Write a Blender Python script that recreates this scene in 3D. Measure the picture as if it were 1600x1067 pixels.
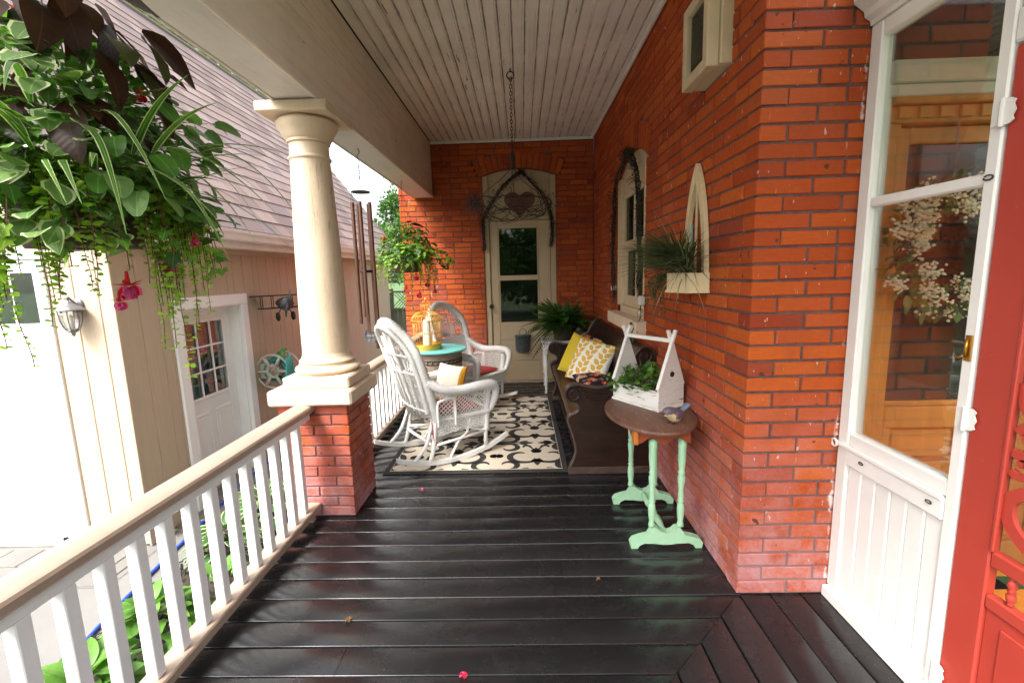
import bpy, bmesh, math, random
import numpy as np
from mathutils import Vector, Matrix, Euler
random.seed(7)
PI = math.pi
for o in list(bpy.data.objects):
    bpy.data.objects.remove(o)
S = bpy.context.scene
COL = S.collection

# ------------------------------------------------------------------ camera
cam = bpy.data.cameras.new('Camera')
camo = bpy.data.objects.new('Camera', cam)
COL.objects.link(camo)
yaw, pitch, roll = math.radians(-1.391), math.radians(8.52), math.radians(-1.59)
fwd = Vector((math.sin(yaw) * math.cos(pitch), math.cos(yaw) * math.cos(pitch), -math.sin(pitch)))
rgt = Vector((math.cos(yaw), -math.sin(yaw), 0))
upv = rgt.cross(fwd)
r2 = rgt * math.cos(roll) + upv * math.sin(roll)
u2 = -rgt * math.sin(roll) + upv * math.cos(roll)
camo.matrix_world = Matrix(((r2.x, u2.x, -fwd.x, 0), (r2.y, u2.y, -fwd.y, 0), (r2.z, u2.z, -fwd.z, 1.5), (0, 0, 0, 1)))
cam.sensor_width = 36
cam.lens = 16.04
cam.clip_start = 0.02
cam.clip_end = 600
S.camera = camo
CAMP = Vector((0, 0, 1.5))

# ------------------------------------------------------------------ sky, sun, exposure
world = bpy.data.worlds.new('World')
S.world = world
world.use_nodes = True
wn = world.node_tree.nodes
wl = world.node_tree.links
wn.clear()
SUN_EL, SUN_AZ = math.radians(52), math.radians(215)
sky = wn.new('ShaderNodeTexSky')
sky.sky_type = 'NISHITA'
sky.sun_disc = False
sky.sun_elevation = SUN_EL
sky.sun_rotation = SUN_AZ
sky.air_density = 1.2
sky.dust_density = 6.0
hs = wn.new('ShaderNodeHueSaturation')          # thin cloud: a whitish overcast sky
hs.inputs['Saturation'].default_value = 0.3
bg = wn.new('ShaderNodeBackground')
bg.inputs['Strength'].default_value = 0.13
wo = wn.new('ShaderNodeOutputWorld')
wl.new(sky.outputs[0], hs.inputs['Color'])
wl.new(hs.outputs[0], bg.inputs['Color'])
wl.new(bg.outputs[0], wo.inputs['Surface'])
sl = bpy.data.lights.new('Sun', 'SUN')
sl.energy = 0.95
sl.angle = math.radians(14)
sl.color = (1.0, 0.975, 0.94)
so = bpy.data.objects.new('Sun', sl)
COL.objects.link(so)
sd = Vector((math.sin(SUN_AZ) * math.cos(SUN_EL), math.cos(SUN_AZ) * math.cos(SUN_EL), math.sin(SUN_EL)))
so.rotation_euler = sd.to_track_quat('Z', 'Y').to_euler()
so.location = (0, 0, 20)
S.view_settings.view_transform = 'Standard'
S.view_settings.look = 'None'
S.view_settings.exposure = 2.3
S.view_settings.gamma = 1
S.view_settings.use_curve_mapping = False
S.render.engine = 'CYCLES'
S.cycles.use_denoising = True
S.cycles.max_bounces = 10
S.cycles.diffuse_bounces = 5
S.cycles.glossy_bounces = 5
S.cycles.transparent_max_bounces = 24
S.cycles.transmission_bounces = 6
S.cycles.sample_clamp_indirect = 6

# ------------------------------------------------------------------ materials
M = {}


def lin(c):
    return tuple((x / 12.92 if x <= .04045 else ((x + .055) / 1.055) ** 2.4) for x in c)


class NT:
    def __init__(s, name):
        s.m = bpy.data.materials.new(name)
        s.m.use_nodes = True
        s.n = s.m.node_tree.nodes
        s.l = s.m.node_tree.links
        s.b = s.n['Principled BSDF']
        s.out = s.n['Material Output']
        s.pos = None
        M[name] = s.m

    def new(s, t, **k):
        n = s.n.new('ShaderNode' + t)
        for a, v in k.items():
            setattr(n, a, v)
        return n

    def link(s, a, b):
        s.l.new(a, b)

    def coord(s, kind='pos', scale=(1, 1, 1)):
        if kind == 'pos':
            g = s.new('NewGeometry').outputs['Position']
        else:
            g = s.new('TexCoord').outputs['Object']
        mp = s.new('Mapping')
        mp.inputs['Scale'].default_value = scale
        s.link(g, mp.inputs['Vector'])
        return mp.outputs[0]

    def noise(s, vec, scale, detail=4, rough=.6, dist=0.0):
        n = s.new('TexNoise')
        n.inputs['Scale'].default_value = scale
        n.inputs['Detail'].default_value = detail
        n.inputs['Roughness'].default_value = rough
        n.inputs['Distortion'].default_value = dist
        s.link(vec, n.inputs['Vector'])
        return n.outputs['Fac']

    def ramp(s, fac, stops, interp='LINEAR'):
        r = s.new('ValToRGB')
        r.color_ramp.interpolation = interp
        e = r.color_ramp.elements
        while len(e) > 1:
            e.remove(e[-1])
        e[0].position = stops[0][0]
        c = stops[0][1]
        e[0].color = (*c, 1) if not isinstance(c, (int, float)) else (c, c, c, 1)
        for p, c in stops[1:]:
            x = e.new(p)
            x.color = (*c, 1) if not isinstance(c, (int, float)) else (c, c, c, 1)
        s.link(fac, r.inputs['Fac'])
        return r.outputs['Color']

    def mix(s, fac, a, b, mode='MIX'):
        m = s.new('MixRGB', blend_type=mode)
        for i, v in ((0, fac), (1, a), (2, b)):
            if isinstance(v, (int, float)):
                m.inputs[i].default_value = v if i == 0 else (v, v, v, 1)
            elif isinstance(v, tuple):
                m.inputs[i].default_value = (*v, 1)
            else:
                s.link(v, m.inputs[i])
        return m.outputs[0]

    def math(s, op, a, b=0.0):
        m = s.new('Math', operation=op)
        for i, v in ((0, a), (1, b)):
            if isinstance(v, (int, float)):
                m.inputs[i].default_value = v
            else:
                s.link(v, m.inputs[i])
        return m.outputs[0]

    def rand(s, island=False):
        if island:
            return s.new('NewGeometry').outputs['Random Per Island']
        return s.new('ObjectInfo').outputs['Random']

    def bump(s, h, strength=.3, dist=.01):
        b = s.new('Bump')
        b.inputs['Strength'].default_value = strength
        b.inputs['Distance'].default_value = dist
        s.link(h, b.inputs['Height'])
        s.link(b.outputs[0], s.b.inputs['Normal'])

    def set(s, color=None, rough=None, metal=None, spec=None):
        for k, v in (('Base Color', color), ('Roughness', rough), ('Metallic', metal), ('Specular IOR Level', spec)):
            if v is None:
                continue
            if isinstance(v, (int, float)):
                s.b.inputs[k].default_value = v
            elif isinstance(v, tuple):
                s.b.inputs[k].default_value = (*v, 1)
            else:
                s.link(v, s.b.inputs[k])
        return s


def simple(name, col, rough=.6, var=.25, scale=12, metal=0, bump=.1, coord='pos', stretch=(1, 1, 1), dirt=None, dirtamt=.0, spec=None):
    """painted or plain surface: base colour with uneven tone, fine relief and optional flecks of wear"""
    t = NT(name)
    v = t.coord(coord, stretch)
    n = t.noise(v, scale, 5, .65)
    c = t.ramp(n, [(.25, tuple(x * (1 - var) for x in col)), (.75, tuple(min(1, x * (1 + var * .6)) for x in col))])
    if dirt:
        d = t.noise(v, scale * 3.1, 6, .75, .4)
        c = t.mix(t.ramp(d, [(.62 - dirtamt, 0.0), (.68 - dirtamt, 1.0)]), c, dirt)
    r = t.ramp(n, [(.3, rough * .85), (.7, min(1, rough * 1.15))])
    t.set(c, r, metal, spec)
    if bump:
        t.bump(t.noise(v, scale * 6, 4, .6), bump, .004)
    return t


def brick_mat(name, island):
    t = NT(name)
    r = t.rand(island)
    p = t.coord('pos')
    c = t.ramp(r, [(0, (.26, .038, .011)), (.08, (.36, .056, .009)), (.45, (.43, .073, .0105)), (.75, (.48, .088, .0115)), (.95, (.53, .112, .014)), (1, (.27, .048, .02))])
    sm = t.coord('pos', (6, 6, 40))
    c = t.mix(t.ramp(t.noise(sm, 3, 5, .7), [(.3, .40), (.75, 0.0)]), c, (.20, .028, .012))
    fine = t.noise(p, 60, 5, .7)
    c = t.mix(t.ramp(fine, [(.62, 0.0), (.8, .45)]), c, (.48, .12, .035))
    # lime bloom near the porch floor, splashes of old paint
    sep = t.new('SeparateXYZ')
    t.link(p, sep.inputs[0])
    low = t.ramp(sep.outputs[2], [(0.0, 1.0), (.10, .75), (.35, .42), (.8, .16), (1.0, 0.0)])
    ef = t.ramp(t.noise(p, 6, 7, .78), [(.36, 0.0), (.62, 1.0)])
    c = t.mix(t.math('MULTIPLY', t.math('MULTIPLY', low, ef), 1.0), c, (.46, .27, .29))
    patch = t.ramp(t.noise(p, 1.3, 3, .55, .5), [(.55, 0.0), (.75, .2)])
    c = t.mix(patch, c, (.30, .10, .085))
    # ragged overpaint on the brick along the white frame
    dx_ = t.math('ABSOLUTE', t.math('SUBTRACT', sep.outputs[0], 1.36))
    edge = t.ramp(t.math('ADD', t.math('MULTIPLY', dx_, 9.0), t.math('ADD', t.math('MULTIPLY', t.noise(p, 30, 5, .75), .35), t.math('MULTIPLY', t.noise(p, 4.5, 3, .6), .9))), [(.50, .9), (.60, 0.0)])
    c = t.mix(edge, c, (.66, .62, .58))
    sp = t.noise(t.coord('pos', (1, 1, .45)), 48, 2, .5)
    c = t.mix(t.ramp(sp, [(.705, 0.0), (.73, .7)]), c, (.60, .50, .45))
    dr = t.noise(t.coord('pos', (1, 1, .10)), 70, 3, .6)
    c = t.mix(t.ramp(dr, [(.69, 0.0), (.74, .5)]), c, (.58, .36, .30))
    gr = t.noise(p, 3.2, 7, .75)
    c = t.mix(t.ramp(gr, [(.54, 0.0), (.72, .38)]), c, (.16, .045, .03))
    sp2 = t.noise(t.coord('pos', (1, 1, 1)), 21, 2, .5)
    c = t.mix(t.ramp(sp2, [(.255, .8), (.285, 0.0)]), c, (.05, .018, .015))
    t.set(c, t.ramp(fine, [(.3, .55), (.7, .85)]), 0, .2)
    t.bump(t.math('ADD', t.noise(p, 30, 6, .7), t.math('MULTIPLY', fine, .5)), .35, .006)


brick_mat('brick', False)
brick_mat('brick_far', True)


def mortar():
    t = NT('mortar')
    p = t.coord('pos')
    c = t.ramp(t.noise(p, 18, 6, .7), [(.3, (.065, .032, .029)), (.7, (.17, .085, .073))])
    sep = t.new('SeparateXYZ')
    t.link(p, sep.inputs[0])
    low = t.ramp(sep.outputs[2], [(0.0, .8), (.30, .40), (.9, 0.0)])
    c = t.mix(low, c, (.27, .17, .18))
    dx_ = t.math('ABSOLUTE', t.math('SUBTRACT', sep.outputs[0], 1.36))
    edge = t.ramp(t.math('ADD', t.math('MULTIPLY', dx_, 9.0), t.math('ADD', t.math('MULTIPLY', t.noise(p, 30, 5, .75), .35), t.math('MULTIPLY', t.noise(p, 4.5, 3, .6), .9))), [(.50, .9), (.60, 0.0)])
    c = t.mix(edge, c, (.66, .62, .58))
    t.set(c, .9)
    t.bump(t.noise(p, 80, 5, .7), .5, .006)


mortar()


def floor_mat():
    t = NT('floor_paint')
    p = t.coord('pos')
    ob = t.rand()
    c = t.ramp(ob, [(0, (.0095, .0090, .0098)), (1, (.0165, .0155, .0165))])
    st = t.coord('pos', (1.2, 1.2, 1))
    worn = t.ramp(t.noise(st, 5, 8, .75), [(.52, 0.0), (.8, .35)])
    c = t.mix(worn, c, (.040, .038, .040))
    specks = t.ramp(t.noise(p, 130, 2, .5), [(.745, 0.0), (.77, .5)])
    c = t.mix(specks, c, (.3, .27, .24))
    rg = t.ramp(t.noise(p, 4.5, 7, .7), [(.3, .17), (.7, .33)])
    rg = t.mix(t.ramp(t.noise(t.coord('pos', (1, 6, 1)), 30, 5, .7), [(.45, 0.0), (.9, .3)]), rg, .45)
    t.set(c, rg, 0, .5)
    t.bump(t.noise(t.coord('pos', (2, 2, 2)), 7, 4, .55), .06, .004)


floor_mat()


def peel_paint(name, col, under, amt=.0, stretch=(6, .6, 6), rough=.55, blotch=(.45, .38, .33)):
    t = NT(name)
    p = t.coord('pos')
    n = t.noise(p, 2.2, 7, .7)
    c = t.ramp(n, [(.3, tuple(x * .8 for x in col)), (.7, col)])
    grime = t.ramp(t.noise(t.coord('pos', stretch), 2.4, 8, .75), [(.5, 0.0), (.72, .45)])
    c = t.mix(grime, c, blotch)
    chips = t.ramp(t.noise(t.coord('pos', stretch), 6, 4, .65, .3), [(.69 - amt, 0.0), (.71 - amt, 1.0)])
    chips = t.math('MULTIPLY', chips, t.ramp(t.noise(p, 1.6, 2, .5), [(.45, 0.0), (.6, 1.0)]))
    c = t.mix(chips, c, under)
    t.set(c, rough, 0, .4)
    t.bump(t.math('SUBTRACT', t.noise(p, 40, 5, .7), chips), .25, .004)




def ceiling_mat():
    peel_paint('ceiling_paint', (.90, .83, .77), (.13, .085, .06), .05, (9, .5, 9), blotch=(.48, .39, .34))
    m = M['ceiling_paint']
    t = NT.__new__(NT)
    t.m, t.n, t.l = m, m.node_tree.nodes, m.node_tree.links
    t.b = t.n['Principled BSDF']
    old = t.b.inputs['Base Color'].links[0].from_socket
    sep = t.new('SeparateXYZ')
    t.link(t.coord('pos'), sep.inputs[0])
    fr = t.math('FRACT', t.math('DIVIDE', t.math('ADD', sep.outputs[0], 1.128), .0918))
    edge = t.math('MINIMUM', fr, t.math('SUBTRACT', 1.0, fr))
    near = t.ramp(edge, [(.0, 1.0), (.05, 1.0), (.10, 0.0)])
    dash = t.ramp(t.noise(t.coord('pos', (11, 1.6, 1)), 2.6, 5, .7), [(.42, 0.0), (.56, 1.0)])
    t.link(t.mix(t.math('MULTIPLY', t.math('MULTIPLY', near, dash), .6), old, (.16, .11, .085)), t.b.inputs['Base Color'])


ceiling_mat()
peel_paint('beam_paint', (.90, .79, .69), (.20, .12, .08), .03, (4, .5, 10), blotch=(.55, .39, .31))
peel_paint('soffit_paint', (.74, .70, .64), (.3, .24, .2), -.05, (4, .6, 4))
peel_paint('white_distress', (.78, .75, .70), (.20, .13, .10), .06, (2, 2, 14), .6, (.6, .55, .5))
peel_paint('stand_distress', (.75, .74, .71), (.05, .035, .03), .17, (9, 9, 4), .55, (.5, .46, .42))


def old_paint(name, col):
    """brushed, hairline-cracked paint on turned wood"""
    t = NT(name)
    p = t.coord('pos')
    st = t.coord('pos', (9, 9, .5))
    c = t.ramp(t.noise(p, 4, 6, .7), [(.3, tuple(x * .86 for x in col)), (.7, col)])
    c = t.mix(t.ramp(t.noise(st, 5, 6, .75), [(.50, 0.0), (.75, .35)]), c, tuple(x * .62 for x in col))
    crack = t.ramp(t.noise(t.coord('pos', (26, 26, .8)), 1.7, 4, .6, .6), [(.485, 0.0), (.5, 1.0), (.515, 0.0)])
    crack = t.math('MULTIPLY', crack, t.ramp(t.noise(p, 2.3, 2, .5), [(.5, 0.0), (.6, .7)]))
    c = t.mix(crack, c, tuple(x * .35 for x in col))
    fl = t.ramp(t.noise(p, 34, 5, .75), [(.68, 0.0), (.74, .6)])
    c = t.mix(fl, c, (.30, .23, .16))
    t.set(c, .55, 0, .35)
    t.bump(t.math('SUBTRACT', t.noise(st, 30, 5, .6), t.math('MULTIPLY', crack, 1.5)), .3, .003)


old_paint('cream_paint', lin((.86, .77, .66)))
simple('stone_cream', lin((.85, .76, .66)), .75, .14, 9, bump=.5, dirt=(.40, .33, .25), dirtamt=-.05)
simple('rail_tan', lin((.63, .55, .485)), .45, .14, 8, bump=.12, dirt=(.22, .15, .10), dirtamt=-.09)
simple('door_cream', lin((.71, .63, .51)), .5, .08, 6, bump=.08, dirt=(.3, .24, .17), dirtamt=-.1)
simple('white_paint', (.84, .835, .82), .42, .06, 7, bump=.1, dirt=(.45, .4, .34), dirtamt=-.1)
simple('vestibule_white', (.76, .745, .71), .42, .06, 6, bump=.1, dirt=(.45, .38, .3), dirtamt=-.09)
simple('garage_white', (.82, .82, .80), .5, .04, 4, bump=.05)
simple('siding', lin((.72, .645, .555)), .75, .10, 3, bump=.5, stretch=(14, 14, 1), dirt=(.3, .24, .19), dirtamt=-.09)
simple('gutter', (.75, .75, .73), .35, .1, 5, bump=.05, dirt=(.35, .35, .34), dirtamt=-.04)
simple('concrete', (.165, .160, .152), .9, .18, 1.6, bump=.4, dirt=(.15, .14, .13), dirtamt=-.05)
simple('paver', (.15, .143, .132), .9, .2, 3, bump=.4, dirt=(.12, .11, .10), dirtamt=-.02)
simple('soil', (.035, .024, .018), .95, .5, 20, bump=1.0)
simple('lawn', (.06, .12, .03), .9, .5, 9, bump=.8)
simple('fascia', (.16, .14, .13), .6, .2, 6)
simple('red_door', lin((.66, .23, .18)), .45, .08, 5, bump=.08, dirt=(.42, .14, .11), dirtamt=-.05)
simple('mint_paint', lin((.62, .78, .64)), .45, .10, 14, bump=.15, dirt=(.62, .66, .58), dirtamt=-.06)
simple('tabletop_wood', lin((.43, .30, .24)), .55, .5, 6, bump=.3, stretch=(9, 1, 1), dirt=(.30, .23, .20), dirtamt=.04)
simple('apron_wood', lin((.58, .28, .15)), .35, .3, 8, bump=.15, stretch=(2, 2, 8))
simple('apron_bright', lin((.76, .44, .18)), .4, .2, 10, bump=.15, stretch=(2, 2, 8))
simple('pew_wood', (.028, .012, .0075), .36, .55, 5, bump=.2, stretch=(1.2, 1.2, 7), dirt=(.055, .014, .009), dirtamt=.0, spec=.35)
simple('pew_seat', (.075, .038, .019), .35, .45, 4, bump=.15, stretch=(9, .8, 9))
simple('pew_edge', (.085, .052, .042), .45, .5, 14, bump=.2)
simple('oak', lin((.84, .56, .24)), .38, .22, 4, bump=.12, stretch=(7, 7, .8))
simple('wicker', (.78, .765, .73), .55, .12, 30, bump=.15, dirt=(.42, .37, .31), dirtamt=-.06)
simple('wicker_tan', lin((.66, .58, .50)), .65, .25, 40, bump=.2, dirt=(.2, .15, .12), dirtamt=.0)
simple('turquoise', lin((.45, .78, .75)), .45, .10, 10, bump=.1)
simple('red_cloth', (.30, .018, .016), .75, .3, 22, bump=.25, dirt=(.55, .26, .20), dirtamt=-.02)
simple('red_cord', (.42, .03, .025), .8, .2, 20)
simple('ivory_cloth', lin((.92, .88, .80)), .85, .08, 18, bump=.3)
simple('gold_cloth', lin((.80, .58, .18)), .8, .2, 20, bump=.2)
simple('yellow_cloth', lin((.86, .76, .25)), .85, .15, 16, bump=.3)
simple('brass_wire', lin((.82, .64, .25)), .42, .2, 30, metal=.35)
simple('candle', (.80, .79, .75), .5, .15, 60, bump=.6)
simple('zinc', (.16, .20, .22), .45, .4, 18, metal=.55, bump=.15, dirt=(.35, .37, .38), dirtamt=-.02)
simple('rust_iron', (.040, .028, .022), .7, .5, 40, metal=.3, bump=.3)
simple('black_iron', (.022, .022, .024), .5, .4, 30, metal=.4)
simple('twig', (.032, .022, .017), .85, .6, 30, bump=.4)
simple('rust_sign', lin((.42, .26, .22)), .7, .3, 20, bump=.3, dirt=(.12, .05, .04), dirtamt=.02)
simple('copper_tube', lin((.44, .32, .27)), .32, .2, 10, metal=.75)
simple('pewter', (.11, .11, .115), .5, .35, 22, metal=.5, bump=.2)
simple('lamp_metal', (.20, .20, .21), .45, .4, 22, metal=.6, bump=.2)
simple('coir', (.105, .070, .050), .95, .5, 24, bump=1.0)
simple('hose_blue', lin((.16, .30, .72)), .4, .15, 20)
simple('hose_teal', lin((.22, .58, .55)), .4, .15, 20)
simple('hose_green', lin((.30, .55, .22)), .5, .15, 20)
simple('hose_yellow', lin((.90, .78, .15)), .5, .1, 20)
simple('reel_plastic', lin((.70, .68, .62)), .5, .15, 20)
simple('rug_cream', lin((.80, .75, .67)), .95, .12, 60, bump=.5, dirt=(.36, .31, .26), dirtamt=-.05)
simple('rug_black', (.030, .027, .025), .95, .3, 80, bump=.4)
simple('bird_slate', lin((.40, .35, .40)), .6, .2, 60, bump=.3)
simple('bird_cream', lin((.86, .78, .60)), .6, .12, 50, bump=.3)
simple('bird_blue', lin((.45, .50, .58)), .6, .2, 60, bump=.3)
simple('dark_void', (.012, .011, .010), .9, .2, 5, bump=0)
simple('vestibule_lining', (.80, .76, .68), .6, .08, 3, bump=.05)
simple('interior_wall', (.22, .18, .15), .9, .2, 3, bump=0)
simple('old_wood', lin((.85, .76, .60)), .7, .2, 9, bump=.4, stretch=(6, 6, 1), dirt=(.38, .29, .18), dirtamt=-.02)
simple('window_cream', lin((.80, .72, .59)), .55, .12, 8, bump=.15, dirt=(.33, .25, .17), dirtamt=-.06)
simple('dirty_white', (.70, .69, .66), .5, .1, 20)
simple('brass', lin((.72, .55, .25)), .35, .2, 30, metal=.9)
simple('fence_wood', lin((.48, .50, .42)), .85, .25, 6, bump=.3, stretch=(8, 8, 1))
simple('bark', (.07, .05, .038), .95, .5, 14, bump=.9, stretch=(3, 3, 1))
simple('berry', lin((.90, .86, .74)), .45, .15, 60, bump=0)
simple('terracotta', (.09, .055, .04), .8, .3, 10)
simple('neighbour', (.42, .35, .30), .9, .1, 2, bump=0)


def leaf_mat(name, c0, c1, rough=.45, trans=.3, island=True, coord_obj=False, spec=.4):
    t = NT(name)
    r = t.rand(island)
    if not island:
        r = t.math('FRACT', t.math('ADD', t.rand(True), t.rand(False)))
    c = t.ramp(r, [(0, c0), (1, c1)])
    n = t.noise(t.coord('pos'), 26, 3, .6)
    c = t.mix(t.ramp(n, [(.35, .35), (.65, 0.0)]), c, tuple(x * .5 for x in c0))
    if not island:
        # midrib and side veins on single leaves, from the leaf's own axes
        sp = t.new('SeparateXYZ')
        t.link(t.new('TexCoord').outputs['Object'], sp.inputs[0])
        ax = t.math('ABSOLUTE', sp.outputs[0])
        rib = t.ramp(t.math('MULTIPLY', ax, 100.0), [(.06, .55), (.16, 0.0)])
        c = t.mix(rib, c, tuple(min(1, x * 1.4 + .012) for x in c1))
        w = t.math('SINE', t.math('MULTIPLY', t.math('SUBTRACT', sp.outputs[1], t.math('MULTIPLY', ax, .9)), 420.0))
        t.bump(t.math('ADD', w, t.math('MULTIPLY', rib, -3.0)), .12, .0010)
    t.set(c, rough, 0, spec)
    tr = t.new('BsdfTranslucent')
    t.link(t.mix(1.0, c, (1.0, 1.25, .55), 'MULTIPLY'), tr.inputs['Color'])
    mx = t.new('MixShader')
    mx.inputs[0].default_value = trans
    t.link(t.b.outputs[0], mx.inputs[1])
    t.link(tr.outputs[0], mx.inputs[2])
    t.link(mx.outputs[0], t.out.inputs['Surface'])


leaf_mat('leaf_green', (.065, .17, .022), (.15, .31, .045), trans=.4, island=False)
leaf_mat('leaf_lime', (.20, .36, .03), (.34, .52, .055), trans=.45, island=False)
leaf_mat('leaf_mid', (.05, .135, .024), (.115, .24, .04), trans=.35, island=False)
leaf_mat('leaf_ivy', (.03, .085, .022), (.08, .17, .03), island=False)
leaf_mat('leaf_sage', (.12, .22, .06), (.19, .31, .09), .6, .35, island=False)
leaf_mat('leaf_cream', (.52, .58, .30), (.66, .70, .42), .5, .3, island=False)
leaf_mat('leaf_bronze', (.022, .010, .006), (.075, .026, .012), .5, .3, island=False, spec=.25)
leaf_mat('leaf_bronze_green', (.035, .045, .012), (.07, .085, .02), .36, .2, island=False)
leaf_mat('leaf_yellow', (.32, .20, .03), (.42, .28, .04), .5, .3, island=False)
leaf_mat('leaf_fern', (.025, .085, .012), (.075, .19, .03), .5, .3)
leaf_mat('leaf_hosta', (.075, .19, .030), (.14, .30, .05), .4, .3, island=False)
leaf_mat('leaf_hosta_blue', (.04, .115, .035), (.075, .18, .05), .4, .3, island=False)
leaf_mat('leaf_dry_grass', (.05, .075, .028), (.15, .18, .07), .7, .15)
leaf_mat('leaf_straw', (.30, .25, .14), (.45, .38, .24), .7, .15)
leaf_mat('leaf_litter_brown', (.10, .055, .02), (.20, .11, .04), .7, .15, island=False)
leaf_mat('leaf_tree', (.04, .11, .016), (.12, .26, .035), .5, .35)
leaf_mat('leaf_tree_pale', (.06, .14, .035), (.15, .28, .07), .5, .35)
leaf_mat('petal_red', (.55, .006, .012), (.75, .02, .025), .5, .3, island=False)
leaf_mat('petal_pink', (.62, .05, .22), (.8, .14, .36), .5, .35, island=False)
leaf_mat('stem', (.07, .07, .03), (.12, .13, .04), .6, .1, island=False)
leaf_mat('stem_red', (.12, .03, .02), (.18, .05, .03), .6, .1, island=False)


def shingle_mat(name, island):
    t = NT(name)
    c = t.ramp(t.rand(island), [(0, (.155, .112, .104)), (.3, (.21, .155, .142)), (.55, (.26, .187, .165)), (.8, (.32, .245, .22)), (1, (.18, .142, .148))])
    p = t.coord('pos')
    c = t.mix(t.ramp(t.noise(p, 90, 3, .6), [(.4, .4), (.7, 0.0)]), c, (.12, .08, .075))
    t.set(c, .9)
    t.bump(t.noise(p, 120, 3, .7), .4, .004)


shingle_mat('shingle', False)
shingle_mat('shingle_far', True)


def glass_mat(name, tint=(.9, .95, .92), refl=.12, dirt=.06):
    """window glass: clear, with a mirror share that grows at grazing angles and a light film of dust"""
    t = NT(name)
    t.n.remove(t.b)
    tr = t.new('BsdfTransparent')
    tr.inputs[0].default_value = (*tint, 1)
    gl = t.new('BsdfGlossy')
    gl.inputs['Roughness'].default_value = .02
    df = t.new('BsdfDiffuse')
    df.inputs[0].default_value = (.5, .48, .45, 1)
    lw = t.new('LayerWeight')
    lw.inputs[0].default_value = .25
    fac = t.math('ADD', t.math('MULTIPLY', lw.outputs['Fresnel'], .5), refl)
    m1 = t.new('MixShader')
    t.link(fac, m1.inputs[0])
    t.link(tr.outputs[0], m1.inputs[1])
    t.link(gl.outputs[0], m1.inputs[2])
    m2 = t.new('MixShader')
    d = t.ramp(t.noise(t.coord('pos'), 5, 8, .75), [(.4, 0.0), (.8, dirt * 2)])
    t.link(d, m2.inputs[0])
    t.link(m1.outputs[0], m2.inputs[1])
    t.link(df.outputs[0], m2.inputs[2])
    t.link(m2.outputs[0], t.out.inputs['Surface'])


glass_mat('glass', (.96, .97, .96), .0, .006)
glass_mat('glass_dark', (.5, .53, .5), .03, .012)
glass_mat('lamp_glass', (.9, .92, .92), .1, .1)


def screen_mat():
    t = NT('screen_mesh')
    t.n.remove(t.b)
    tr = t.new('BsdfTransparent')
    df = t.new('BsdfDiffuse')
    df.inputs[0].default_value = (.06, .06, .06, 1)
    mx = t.new('MixShader')
    mx.inputs[0].default_value = .3
    t.link(tr.outputs[0], mx.inputs[1])
    t.link(df.outputs[0], mx.inputs[2])
    t.link(mx.outputs[0], t.out.inputs['Surface'])


screen_mat()


def print_mat(name):
    """cloth whose printed pattern is stored as a colour on the mesh"""
    t = NT(name)
    a = t.new('Attribute', attribute_name='print')
    t.set(a.outputs['Color'], .85, 0, .3)
    t.bump(t.noise(t.coord('obj'), 220, 3, .6), .25, .002)


print_mat('printed_cloth')


# ------------------------------------------------------------------ mesh helpers
def tag(o, label=None, cat=None, group=None, kind=None):
    for k, v in (('label', label), ('category', cat), ('group', group), ('kind', kind)):
        if v:
            o[k] = v
    return o


def empty(name, loc=(0, 0, 0), rz=0.0, parent=None):
    o = bpy.data.objects.new(name, None)
    o.empty_display_size = .1
    o.location = loc
    o.rotation_euler = (0, 0, rz)
    COL.objects.link(o)
    if parent:
        o.parent = parent
    return o


def inst(name, mesh, parent=None, loc=(0, 0, 0), rot=(0, 0, 0), scale=(1, 1, 1), mw=None):
    o = bpy.data.objects.new(name, mesh)
    COL.objects.link(o)
    if parent:
        o.parent = parent
    if mw is not None:
        o.matrix_local = mw
    else:
        o.location = loc
        o.rotation_euler = rot
        o.scale = scale
    return o


def copy_tree(o, parent=None):
    c = o.copy()
    COL.objects.link(c)
    c.parent = parent
    for ch in list(o.children):
        copy_tree(ch, c)
    return c


def frame_of(d, up=Vector((0, 0, 1))):
    """matrix whose Y axis is d, Z axis close to up"""
    d = Vector(d).normalized()
    up = Vector(up)
    x = d.cross(up)
    if x.length < 1e-5:
        x = d.cross(Vector((1, 0, 0)))
    x.normalize()
    z = x.cross(d)
    return Matrix(((x.x, d.x, z.x), (x.y, d.y, z.y), (x.z, d.z, z.z)))


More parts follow.
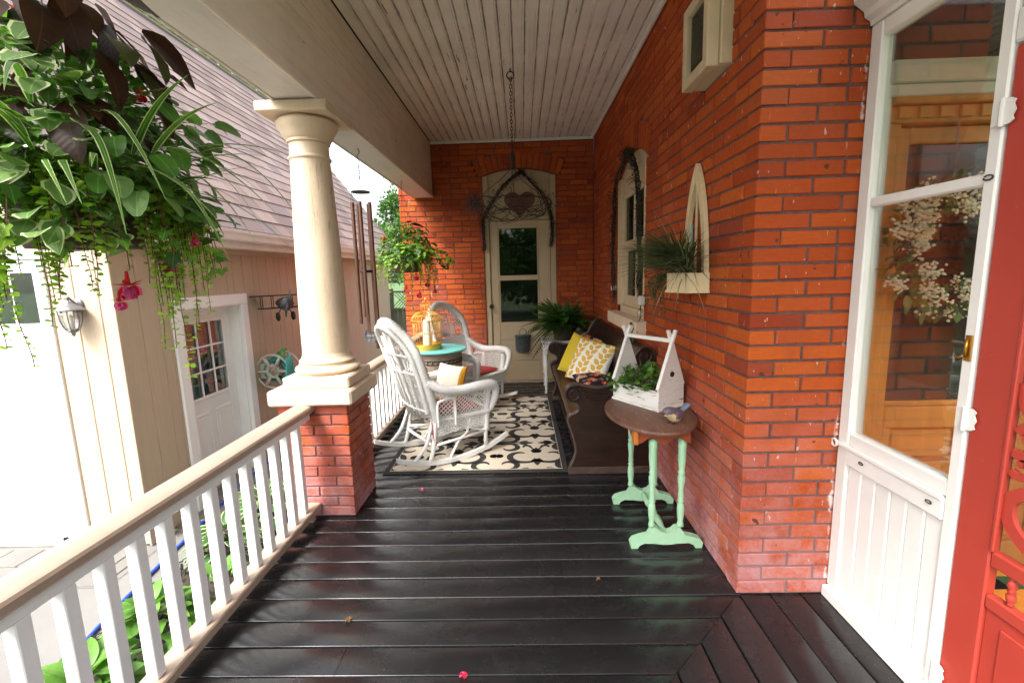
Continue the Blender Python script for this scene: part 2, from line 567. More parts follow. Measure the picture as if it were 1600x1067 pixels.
class MB:
    def __init__(s):
        s.v = []
        s.f = []
        s.mi = []
        s.cur = 0

    def add(s, vs, fs, mats=None):
        b = len(s.v)
        s.v.extend([tuple(x) for x in vs])
        for i, q in enumerate(fs):
            s.f.append(tuple(b + k for k in q))
            s.mi.append(mats[i] if mats else s.cur)
        return s

    def box(s, x0, x1, y0, y1, z0, z1, bev=0.0, mw=None):
        if x0 > x1: x0, x1 = x1, x0
        if y0 > y1: y0, y1 = y1, y0
        if z0 > z1: z0, z1 = z1, z0
        b = min(bev, (x1 - x0) * .45, (y1 - y0) * .45, (z1 - z0) * .45)
        if b <= 0:
            vs = [(x0, y0, z0), (x1, y0, z0), (x1, y1, z0), (x0, y1, z0), (x0, y0, z1), (x1, y0, z1), (x1, y1, z1), (x0, y1, z1)]
            fs = [(3, 2, 1, 0), (4, 5, 6, 7), (0, 1, 5, 4), (1, 2, 6, 5), (2, 3, 7, 6), (3, 0, 4, 7)]
        else:
            vs = []
            idx = {}
            for ix, X in ((0, x0), (1, x1)):
                for iy, Y in ((0, y0), (1, y1)):
                    for iz, Z in ((0, z0), (1, z1)):
                        sx, sy, sz = (1 - 2 * ix) * b, (1 - 2 * iy) * b, (1 - 2 * iz) * b
                        for a, (p) in enumerate(((X, Y + sy, Z + sz), (X + sx, Y, Z + sz), (X + sx, Y + sy, Z))):
                            idx[(ix, iy, iz, a)] = len(vs)
                            vs.append(p)
            I = lambda *k: idx[k]
            fs = []
            for a in range(3):
                for sgn in (0, 1):
                    c = []
                    for (p, q) in ((0, 0), (1, 0), (1, 1), (0, 1)):
                        k = [0, 0, 0]
                        k[a] = sgn
                        k[(a + 1) % 3] = p
                        k[(a + 2) % 3] = q
                        c.append(I(*k, a))
                    fs.append(tuple(c) if sgn else tuple(reversed(c)))
            for a in range(3):       # edges parallel to axis a
                b1, b2 = (a + 1) % 3, (a + 2) % 3
                for p in (0, 1):
                    for q in (0, 1):
                        k0 = [0, 0, 0]; k1 = [0, 0, 0]
                        k0[a] = 0; k1[a] = 1
                        k0[b1] = k1[b1] = p
                        k0[b2] = k1[b2] = q
                        fc = (I(*k0, b1), I(*k1, b1), I(*k1, b2), I(*k0, b2))
                        fs.append(fc if p != q else tuple(reversed(fc)))
            for ix in (0, 1):
                for iy in (0, 1):
                    for iz in (0, 1):
                        fc = (I(ix, iy, iz, 0), I(ix, iy, iz, 1), I(ix, iy, iz, 2))
                        fs.append(fc if (ix + iy + iz) % 2 else tuple(reversed(fc)))
        if mw is not None:
            vs = [mw @ Vector(p) for p in vs]
        return s.add(vs, fs)

    def tube(s, pts, r, n=8, closed=False, caps=True, rfun=None, flat=None):
        pts = [Vector(p) for p in pts]
        m = len(pts)
        rs = r if isinstance(r, (list, tuple)) else [r] * m
        vs = []
        fs = []
        t0 = (pts[1] - pts[0]).normalized()
        nrm = t0.orthogonal().normalized()
        if flat is not None:
            nrm = Vector(flat)
        for i, p in enumerate(pts):
            if closed:
                t = (pts[(i + 1) % m] - pts[i - 1])
            else:
                t = pts[min(i + 1, m - 1)] - pts[max(i - 1, 0)]
            if t.length < 1e-9:
                t = t0
            t = t.normalized()
            nrm = (nrm - t * nrm.dot(t))
            if nrm.length < 1e-6:
                nrm = t.orthogonal()
            nrm.normalize()
            bi = t.cross(nrm)
            for k in range(n):
                a = 2 * PI * k / n
                vs.append(p + (nrm * math.cos(a) + bi * math.sin(a)) * rs[i])
        for i in range(m if closed else m - 1):
            j = (i + 1) % m
            for k in range(n):
                k2 = (k + 1) % n
                fs.append((i * n + k, i * n + k2, j * n + k2, j * n + k))
        if caps and not closed:
            fs.append(tuple(reversed(range(n))))
            fs.append(tuple((m - 1) * n + k for k in range(n)))
        return s.add(vs, fs)

    def lathe(s, prof, n=20, c=(0, 0, 0), mw=None, a0=0, a1=2 * PI):
        vs = []
        fs = []
        full = abs(a1 - a0 - 2 * PI) < 1e-6
        cols = n if full else n + 1
        for (r, z) in prof:
            for k in range(cols):
                a = a0 + (a1 - a0) * k / n
                vs.append(Vector((c[0] + r * math.cos(a), c[1] + r * math.sin(a), c[2] + z)))
        for i in range(len(prof) - 1):
            for k in range(n):
                k2 = (k + 1) % cols
                fs.append((i * cols + k, i * cols + k2, (i + 1) * cols + k2, (i + 1) * cols + k))
        if full:
            if prof[0][0] > 1e-4:
                fs.append(tuple(reversed(range(cols))))
            if prof[-1][0] > 1e-4:
                fs.append(tuple((len(prof) - 1) * cols + k for k in range(cols)))
        if mw is not None:
            vs = [mw @ p for p in vs]
        return s.add(vs, fs)

    def prism(s, outline, t0, t1, axis='z', bev=0.0):
        """extrude a 2-D outline (ccw) between t0 and t1 along axis; axis 'y': (u,w)->(u,t,w); 'x': (u,w)->(t,u,w)"""
        def P(u, w, t):
            return {'z': (u, w, t), 'y': (u, t, w), 'x': (t, u, w)}[axis]
        n = len(outline)
        vs = [P(u, w, t0) for u, w in outline] + [P(u, w, t1) for u, w in outline]
        fs = [tuple(reversed(range(n))), tuple(range(n, 2 * n))]
        for i in range(n):
            j = (i + 1) % n
            fs.append((i, j, n + j, n + i))
        return s.add(vs, fs)

    def grid(s, P, closed_u=False):
        """P[i][j] points"""
        a = len(P)
        b = len(P[0])
        vs = [p for row in P for p in row]
        fs = []
        for i in range(a if closed_u else a - 1):
            for j in range(b - 1):
                i2 = (i + 1) % a
                fs.append((i * b + j, i2 * b + j, i2 * b + j + 1, i * b + j + 1))
        return s.add(vs, fs)

    def mesh(s, name, mats, smooth=False):
        me = bpy.data.meshes.new(name)
        me.from_pydata(s.v, [], s.f)
        if isinstance(mats, str):
            mats = [mats]
        for m in mats:
            me.materials.append(M[m])
        if len(mats) > 1:
            me.polygons.foreach_set('material_index', s.mi)
        if smooth:
            me.polygons.foreach_set('use_smooth', [True] * len(me.polygons))
        me.update()
        return me

    def build(s, name, mats, parent=None, smooth=False, loc=(0, 0, 0), rot=(0, 0, 0), fix=False, angle=None):
        me = s.mesh(name, mats, smooth or angle is not None)
        if fix:
            bm = bmesh.new()
            bm.from_mesh(me)
            bmesh.ops.recalc_face_normals(bm, faces=bm.faces)
            bm.to_mesh(me)
            bm.free()
        if angle is not None:
            try:
                me.set_sharp_from_angle(angle=math.radians(angle))
            except Exception:
                pass
        o = bpy.data.objects.new(name, me)
        o.location = loc
        o.rotation_euler = rot
        COL.objects.link(o)
        if parent:
            o.parent = parent
        return o


def part(name, mats, parent, *boxes, bev=.004, **k):
    m = MB()
    for b in boxes:
        m.box(*b, bev=bev)
    return m.build(name, mats, parent, **k)


def parts(name, mats, parent, *boxes, bev=.004, **k):
    return [part(name, mats, parent, b, bev=bev, **k) for b in boxes]


def smooth_path(pts, sub=6, closed=False):
    pts = [Vector(p) for p in pts]
    n = len(pts)
    out = []
    for i in range(n if closed else n - 1):
        if closed:
            p0, p1, p2, p3 = pts[i - 1], pts[i], pts[(i + 1) % n], pts[(i + 2) % n]
        else:
            p0 = pts[max(i - 1, 0)]; p1 = pts[i]; p2 = pts[i + 1]; p3 = pts[min(i + 2, n - 1)]
        for k in range(sub):
            t = k / sub
            out.append(.5 * ((2 * p1) + (-p0 + p2) * t + (2 * p0 - 5 * p1 + 4 * p2 - p3) * t * t + (-p0 + 3 * p1 - 3 * p2 + p3) * t ** 3))
    if not closed:
        out.append(pts[-1])
    return out


def rnd(a, b):
    return random.uniform(a, b)


def rebase(e, loc):
    loc = Vector(loc)
    for ch in e.children:
        ch.location = ch.location - loc
    e.location = e.location + loc


GZ = -0.85          # driveway level, porch floor is 0
WX, WY0, WY1 = 0.962, 1.94, 6.15
CZ = 3.19

# ------------------------------------------------------------------ ground
def sheet(name, x0, x1, y0, y1, z, mat, nx=1, ny=1, amp=0.0, kind='structure'):
    m = MB()
    P = []
    for i in range(nx + 1):
        P.append([(x0 + (x1 - x0) * i / nx, y0 + (y1 - y0) * j / ny, z + (rnd(-amp, amp) if amp else 0)) for j in range(ny + 1)])
    m.grid(P)
    o = m.build(name, mat, smooth=amp > 0)
    return tag(o, kind=kind)


sheet('ground', -160, 160, -160, 160, GZ - .02, 'lawn')
sheet('driveway', -30, -1.6, -14, 14, GZ, 'concrete')
apron = sheet('paving', -9.5, -3.3, 3.18, 3.70, GZ + .004, 'paver')
for i in range(22):           # paving slabs in front of the garage door
    x1 = -3.36 - i * .28
    m = MB()
    for j in range(2):
        pass
    m.box(x1 - .272, x1, 3.20, 3.44, GZ + .001, GZ + .012 + rnd(0, .003), bev=.004)
    m.build('slab', 'paver', apron)
    m = MB()
    m.box(x1 - .272 - .14, x1 - .14, 3.448, 3.69, GZ + .001, GZ + .012 + rnd(0, .003), bev=.004)
    m.build('slab', 'paver', apron)
bed = MB()
P = []
for i in range(31):
    row = []
    for j in range(91):
        y = -.4 + 6.6 * j / 90
        x0 = -2.90 - .10 * math.sin(y * 1.1)
        x = x0 + (-1.58 - x0) * i / 30
        e = min(i, 4) / 4
        row.append((x, y, GZ + .006 + .045 * e + (rnd(-.016, .02) if i > 0 else 0)))
    P.append(row)
bed.grid(P)
tag(bed.build('garden_bed', 'soil', smooth=True), kind='structure')

# porch skirt
part('porch_skirt', 'fascia', None, (-1.5, -1.46, -1.0, 6.1, GZ, -.045), (-1.5, 2.4, -1.04, -1.0, GZ, -.045))
tag(bpy.data.objects['porch_skirt'], kind='structure')

# ------------------------------------------------------------------ porch floor: planks
pf = part('porch_floor', 'dark_void', None, (-1.45, 2.3, -1.0, 6.15, -.16, -.05), bev=0)
tag(pf, kind='structure')
PW = .1402


def plank(poly, axis, w0, w1, parent):
    """plank with rounded long edges; axis 'x' runs along x from (a0,a1 at w0 / w1 side)"""
    (a00, a10), (a01, a11) = poly           # start/end at w0 side, start/end at w1 side
    g = .0028
    w0 += g
    w1 -= g
    b = .0045
    zt = rnd(-.0016, .0012)
    tl = rnd(-.0011, .0011)
    def lerp(p, q, t): return p + (q - p) * t
    rows = [(w0, -.03), (w0, zt - b + tl), (w0 + b * .35, zt - b * .3 + tl), (w0 + b, zt + tl), (w1 - b, zt - tl), (w1 - b * .35, zt - b * .3 - tl), (w1, zt - b - tl), (w1, -.03)]
    m = MB()
    vs = []
    for w, z in rows:
        t = (w - w0) / (w1 - w0)
        s0, s1 = lerp(a00, a01, t) + .001, lerp(a10, a11, t) - .001
        for a in (s0, s1):
            vs.append((a, w, z) if axis == 'x' else (w, a, z))
    fs = []
    n = len(rows)
    for i in range(n - 1):
        q = (2 * i, 2 * i + 1, 2 * i + 3, 2 * i + 2)
        fs.append(q if axis == 'x' else tuple(reversed(q)))
    e0 = tuple(2 * i for i in range(n)); e1 = tuple(2 * i + 1 for i in range(n))
    fs += [e0, tuple(reversed(e1))] if axis == 'x' else [tuple(reversed(e0)), e1]
    m.add(vs, fs)
    o = m.build('plank', 'floor_paint', parent, smooth=True)
    o.data.set_sharp_from_angle(angle=math.radians(50))
    return o


y = WY0 - .0028
k = 0
ystart = y - PW * 21
for k in range(21 + 31):
    w0 = ystart + k * PW
    w1 = w0 + PW
    if w0 >= WY1:
        break
    w1 = min(w1, WY1 + .0)
    if w0 >= WY0 - .01:
        e = ((-1.485, WX + .02), (-1.485, WX + .02))
    else:
        e = ((-1.485, w0 - .975), (-1.485, w1 - .975))
    if e[0][1] < -1.40:
        continue
    # a few planks are butted from two lengths
    if random.random() < .35 and e[0][1] > .2:
        c = rnd(-.9, e[0][1] - .5)
        plank(((e[0][0], c), (e[1][0], c)), 'x', w0, w1, pf)
        plank(((c, e[0][1]), (c, e[1][1])), 'x', w0, w1, pf)
    else:
        plank(e, 'x', w0, w1, pf)
xw = WX + .012 - PW * 17
for k in range(27):
    w0 = xw + k * PW
    w1 = w0 + PW
    if w0 > 1.42:
        break
    y1a, y1b = w0 + .975, w1 + .975
    y1a = min(y1a, WY0 + .01); y1b = min(y1b, WY0 + .01)
    plank(((-1.0, y1a - .003), (-1.0, y1b - .003)), 'y', w0, w1, pf)

# ------------------------------------------------------------------ ceiling: tongue-and-groove boards
pc = part('porch_ceiling', 'dark_void', None, (-1.36, WX + .1, -.4, WY1 + .1, CZ + .02, CZ + .06), bev=0)
tag(pc, kind='structure')
cb = .0918
k = 0
x = -1.128
while x < WX - .01:
    x1 = min(x + cb, WX + .002)
    m = MB()
    zj = rnd(-.0012, .0012)
    prof = [(x + .0018, CZ + .02), (x + .0018, CZ + .006), (x + .006, CZ + zj), (x1 - .021, CZ + zj), (x1 - .0165, CZ + .006), (x1 - .012, CZ + zj), (x1 - .006, CZ + zj), (x1 - .0018, CZ + .006), (x1 - .0018, CZ + .02)]
    vs = [(px, yy, pz) for px, pz in prof for yy in (-.4, WY1)]
    fs = [(2 * i, 2 * i + 2, 2 * i + 3, 2 * i + 1) for i in range(len(prof) - 1)]
    m.add(vs, fs)
    m.build('board', 'ceiling_paint', pc)
    x = x1
part('cornice_strip', 'vestibule_white', pc, (-1.13, WX - .002, WY1 - .03, WY1 - .008, CZ - .035, CZ - .002))
part('cornice_strip', 'ceiling_paint', pc, (WX - .030, WX - .006, WY0, WY1 - .032, CZ - .028, CZ - .002))

# ------------------------------------------------------------------ beam
beam = empty('porch_beam')
part('core', 'dark_void', beam, (-1.365, -1.145, -.4, WY1 - .004, 2.515, 3.4), bev=0)
part('soffit_board', 'soffit_paint', beam, (-1.36, -1.142, -.4, WY1 - .006, 2.500, 2.514), bev=.003)
part('edge_strip', 'beam_paint', beam, (-1.141, -1.118, -.4, WY1 - .008, 2.494, 2.530), bev=.006)
part('fascia_board', 'beam_paint', beam, (-1.1445, -1.130, -.4, WY1 - .007, 2.531, 2.86), bev=.003)
z = 2.862
while z < CZ - .01:
    z1 = min(z + .083, CZ - .002)
    part('board', 'beam_paint', beam, (-1.1445, -1.1305 - rnd(0, .0015), -.4, WY1 - .007, z + .001, z1 - .001), bev=.0035)
    z = z1
part('outer_fascia', 'soffit_paint', beam, (-1.383, -1.361, -.4, WY1 - .01, 2.496, 3.38), bev=.004)
tag(beam, 'long cream painted beam with peeling boards above the railing and column', 'beam')
rebase(beam, (-1.26, 2.9, 2.5))
# roof over the porch
tag(part('porch_roof', 'shingle', None, (-1.75, 1.2, -.6, 6.14, 3.42, 3.50)), 'porch roof above the boarded ceiling and the beam', 'roof')

# ------------------------------------------------------------------ column on brick pier
BRC = {}


def brick_mesh(L, H=.0575, D=.05, mat='brick'):
    key = (round(L, 2), round(H, 3), mat)
    if key in BRC:
        return BRC[key]
    L = round(L, 2) - .0 if L > .03 else L
    m = MB()
    brick_geo(m, 0, L, 0, H, Vector((0, 0, 0)), Vector((1, 0, 0)), Vector((0, -1, 0)), D)
    BRC[key] = m.mesh('brick', mat)
    return BRC[key]


def brick_geo(m, u0, u1, z0, z1, org, ud, nd, D=.05, out=.0, jit=0.0):
    """one bevelled brick; front face 'out' beyond the plane of org"""
    b = .0032
    zz = Vector((0, 0, 1))
    P = lambda u, z, n: org + ud * u + zz * z + nd * n
    q = out
    vs = [P(u0, z0, -D), P(u1, z0, -D), P(u1, z1, -D), P(u0, z1, -D),
          P(u0, z0, q - b), P(u1, z0, q - b), P(u1, z1, q - b), P(u0, z1, q - b),
          P(u0 + b, z0 + b, q + rnd(-jit, jit)), P(u1 - b, z0 + b, q + rnd(-jit, jit)), P(u1 - b, z1 - b, q + rnd(-jit, jit)), P(u0 + b, z1 - b, q + rnd(-jit, jit))]
    fs = [(8, 9, 10, 11)]
    for i in range(4):
        j = (i + 1) % 4
        fs.append((4 + i, 4 + j, 8 + j, 8 + i))
        fs.append((i, j, 4 + j, 4 + i))
    if ud.cross(zz).dot(nd) < 0:
        fs = [tuple(reversed(f)) for f in fs]
    m.add(vs, fs)


CH = .0685           # brick course
colm = empty('porch_column')
PX0, PX1, PY0, PY1 = -1.52, -1.09, 2.69, 3.10
pier = part('pier', 'mortar', colm, (PX0 + .008, PX1 - .008, PY0 + .008, PY1 - .008, 0.0, .735), bev=0)
zt = 0.735
nc = 11
ch = zt / nc
for c in range(nc):
    for (org, ud, nd, Ln, ph) in ((Vector((PX0, PY0, 0)), Vector((1, 0, 0)), Vector((0, -1, 0)), PX1 - PX0, 0), (Vector((PX1, PY0, 0)), Vector((0, 1, 0)), Vector((1, 0, 0)), PY1 - PY0, 1), (Vector((PX0, PY1, 0)), Vector((0, -1, 0)), Vector((-1, 0, 0)), PY1 - PY0, 0), (Vector((PX1, PY1, 0)), Vector((-1, 0, 0)), Vector((0, 1, 0)), PX1 - PX0, 1)):
        cuts = [0, .105, .105 + .222, Ln] if (c + ph) % 2 else [0, .213, Ln]
        for u0, u1 in zip(cuts, cuts[1:]):
            m = MB()
            g = .005
            brick_geo(m, u0 + (g if u0 > 0 else 0), u1 - (g if u1 < Ln else 0.001), c * ch + g, (c + 1) * ch - g, org, ud, nd, .03, rnd(-.002, .0015), .0012)
            m.build('brick', 'brick', pier)
cx, cy = -1.272, 2.895
part('cap_stone', 'stone_cream', colm, (-1.556, -1.040, 2.64, 3.15, .736, .832), bev=.012)
part('plinth', 'stone_cream', colm, (cx - .205, cx + .205, cy - .205, cy + .205, .833, .905), bev=.01)
m = MB()
prof = []
def torus(r, z0, z1, bulge, n=6):
    return [(r + bulge * math.sin(PI * i / n), z0 + (z1 - z0) * i / n) for i in range(n + 1)]
prof = [(.195, .905)] + torus(.176, .907, .955, .024) + [(.172, .957), (.172, .966)] + torus(.160, .967, .995, .010, 4) + [(.156, 1.0), (.150, 1.015), (.1465, 1.035)]
m.lathe(prof, 40, (cx, cy, 0))
m.build('base', 'cream_paint', colm, angle=40)
m = MB()
prof = []
for i in range(22):
    t = i / 21
    prof.append((.1465 - .032 * t ** 1.7, 1.035 + 1.16 * t))
prof += [(.1148, 2.2)] + torus(.1150, 2.203, 2.228, .0095, 5) + [(.1135, 2.232), (.1125, 2.30)]
m.lathe(prof, 40, (cx, cy, 0))
m.build('shaft', 'cream_paint', colm, angle=40)
m = MB()
prof = [(.112, 2.30), (.124, 2.304), (.124, 2.318), (.130, 2.322), (.142, 2.345), (.160, 2.375), (.172, 2.392), (.174, 2.415), (.160, 2.432), (.15, 2.437)]
m.lathe(prof, 40, (cx, cy, 0))
m.build('capital', 'cream_paint', colm, angle=40)
part('abacus', 'cream_paint', colm, (cx - .205, cx + .205, cy - .205, cy + .205, 2.436, 2.493), bev=.006)
tag(colm, 'round cream column standing on a red brick pier with stone cap', 'column')
rebase(colm, (cx, cy, 0))


# ------------------------------------------------------------------ railings
def railing(y0, y1, first, label):
    r = empty('porch_railing')
    m = MB()
    m.prism([(-1.405, .695), (-1.295, .695), (-1.290, .702), (-1.290, .725), (-1.296, .735), (-1.309, .741), (-1.350, .748), (-1.391, .741), (-1.404, .735), (-1.41, .725), (-1.41, .702)], y0, y1, 'y')
    m.build('top_rail', 'rail_tan', r, fix=True, angle=24)
    part('sub_rail', 'white_paint', r, (-1.377, -1.323, y0, y1, .640, .694), bev=.006)
    part('bottom_rail', 'rail_tan', r, (-1.40, -1.302, y0, y1, .052, .098), bev=.006)
    part('foot_block', 'rail_tan', r, (-1.375, -1.325, y1 - .08, y1 - .04, .0, .051))
    me = None
    y = first
    while y < y1 - .03:
        if y > y0 + .03:
            if me is None:
                m = MB()
                m.box(-.021, .021, -.021, .021, .0985, .6395, bev=.003)
                me = m.mesh('baluster', 'white_paint')
            inst('baluster', me, r, (-1.35 + rnd(-.001, .001), y, 0), (rnd(-.004, .004), 0, rnd(-.03, .03)))
        y += .1255
    tag(r, label, 'railing', 'porch railings with white balusters')
    rebase(r, (-1.35, (y0 + y1) / 2, 0))


railing(-.6, PY0 - .002, 1.30 - .1255 * 14, 'tan capped railing with white balusters in the left foreground')
railing(PY1 + .002, WY1 - .01, PY1 + .07, 'white baluster railing behind the column beside the rocking chairs')

# ------------------------------------------------------------------ brick house
house = empty('brick_house')
ALLB = []            # (score, wall object, params)


def clip_intervals(iv, ex):
    out = []
    for a, b in iv:
        cur = [(a, b)]
        for e0, e1 in ex:
            nxt = []
            for p, q in cur:
                if e1 <= p or e0 >= q:
                    nxt.append((p, q))
                else:
                    if e0 > p: nxt.append((p, e0))
                    if e1 < q: nxt.append((e1, q))
            cur = nxt
        out += cur
    return out


def brick_wall(org, ud, nd, L, zmax, openings, phase, z0=0.0, corner=False):
    """courses of bricks on a mortar body with openings"""
    org, ud, nd = Vector(org), Vector(ud), Vector(nd)
    mort = MB()
    wl_ = []
    n = int(math.ceil((zmax - z0) / CH))
    for c in range(n):
        za, zb = z0 + c * CH, min(z0 + (c + 1) * CH, zmax)
        ex = openings((za + zb) / 2)
        for a, b in clip_intervals([(.0078 if corner else 0, L)], ex):
            if b - a < .01:
                continue
            P = lambda u, z, d: org + ud * u + Vector((0, 0, z)) + nd * d
            vs = [P(a, za, -.007), P(b, za, -.007), P(b, zb, -.007), P(a, zb, -.007), P(a, za, -.24), P(b, za, -.24), P(b, zb, -.24), P(a, zb, -.24)]
            fs = [(0, 1, 2, 3), (1, 5, 6, 2), (4, 0, 3, 7), (5, 4, 7, 6)]
            if ex or c in (0, n - 1):
                fs += [(3, 2, 6, 7), (4, 5, 1, 0)]
            if ud.cross(Vector((0, 0, 1))).dot(nd) < 0:
                fs = [tuple(reversed(f)) for f in fs]
            mort.add(vs, fs)
        # bricks
        start = -(.1175 if (c + phase) % 2 else 0) - .235 * 0
        cuts = []
        u = (.108 if (c + phase) % 2 else .226) + rnd(-.004, .004)
        cuts.append((0, u))
        while u < L:
            w = .2335 + rnd(-.006, .006)
            if random.random() < .07:
                w = .118
            cuts.append((u, min(u + w, L)))
            u += w
        g = .0056
        for a, b in cuts:
            deep = .05
            if corner and a == 0:
                if b < .15:
                    continue                 # this face shows the end of the other wall's corner brick
                deep = .103
            for p, q in clip_intervals([(a + g if a > 0 else a, b - g)], ex):
                if q - p < .022:
                    continue
                z1, z2 = za + g, zb - g
                if z2 - z1 < .02:
                    continue
                ctr = org + ud * ((p + q) / 2) + Vector((0, 0, (z1 + z2) / 2))
                d = ctr - CAMP
                dl = d.length
                sc_ = (q - p) * max(0, -d.normalized().dot(nd)) / dl ** 2
                x = d.dot(r2); yv = d.dot(u2); zf = d.dot(fwd)
                if zf < .3 or abs(x / zf) > 1.15 or abs(yv / zf) > .78:
                    sc_ = 0
                wl_.append([sc_, p, q, z1, z2, deep])
    w = mort.build('wall', 'mortar', house)
    ALLB.append((w, org, ud, nd, wl_))
    return w


# openings ------------------------------------------------ long wall: u runs with +y from the corner
def seg_arch(u, ua, ub, zs, rise):
    c = (ua + ub) / 2
    h = (ub - ua) / 2
    R = (h * h + rise * rise) / (2 * rise)
    zc = zs + rise - R
    d = R * R - (u - c) ** 2
    return zc + math.sqrt(max(d, 0))


def ring_ex(z, u0, u1, sp, rise):
    """width of the arch ring at height z"""
    c, h = (u0 + u1) / 2, (u1 - u0) / 2
    R = (h * h + rise * rise) / (2 * rise)
    zc = sp + rise - R
    Ro = R + .209
    if z >= zc + Ro:
        return []
    amax = math.asin(h / R) + .045 / R
    w = min((z - zc) * math.tan(amax), math.sqrt(Ro * Ro - (z - zc) ** 2)) + .004
    return [(c - w, c + w)]


AW = (3.63, 4.62, 1.10, 2.36, .13)        # arched window: y0 y1 sill, spring, rise
SW = (2.22, 2.56, 2.40, 2.76)             # small high window


def op_long(z):
    ex = []
    y0, y1, zs, sp, rise = AW
    if zs < z < sp:
        ex.append((y0 - WY0, y1 - WY0))
    elif sp <= z:
        ex += ring_ex(z, y0 - WY0, y1 - WY0, sp, rise)
    if SW[2] < z < SW[3] + .02:
        ex.append((SW[0] - WY0, SW[1] - WY0))
    return ex


DX0, DX1, DSP, DRISE = -.487, .472, 2.745, .085


def op_back(z):
    u0, u1 = DX0 + 1.58, DX1 + 1.58
    if z < DSP:
        return [(u0, u1)]
    return ring_ex(z, u0, u1, DSP, DRISE)


def op_front(z):
    return [] if z < 3.3 else []


FX1 = 1.455
wall_long = brick_wall((WX, WY0, 0), (0, 1, 0), (-1, 0, 0), WY1 - WY0, 3.3, op_long, 1, corner=True)
wall_front = brick_wall((WX, WY0, 0), (1, 0, 0), (0, -1, 0), FX1 - WX, 3.3, lambda z: [], 0, corner=True)
wall_back = brick_wall((-1.58, WY1, 0), (1, 0, 0), (0, -1, 0), WX + 1.58, 3.3, op_back, 0)
wall_wing = brick_wall((-1.572, WY1 + 4, GZ), (0, -1, 0), (-1, 0, 0), 3.94, 3.3 - GZ, lambda z: [], 1)


def arch_bricks(org, ud, nd, u0, u1, sp, rise, wall):
    """a ring of upright bricks above an opening, following its curve"""
    org, ud, nd = Vector(org), Vector(ud), Vector(nd)
    c = (u0 + u1) / 2
    h = (u1 - u0) / 2
    R = (h * h + rise * rise) / (2 * rise)
    zc = sp + rise - R
    amax = math.asin(h / R) + .045 / R
    n = int(2 * amax * R / .0685)
    back = MB()
    mb = MB()
    P = lambda u, z, d: org + ud * u + Vector((0, 0, z)) + nd * d
    for i in range(n):
        a0 = -amax + 2 * amax * i / n
        a1 = a0 + 2 * amax / n
        ga = .0042 / R
        ri, ro = R + .004, R + .205
        def ring(aa, ab, r0, r1, d):
            return [P(c + r0 * math.sin(aa), zc + r0 * math.cos(aa), d), P(c + r0 * math.sin(ab), zc + r0 * math.cos(ab), d), P(c + r1 * math.sin(ab), zc + r1 * math.cos(ab), d), P(c + r1 * math.sin(aa), zc + r1 * math.cos(aa), d)]
        o_ = rnd(-.002, .0015)
        b4 = ring(a0 + ga, a1 - ga, ri, ro, -.05)
        f4 = ring(a0 + ga * 1.5, a1 - ga * 1.5, ri + .002, ro - .002, o_)
        fs = [(4, 5, 6, 7)] + [(k, (k + 1) % 4, 4 + (k + 1) % 4, 4 + k) for k in range(4)]
        if ud.cross(Vector((0, 0, 1))).dot(nd) < 0:
            fs = [tuple(reversed(f)) for f in fs]
        mb.add(b4 + f4, fs)
        q = ring(a0, a1, R + .001, R + .24, -.009)
        back.add(q, [(0, 1, 2, 3)])
    back.build('arch_mortar', 'mortar', wall)
    tag(mb.build('arch_bricks', 'brick_far', wall), kind='stuff')
    # bricks filling the steps between arch ring and straight courses
    return R, zc


arch_bricks((WX, WY0, 0), (0, 1, 0), (-1, 0, 0), AW[0] - WY0, AW[1] - WY0, AW[3], AW[4], wall_long)
arch_bricks((-1.58, WY1, 0), (1, 0, 0), (0, -1, 0), DX0 + 1.58, DX1 + 1.58, DSP, DRISE, wall_back)
# 300 bricks that show largest are single objects, the rest of each wall is one mesh
every = sorted([b[0] for _, _, _, _, l in ALLB for b in l], reverse=True)
cut = every[300]
for w, org, ud, nd, l in ALLB:
    rest = MB()
    for sc_, p, q, z1, z2, deep in l:
        jt = (rnd(-.0025, .0018), .0012)
        if sc_ > cut:
            m = MB()
            brick_geo(m, p, q, z1, z2, org, ud, nd, deep, *jt)
            m.build('brick', 'brick', w)
        else:
            brick_geo(rest, p, q, z1, z2, org, ud, nd, deep, *jt)
    if rest.f:
        tag(rest.build('bricks', 'brick_far', w), kind='stuff')
# house body behind the brick skin: floors the interior in darkness
part('inner_shell', 'interior_wall', house, (WX + .30, WX + .34, WY0 + .3, WY1 + 1, GZ, 3.3), (WX + .6, 5, WY0 + 1.4, WY0 + 1.44, GZ, 3.4), (-1.5, 3, WY1 + .45, WY1 + .5, GZ, 3.3), bev=0)
part('roof_slab', 'interior_wall', house, (WX + .05, 5, WY0 + .02, WY1 + 4, 3.302, 3.36), (-1.5, WX, WY1 + .05, WY1 + 4, 3.302, 3.36), bev=0)

# ---- arched window
win = empty('window', parent=house)
y0, y1, zs, sp, rise = AW
X = WX


def arch_outline(u0, u1, zb, sp, rise, n=14, inset=0.0):
    pts = [(u0 + inset, zb), (u1 - inset, zb)]
    for i in range(n + 1):
        u = u1 - inset + (u0 - u1 + 2 * inset) * i / n
        pts.append((u, seg_arch(u, u0, u1, sp, rise) - inset))
    return pts


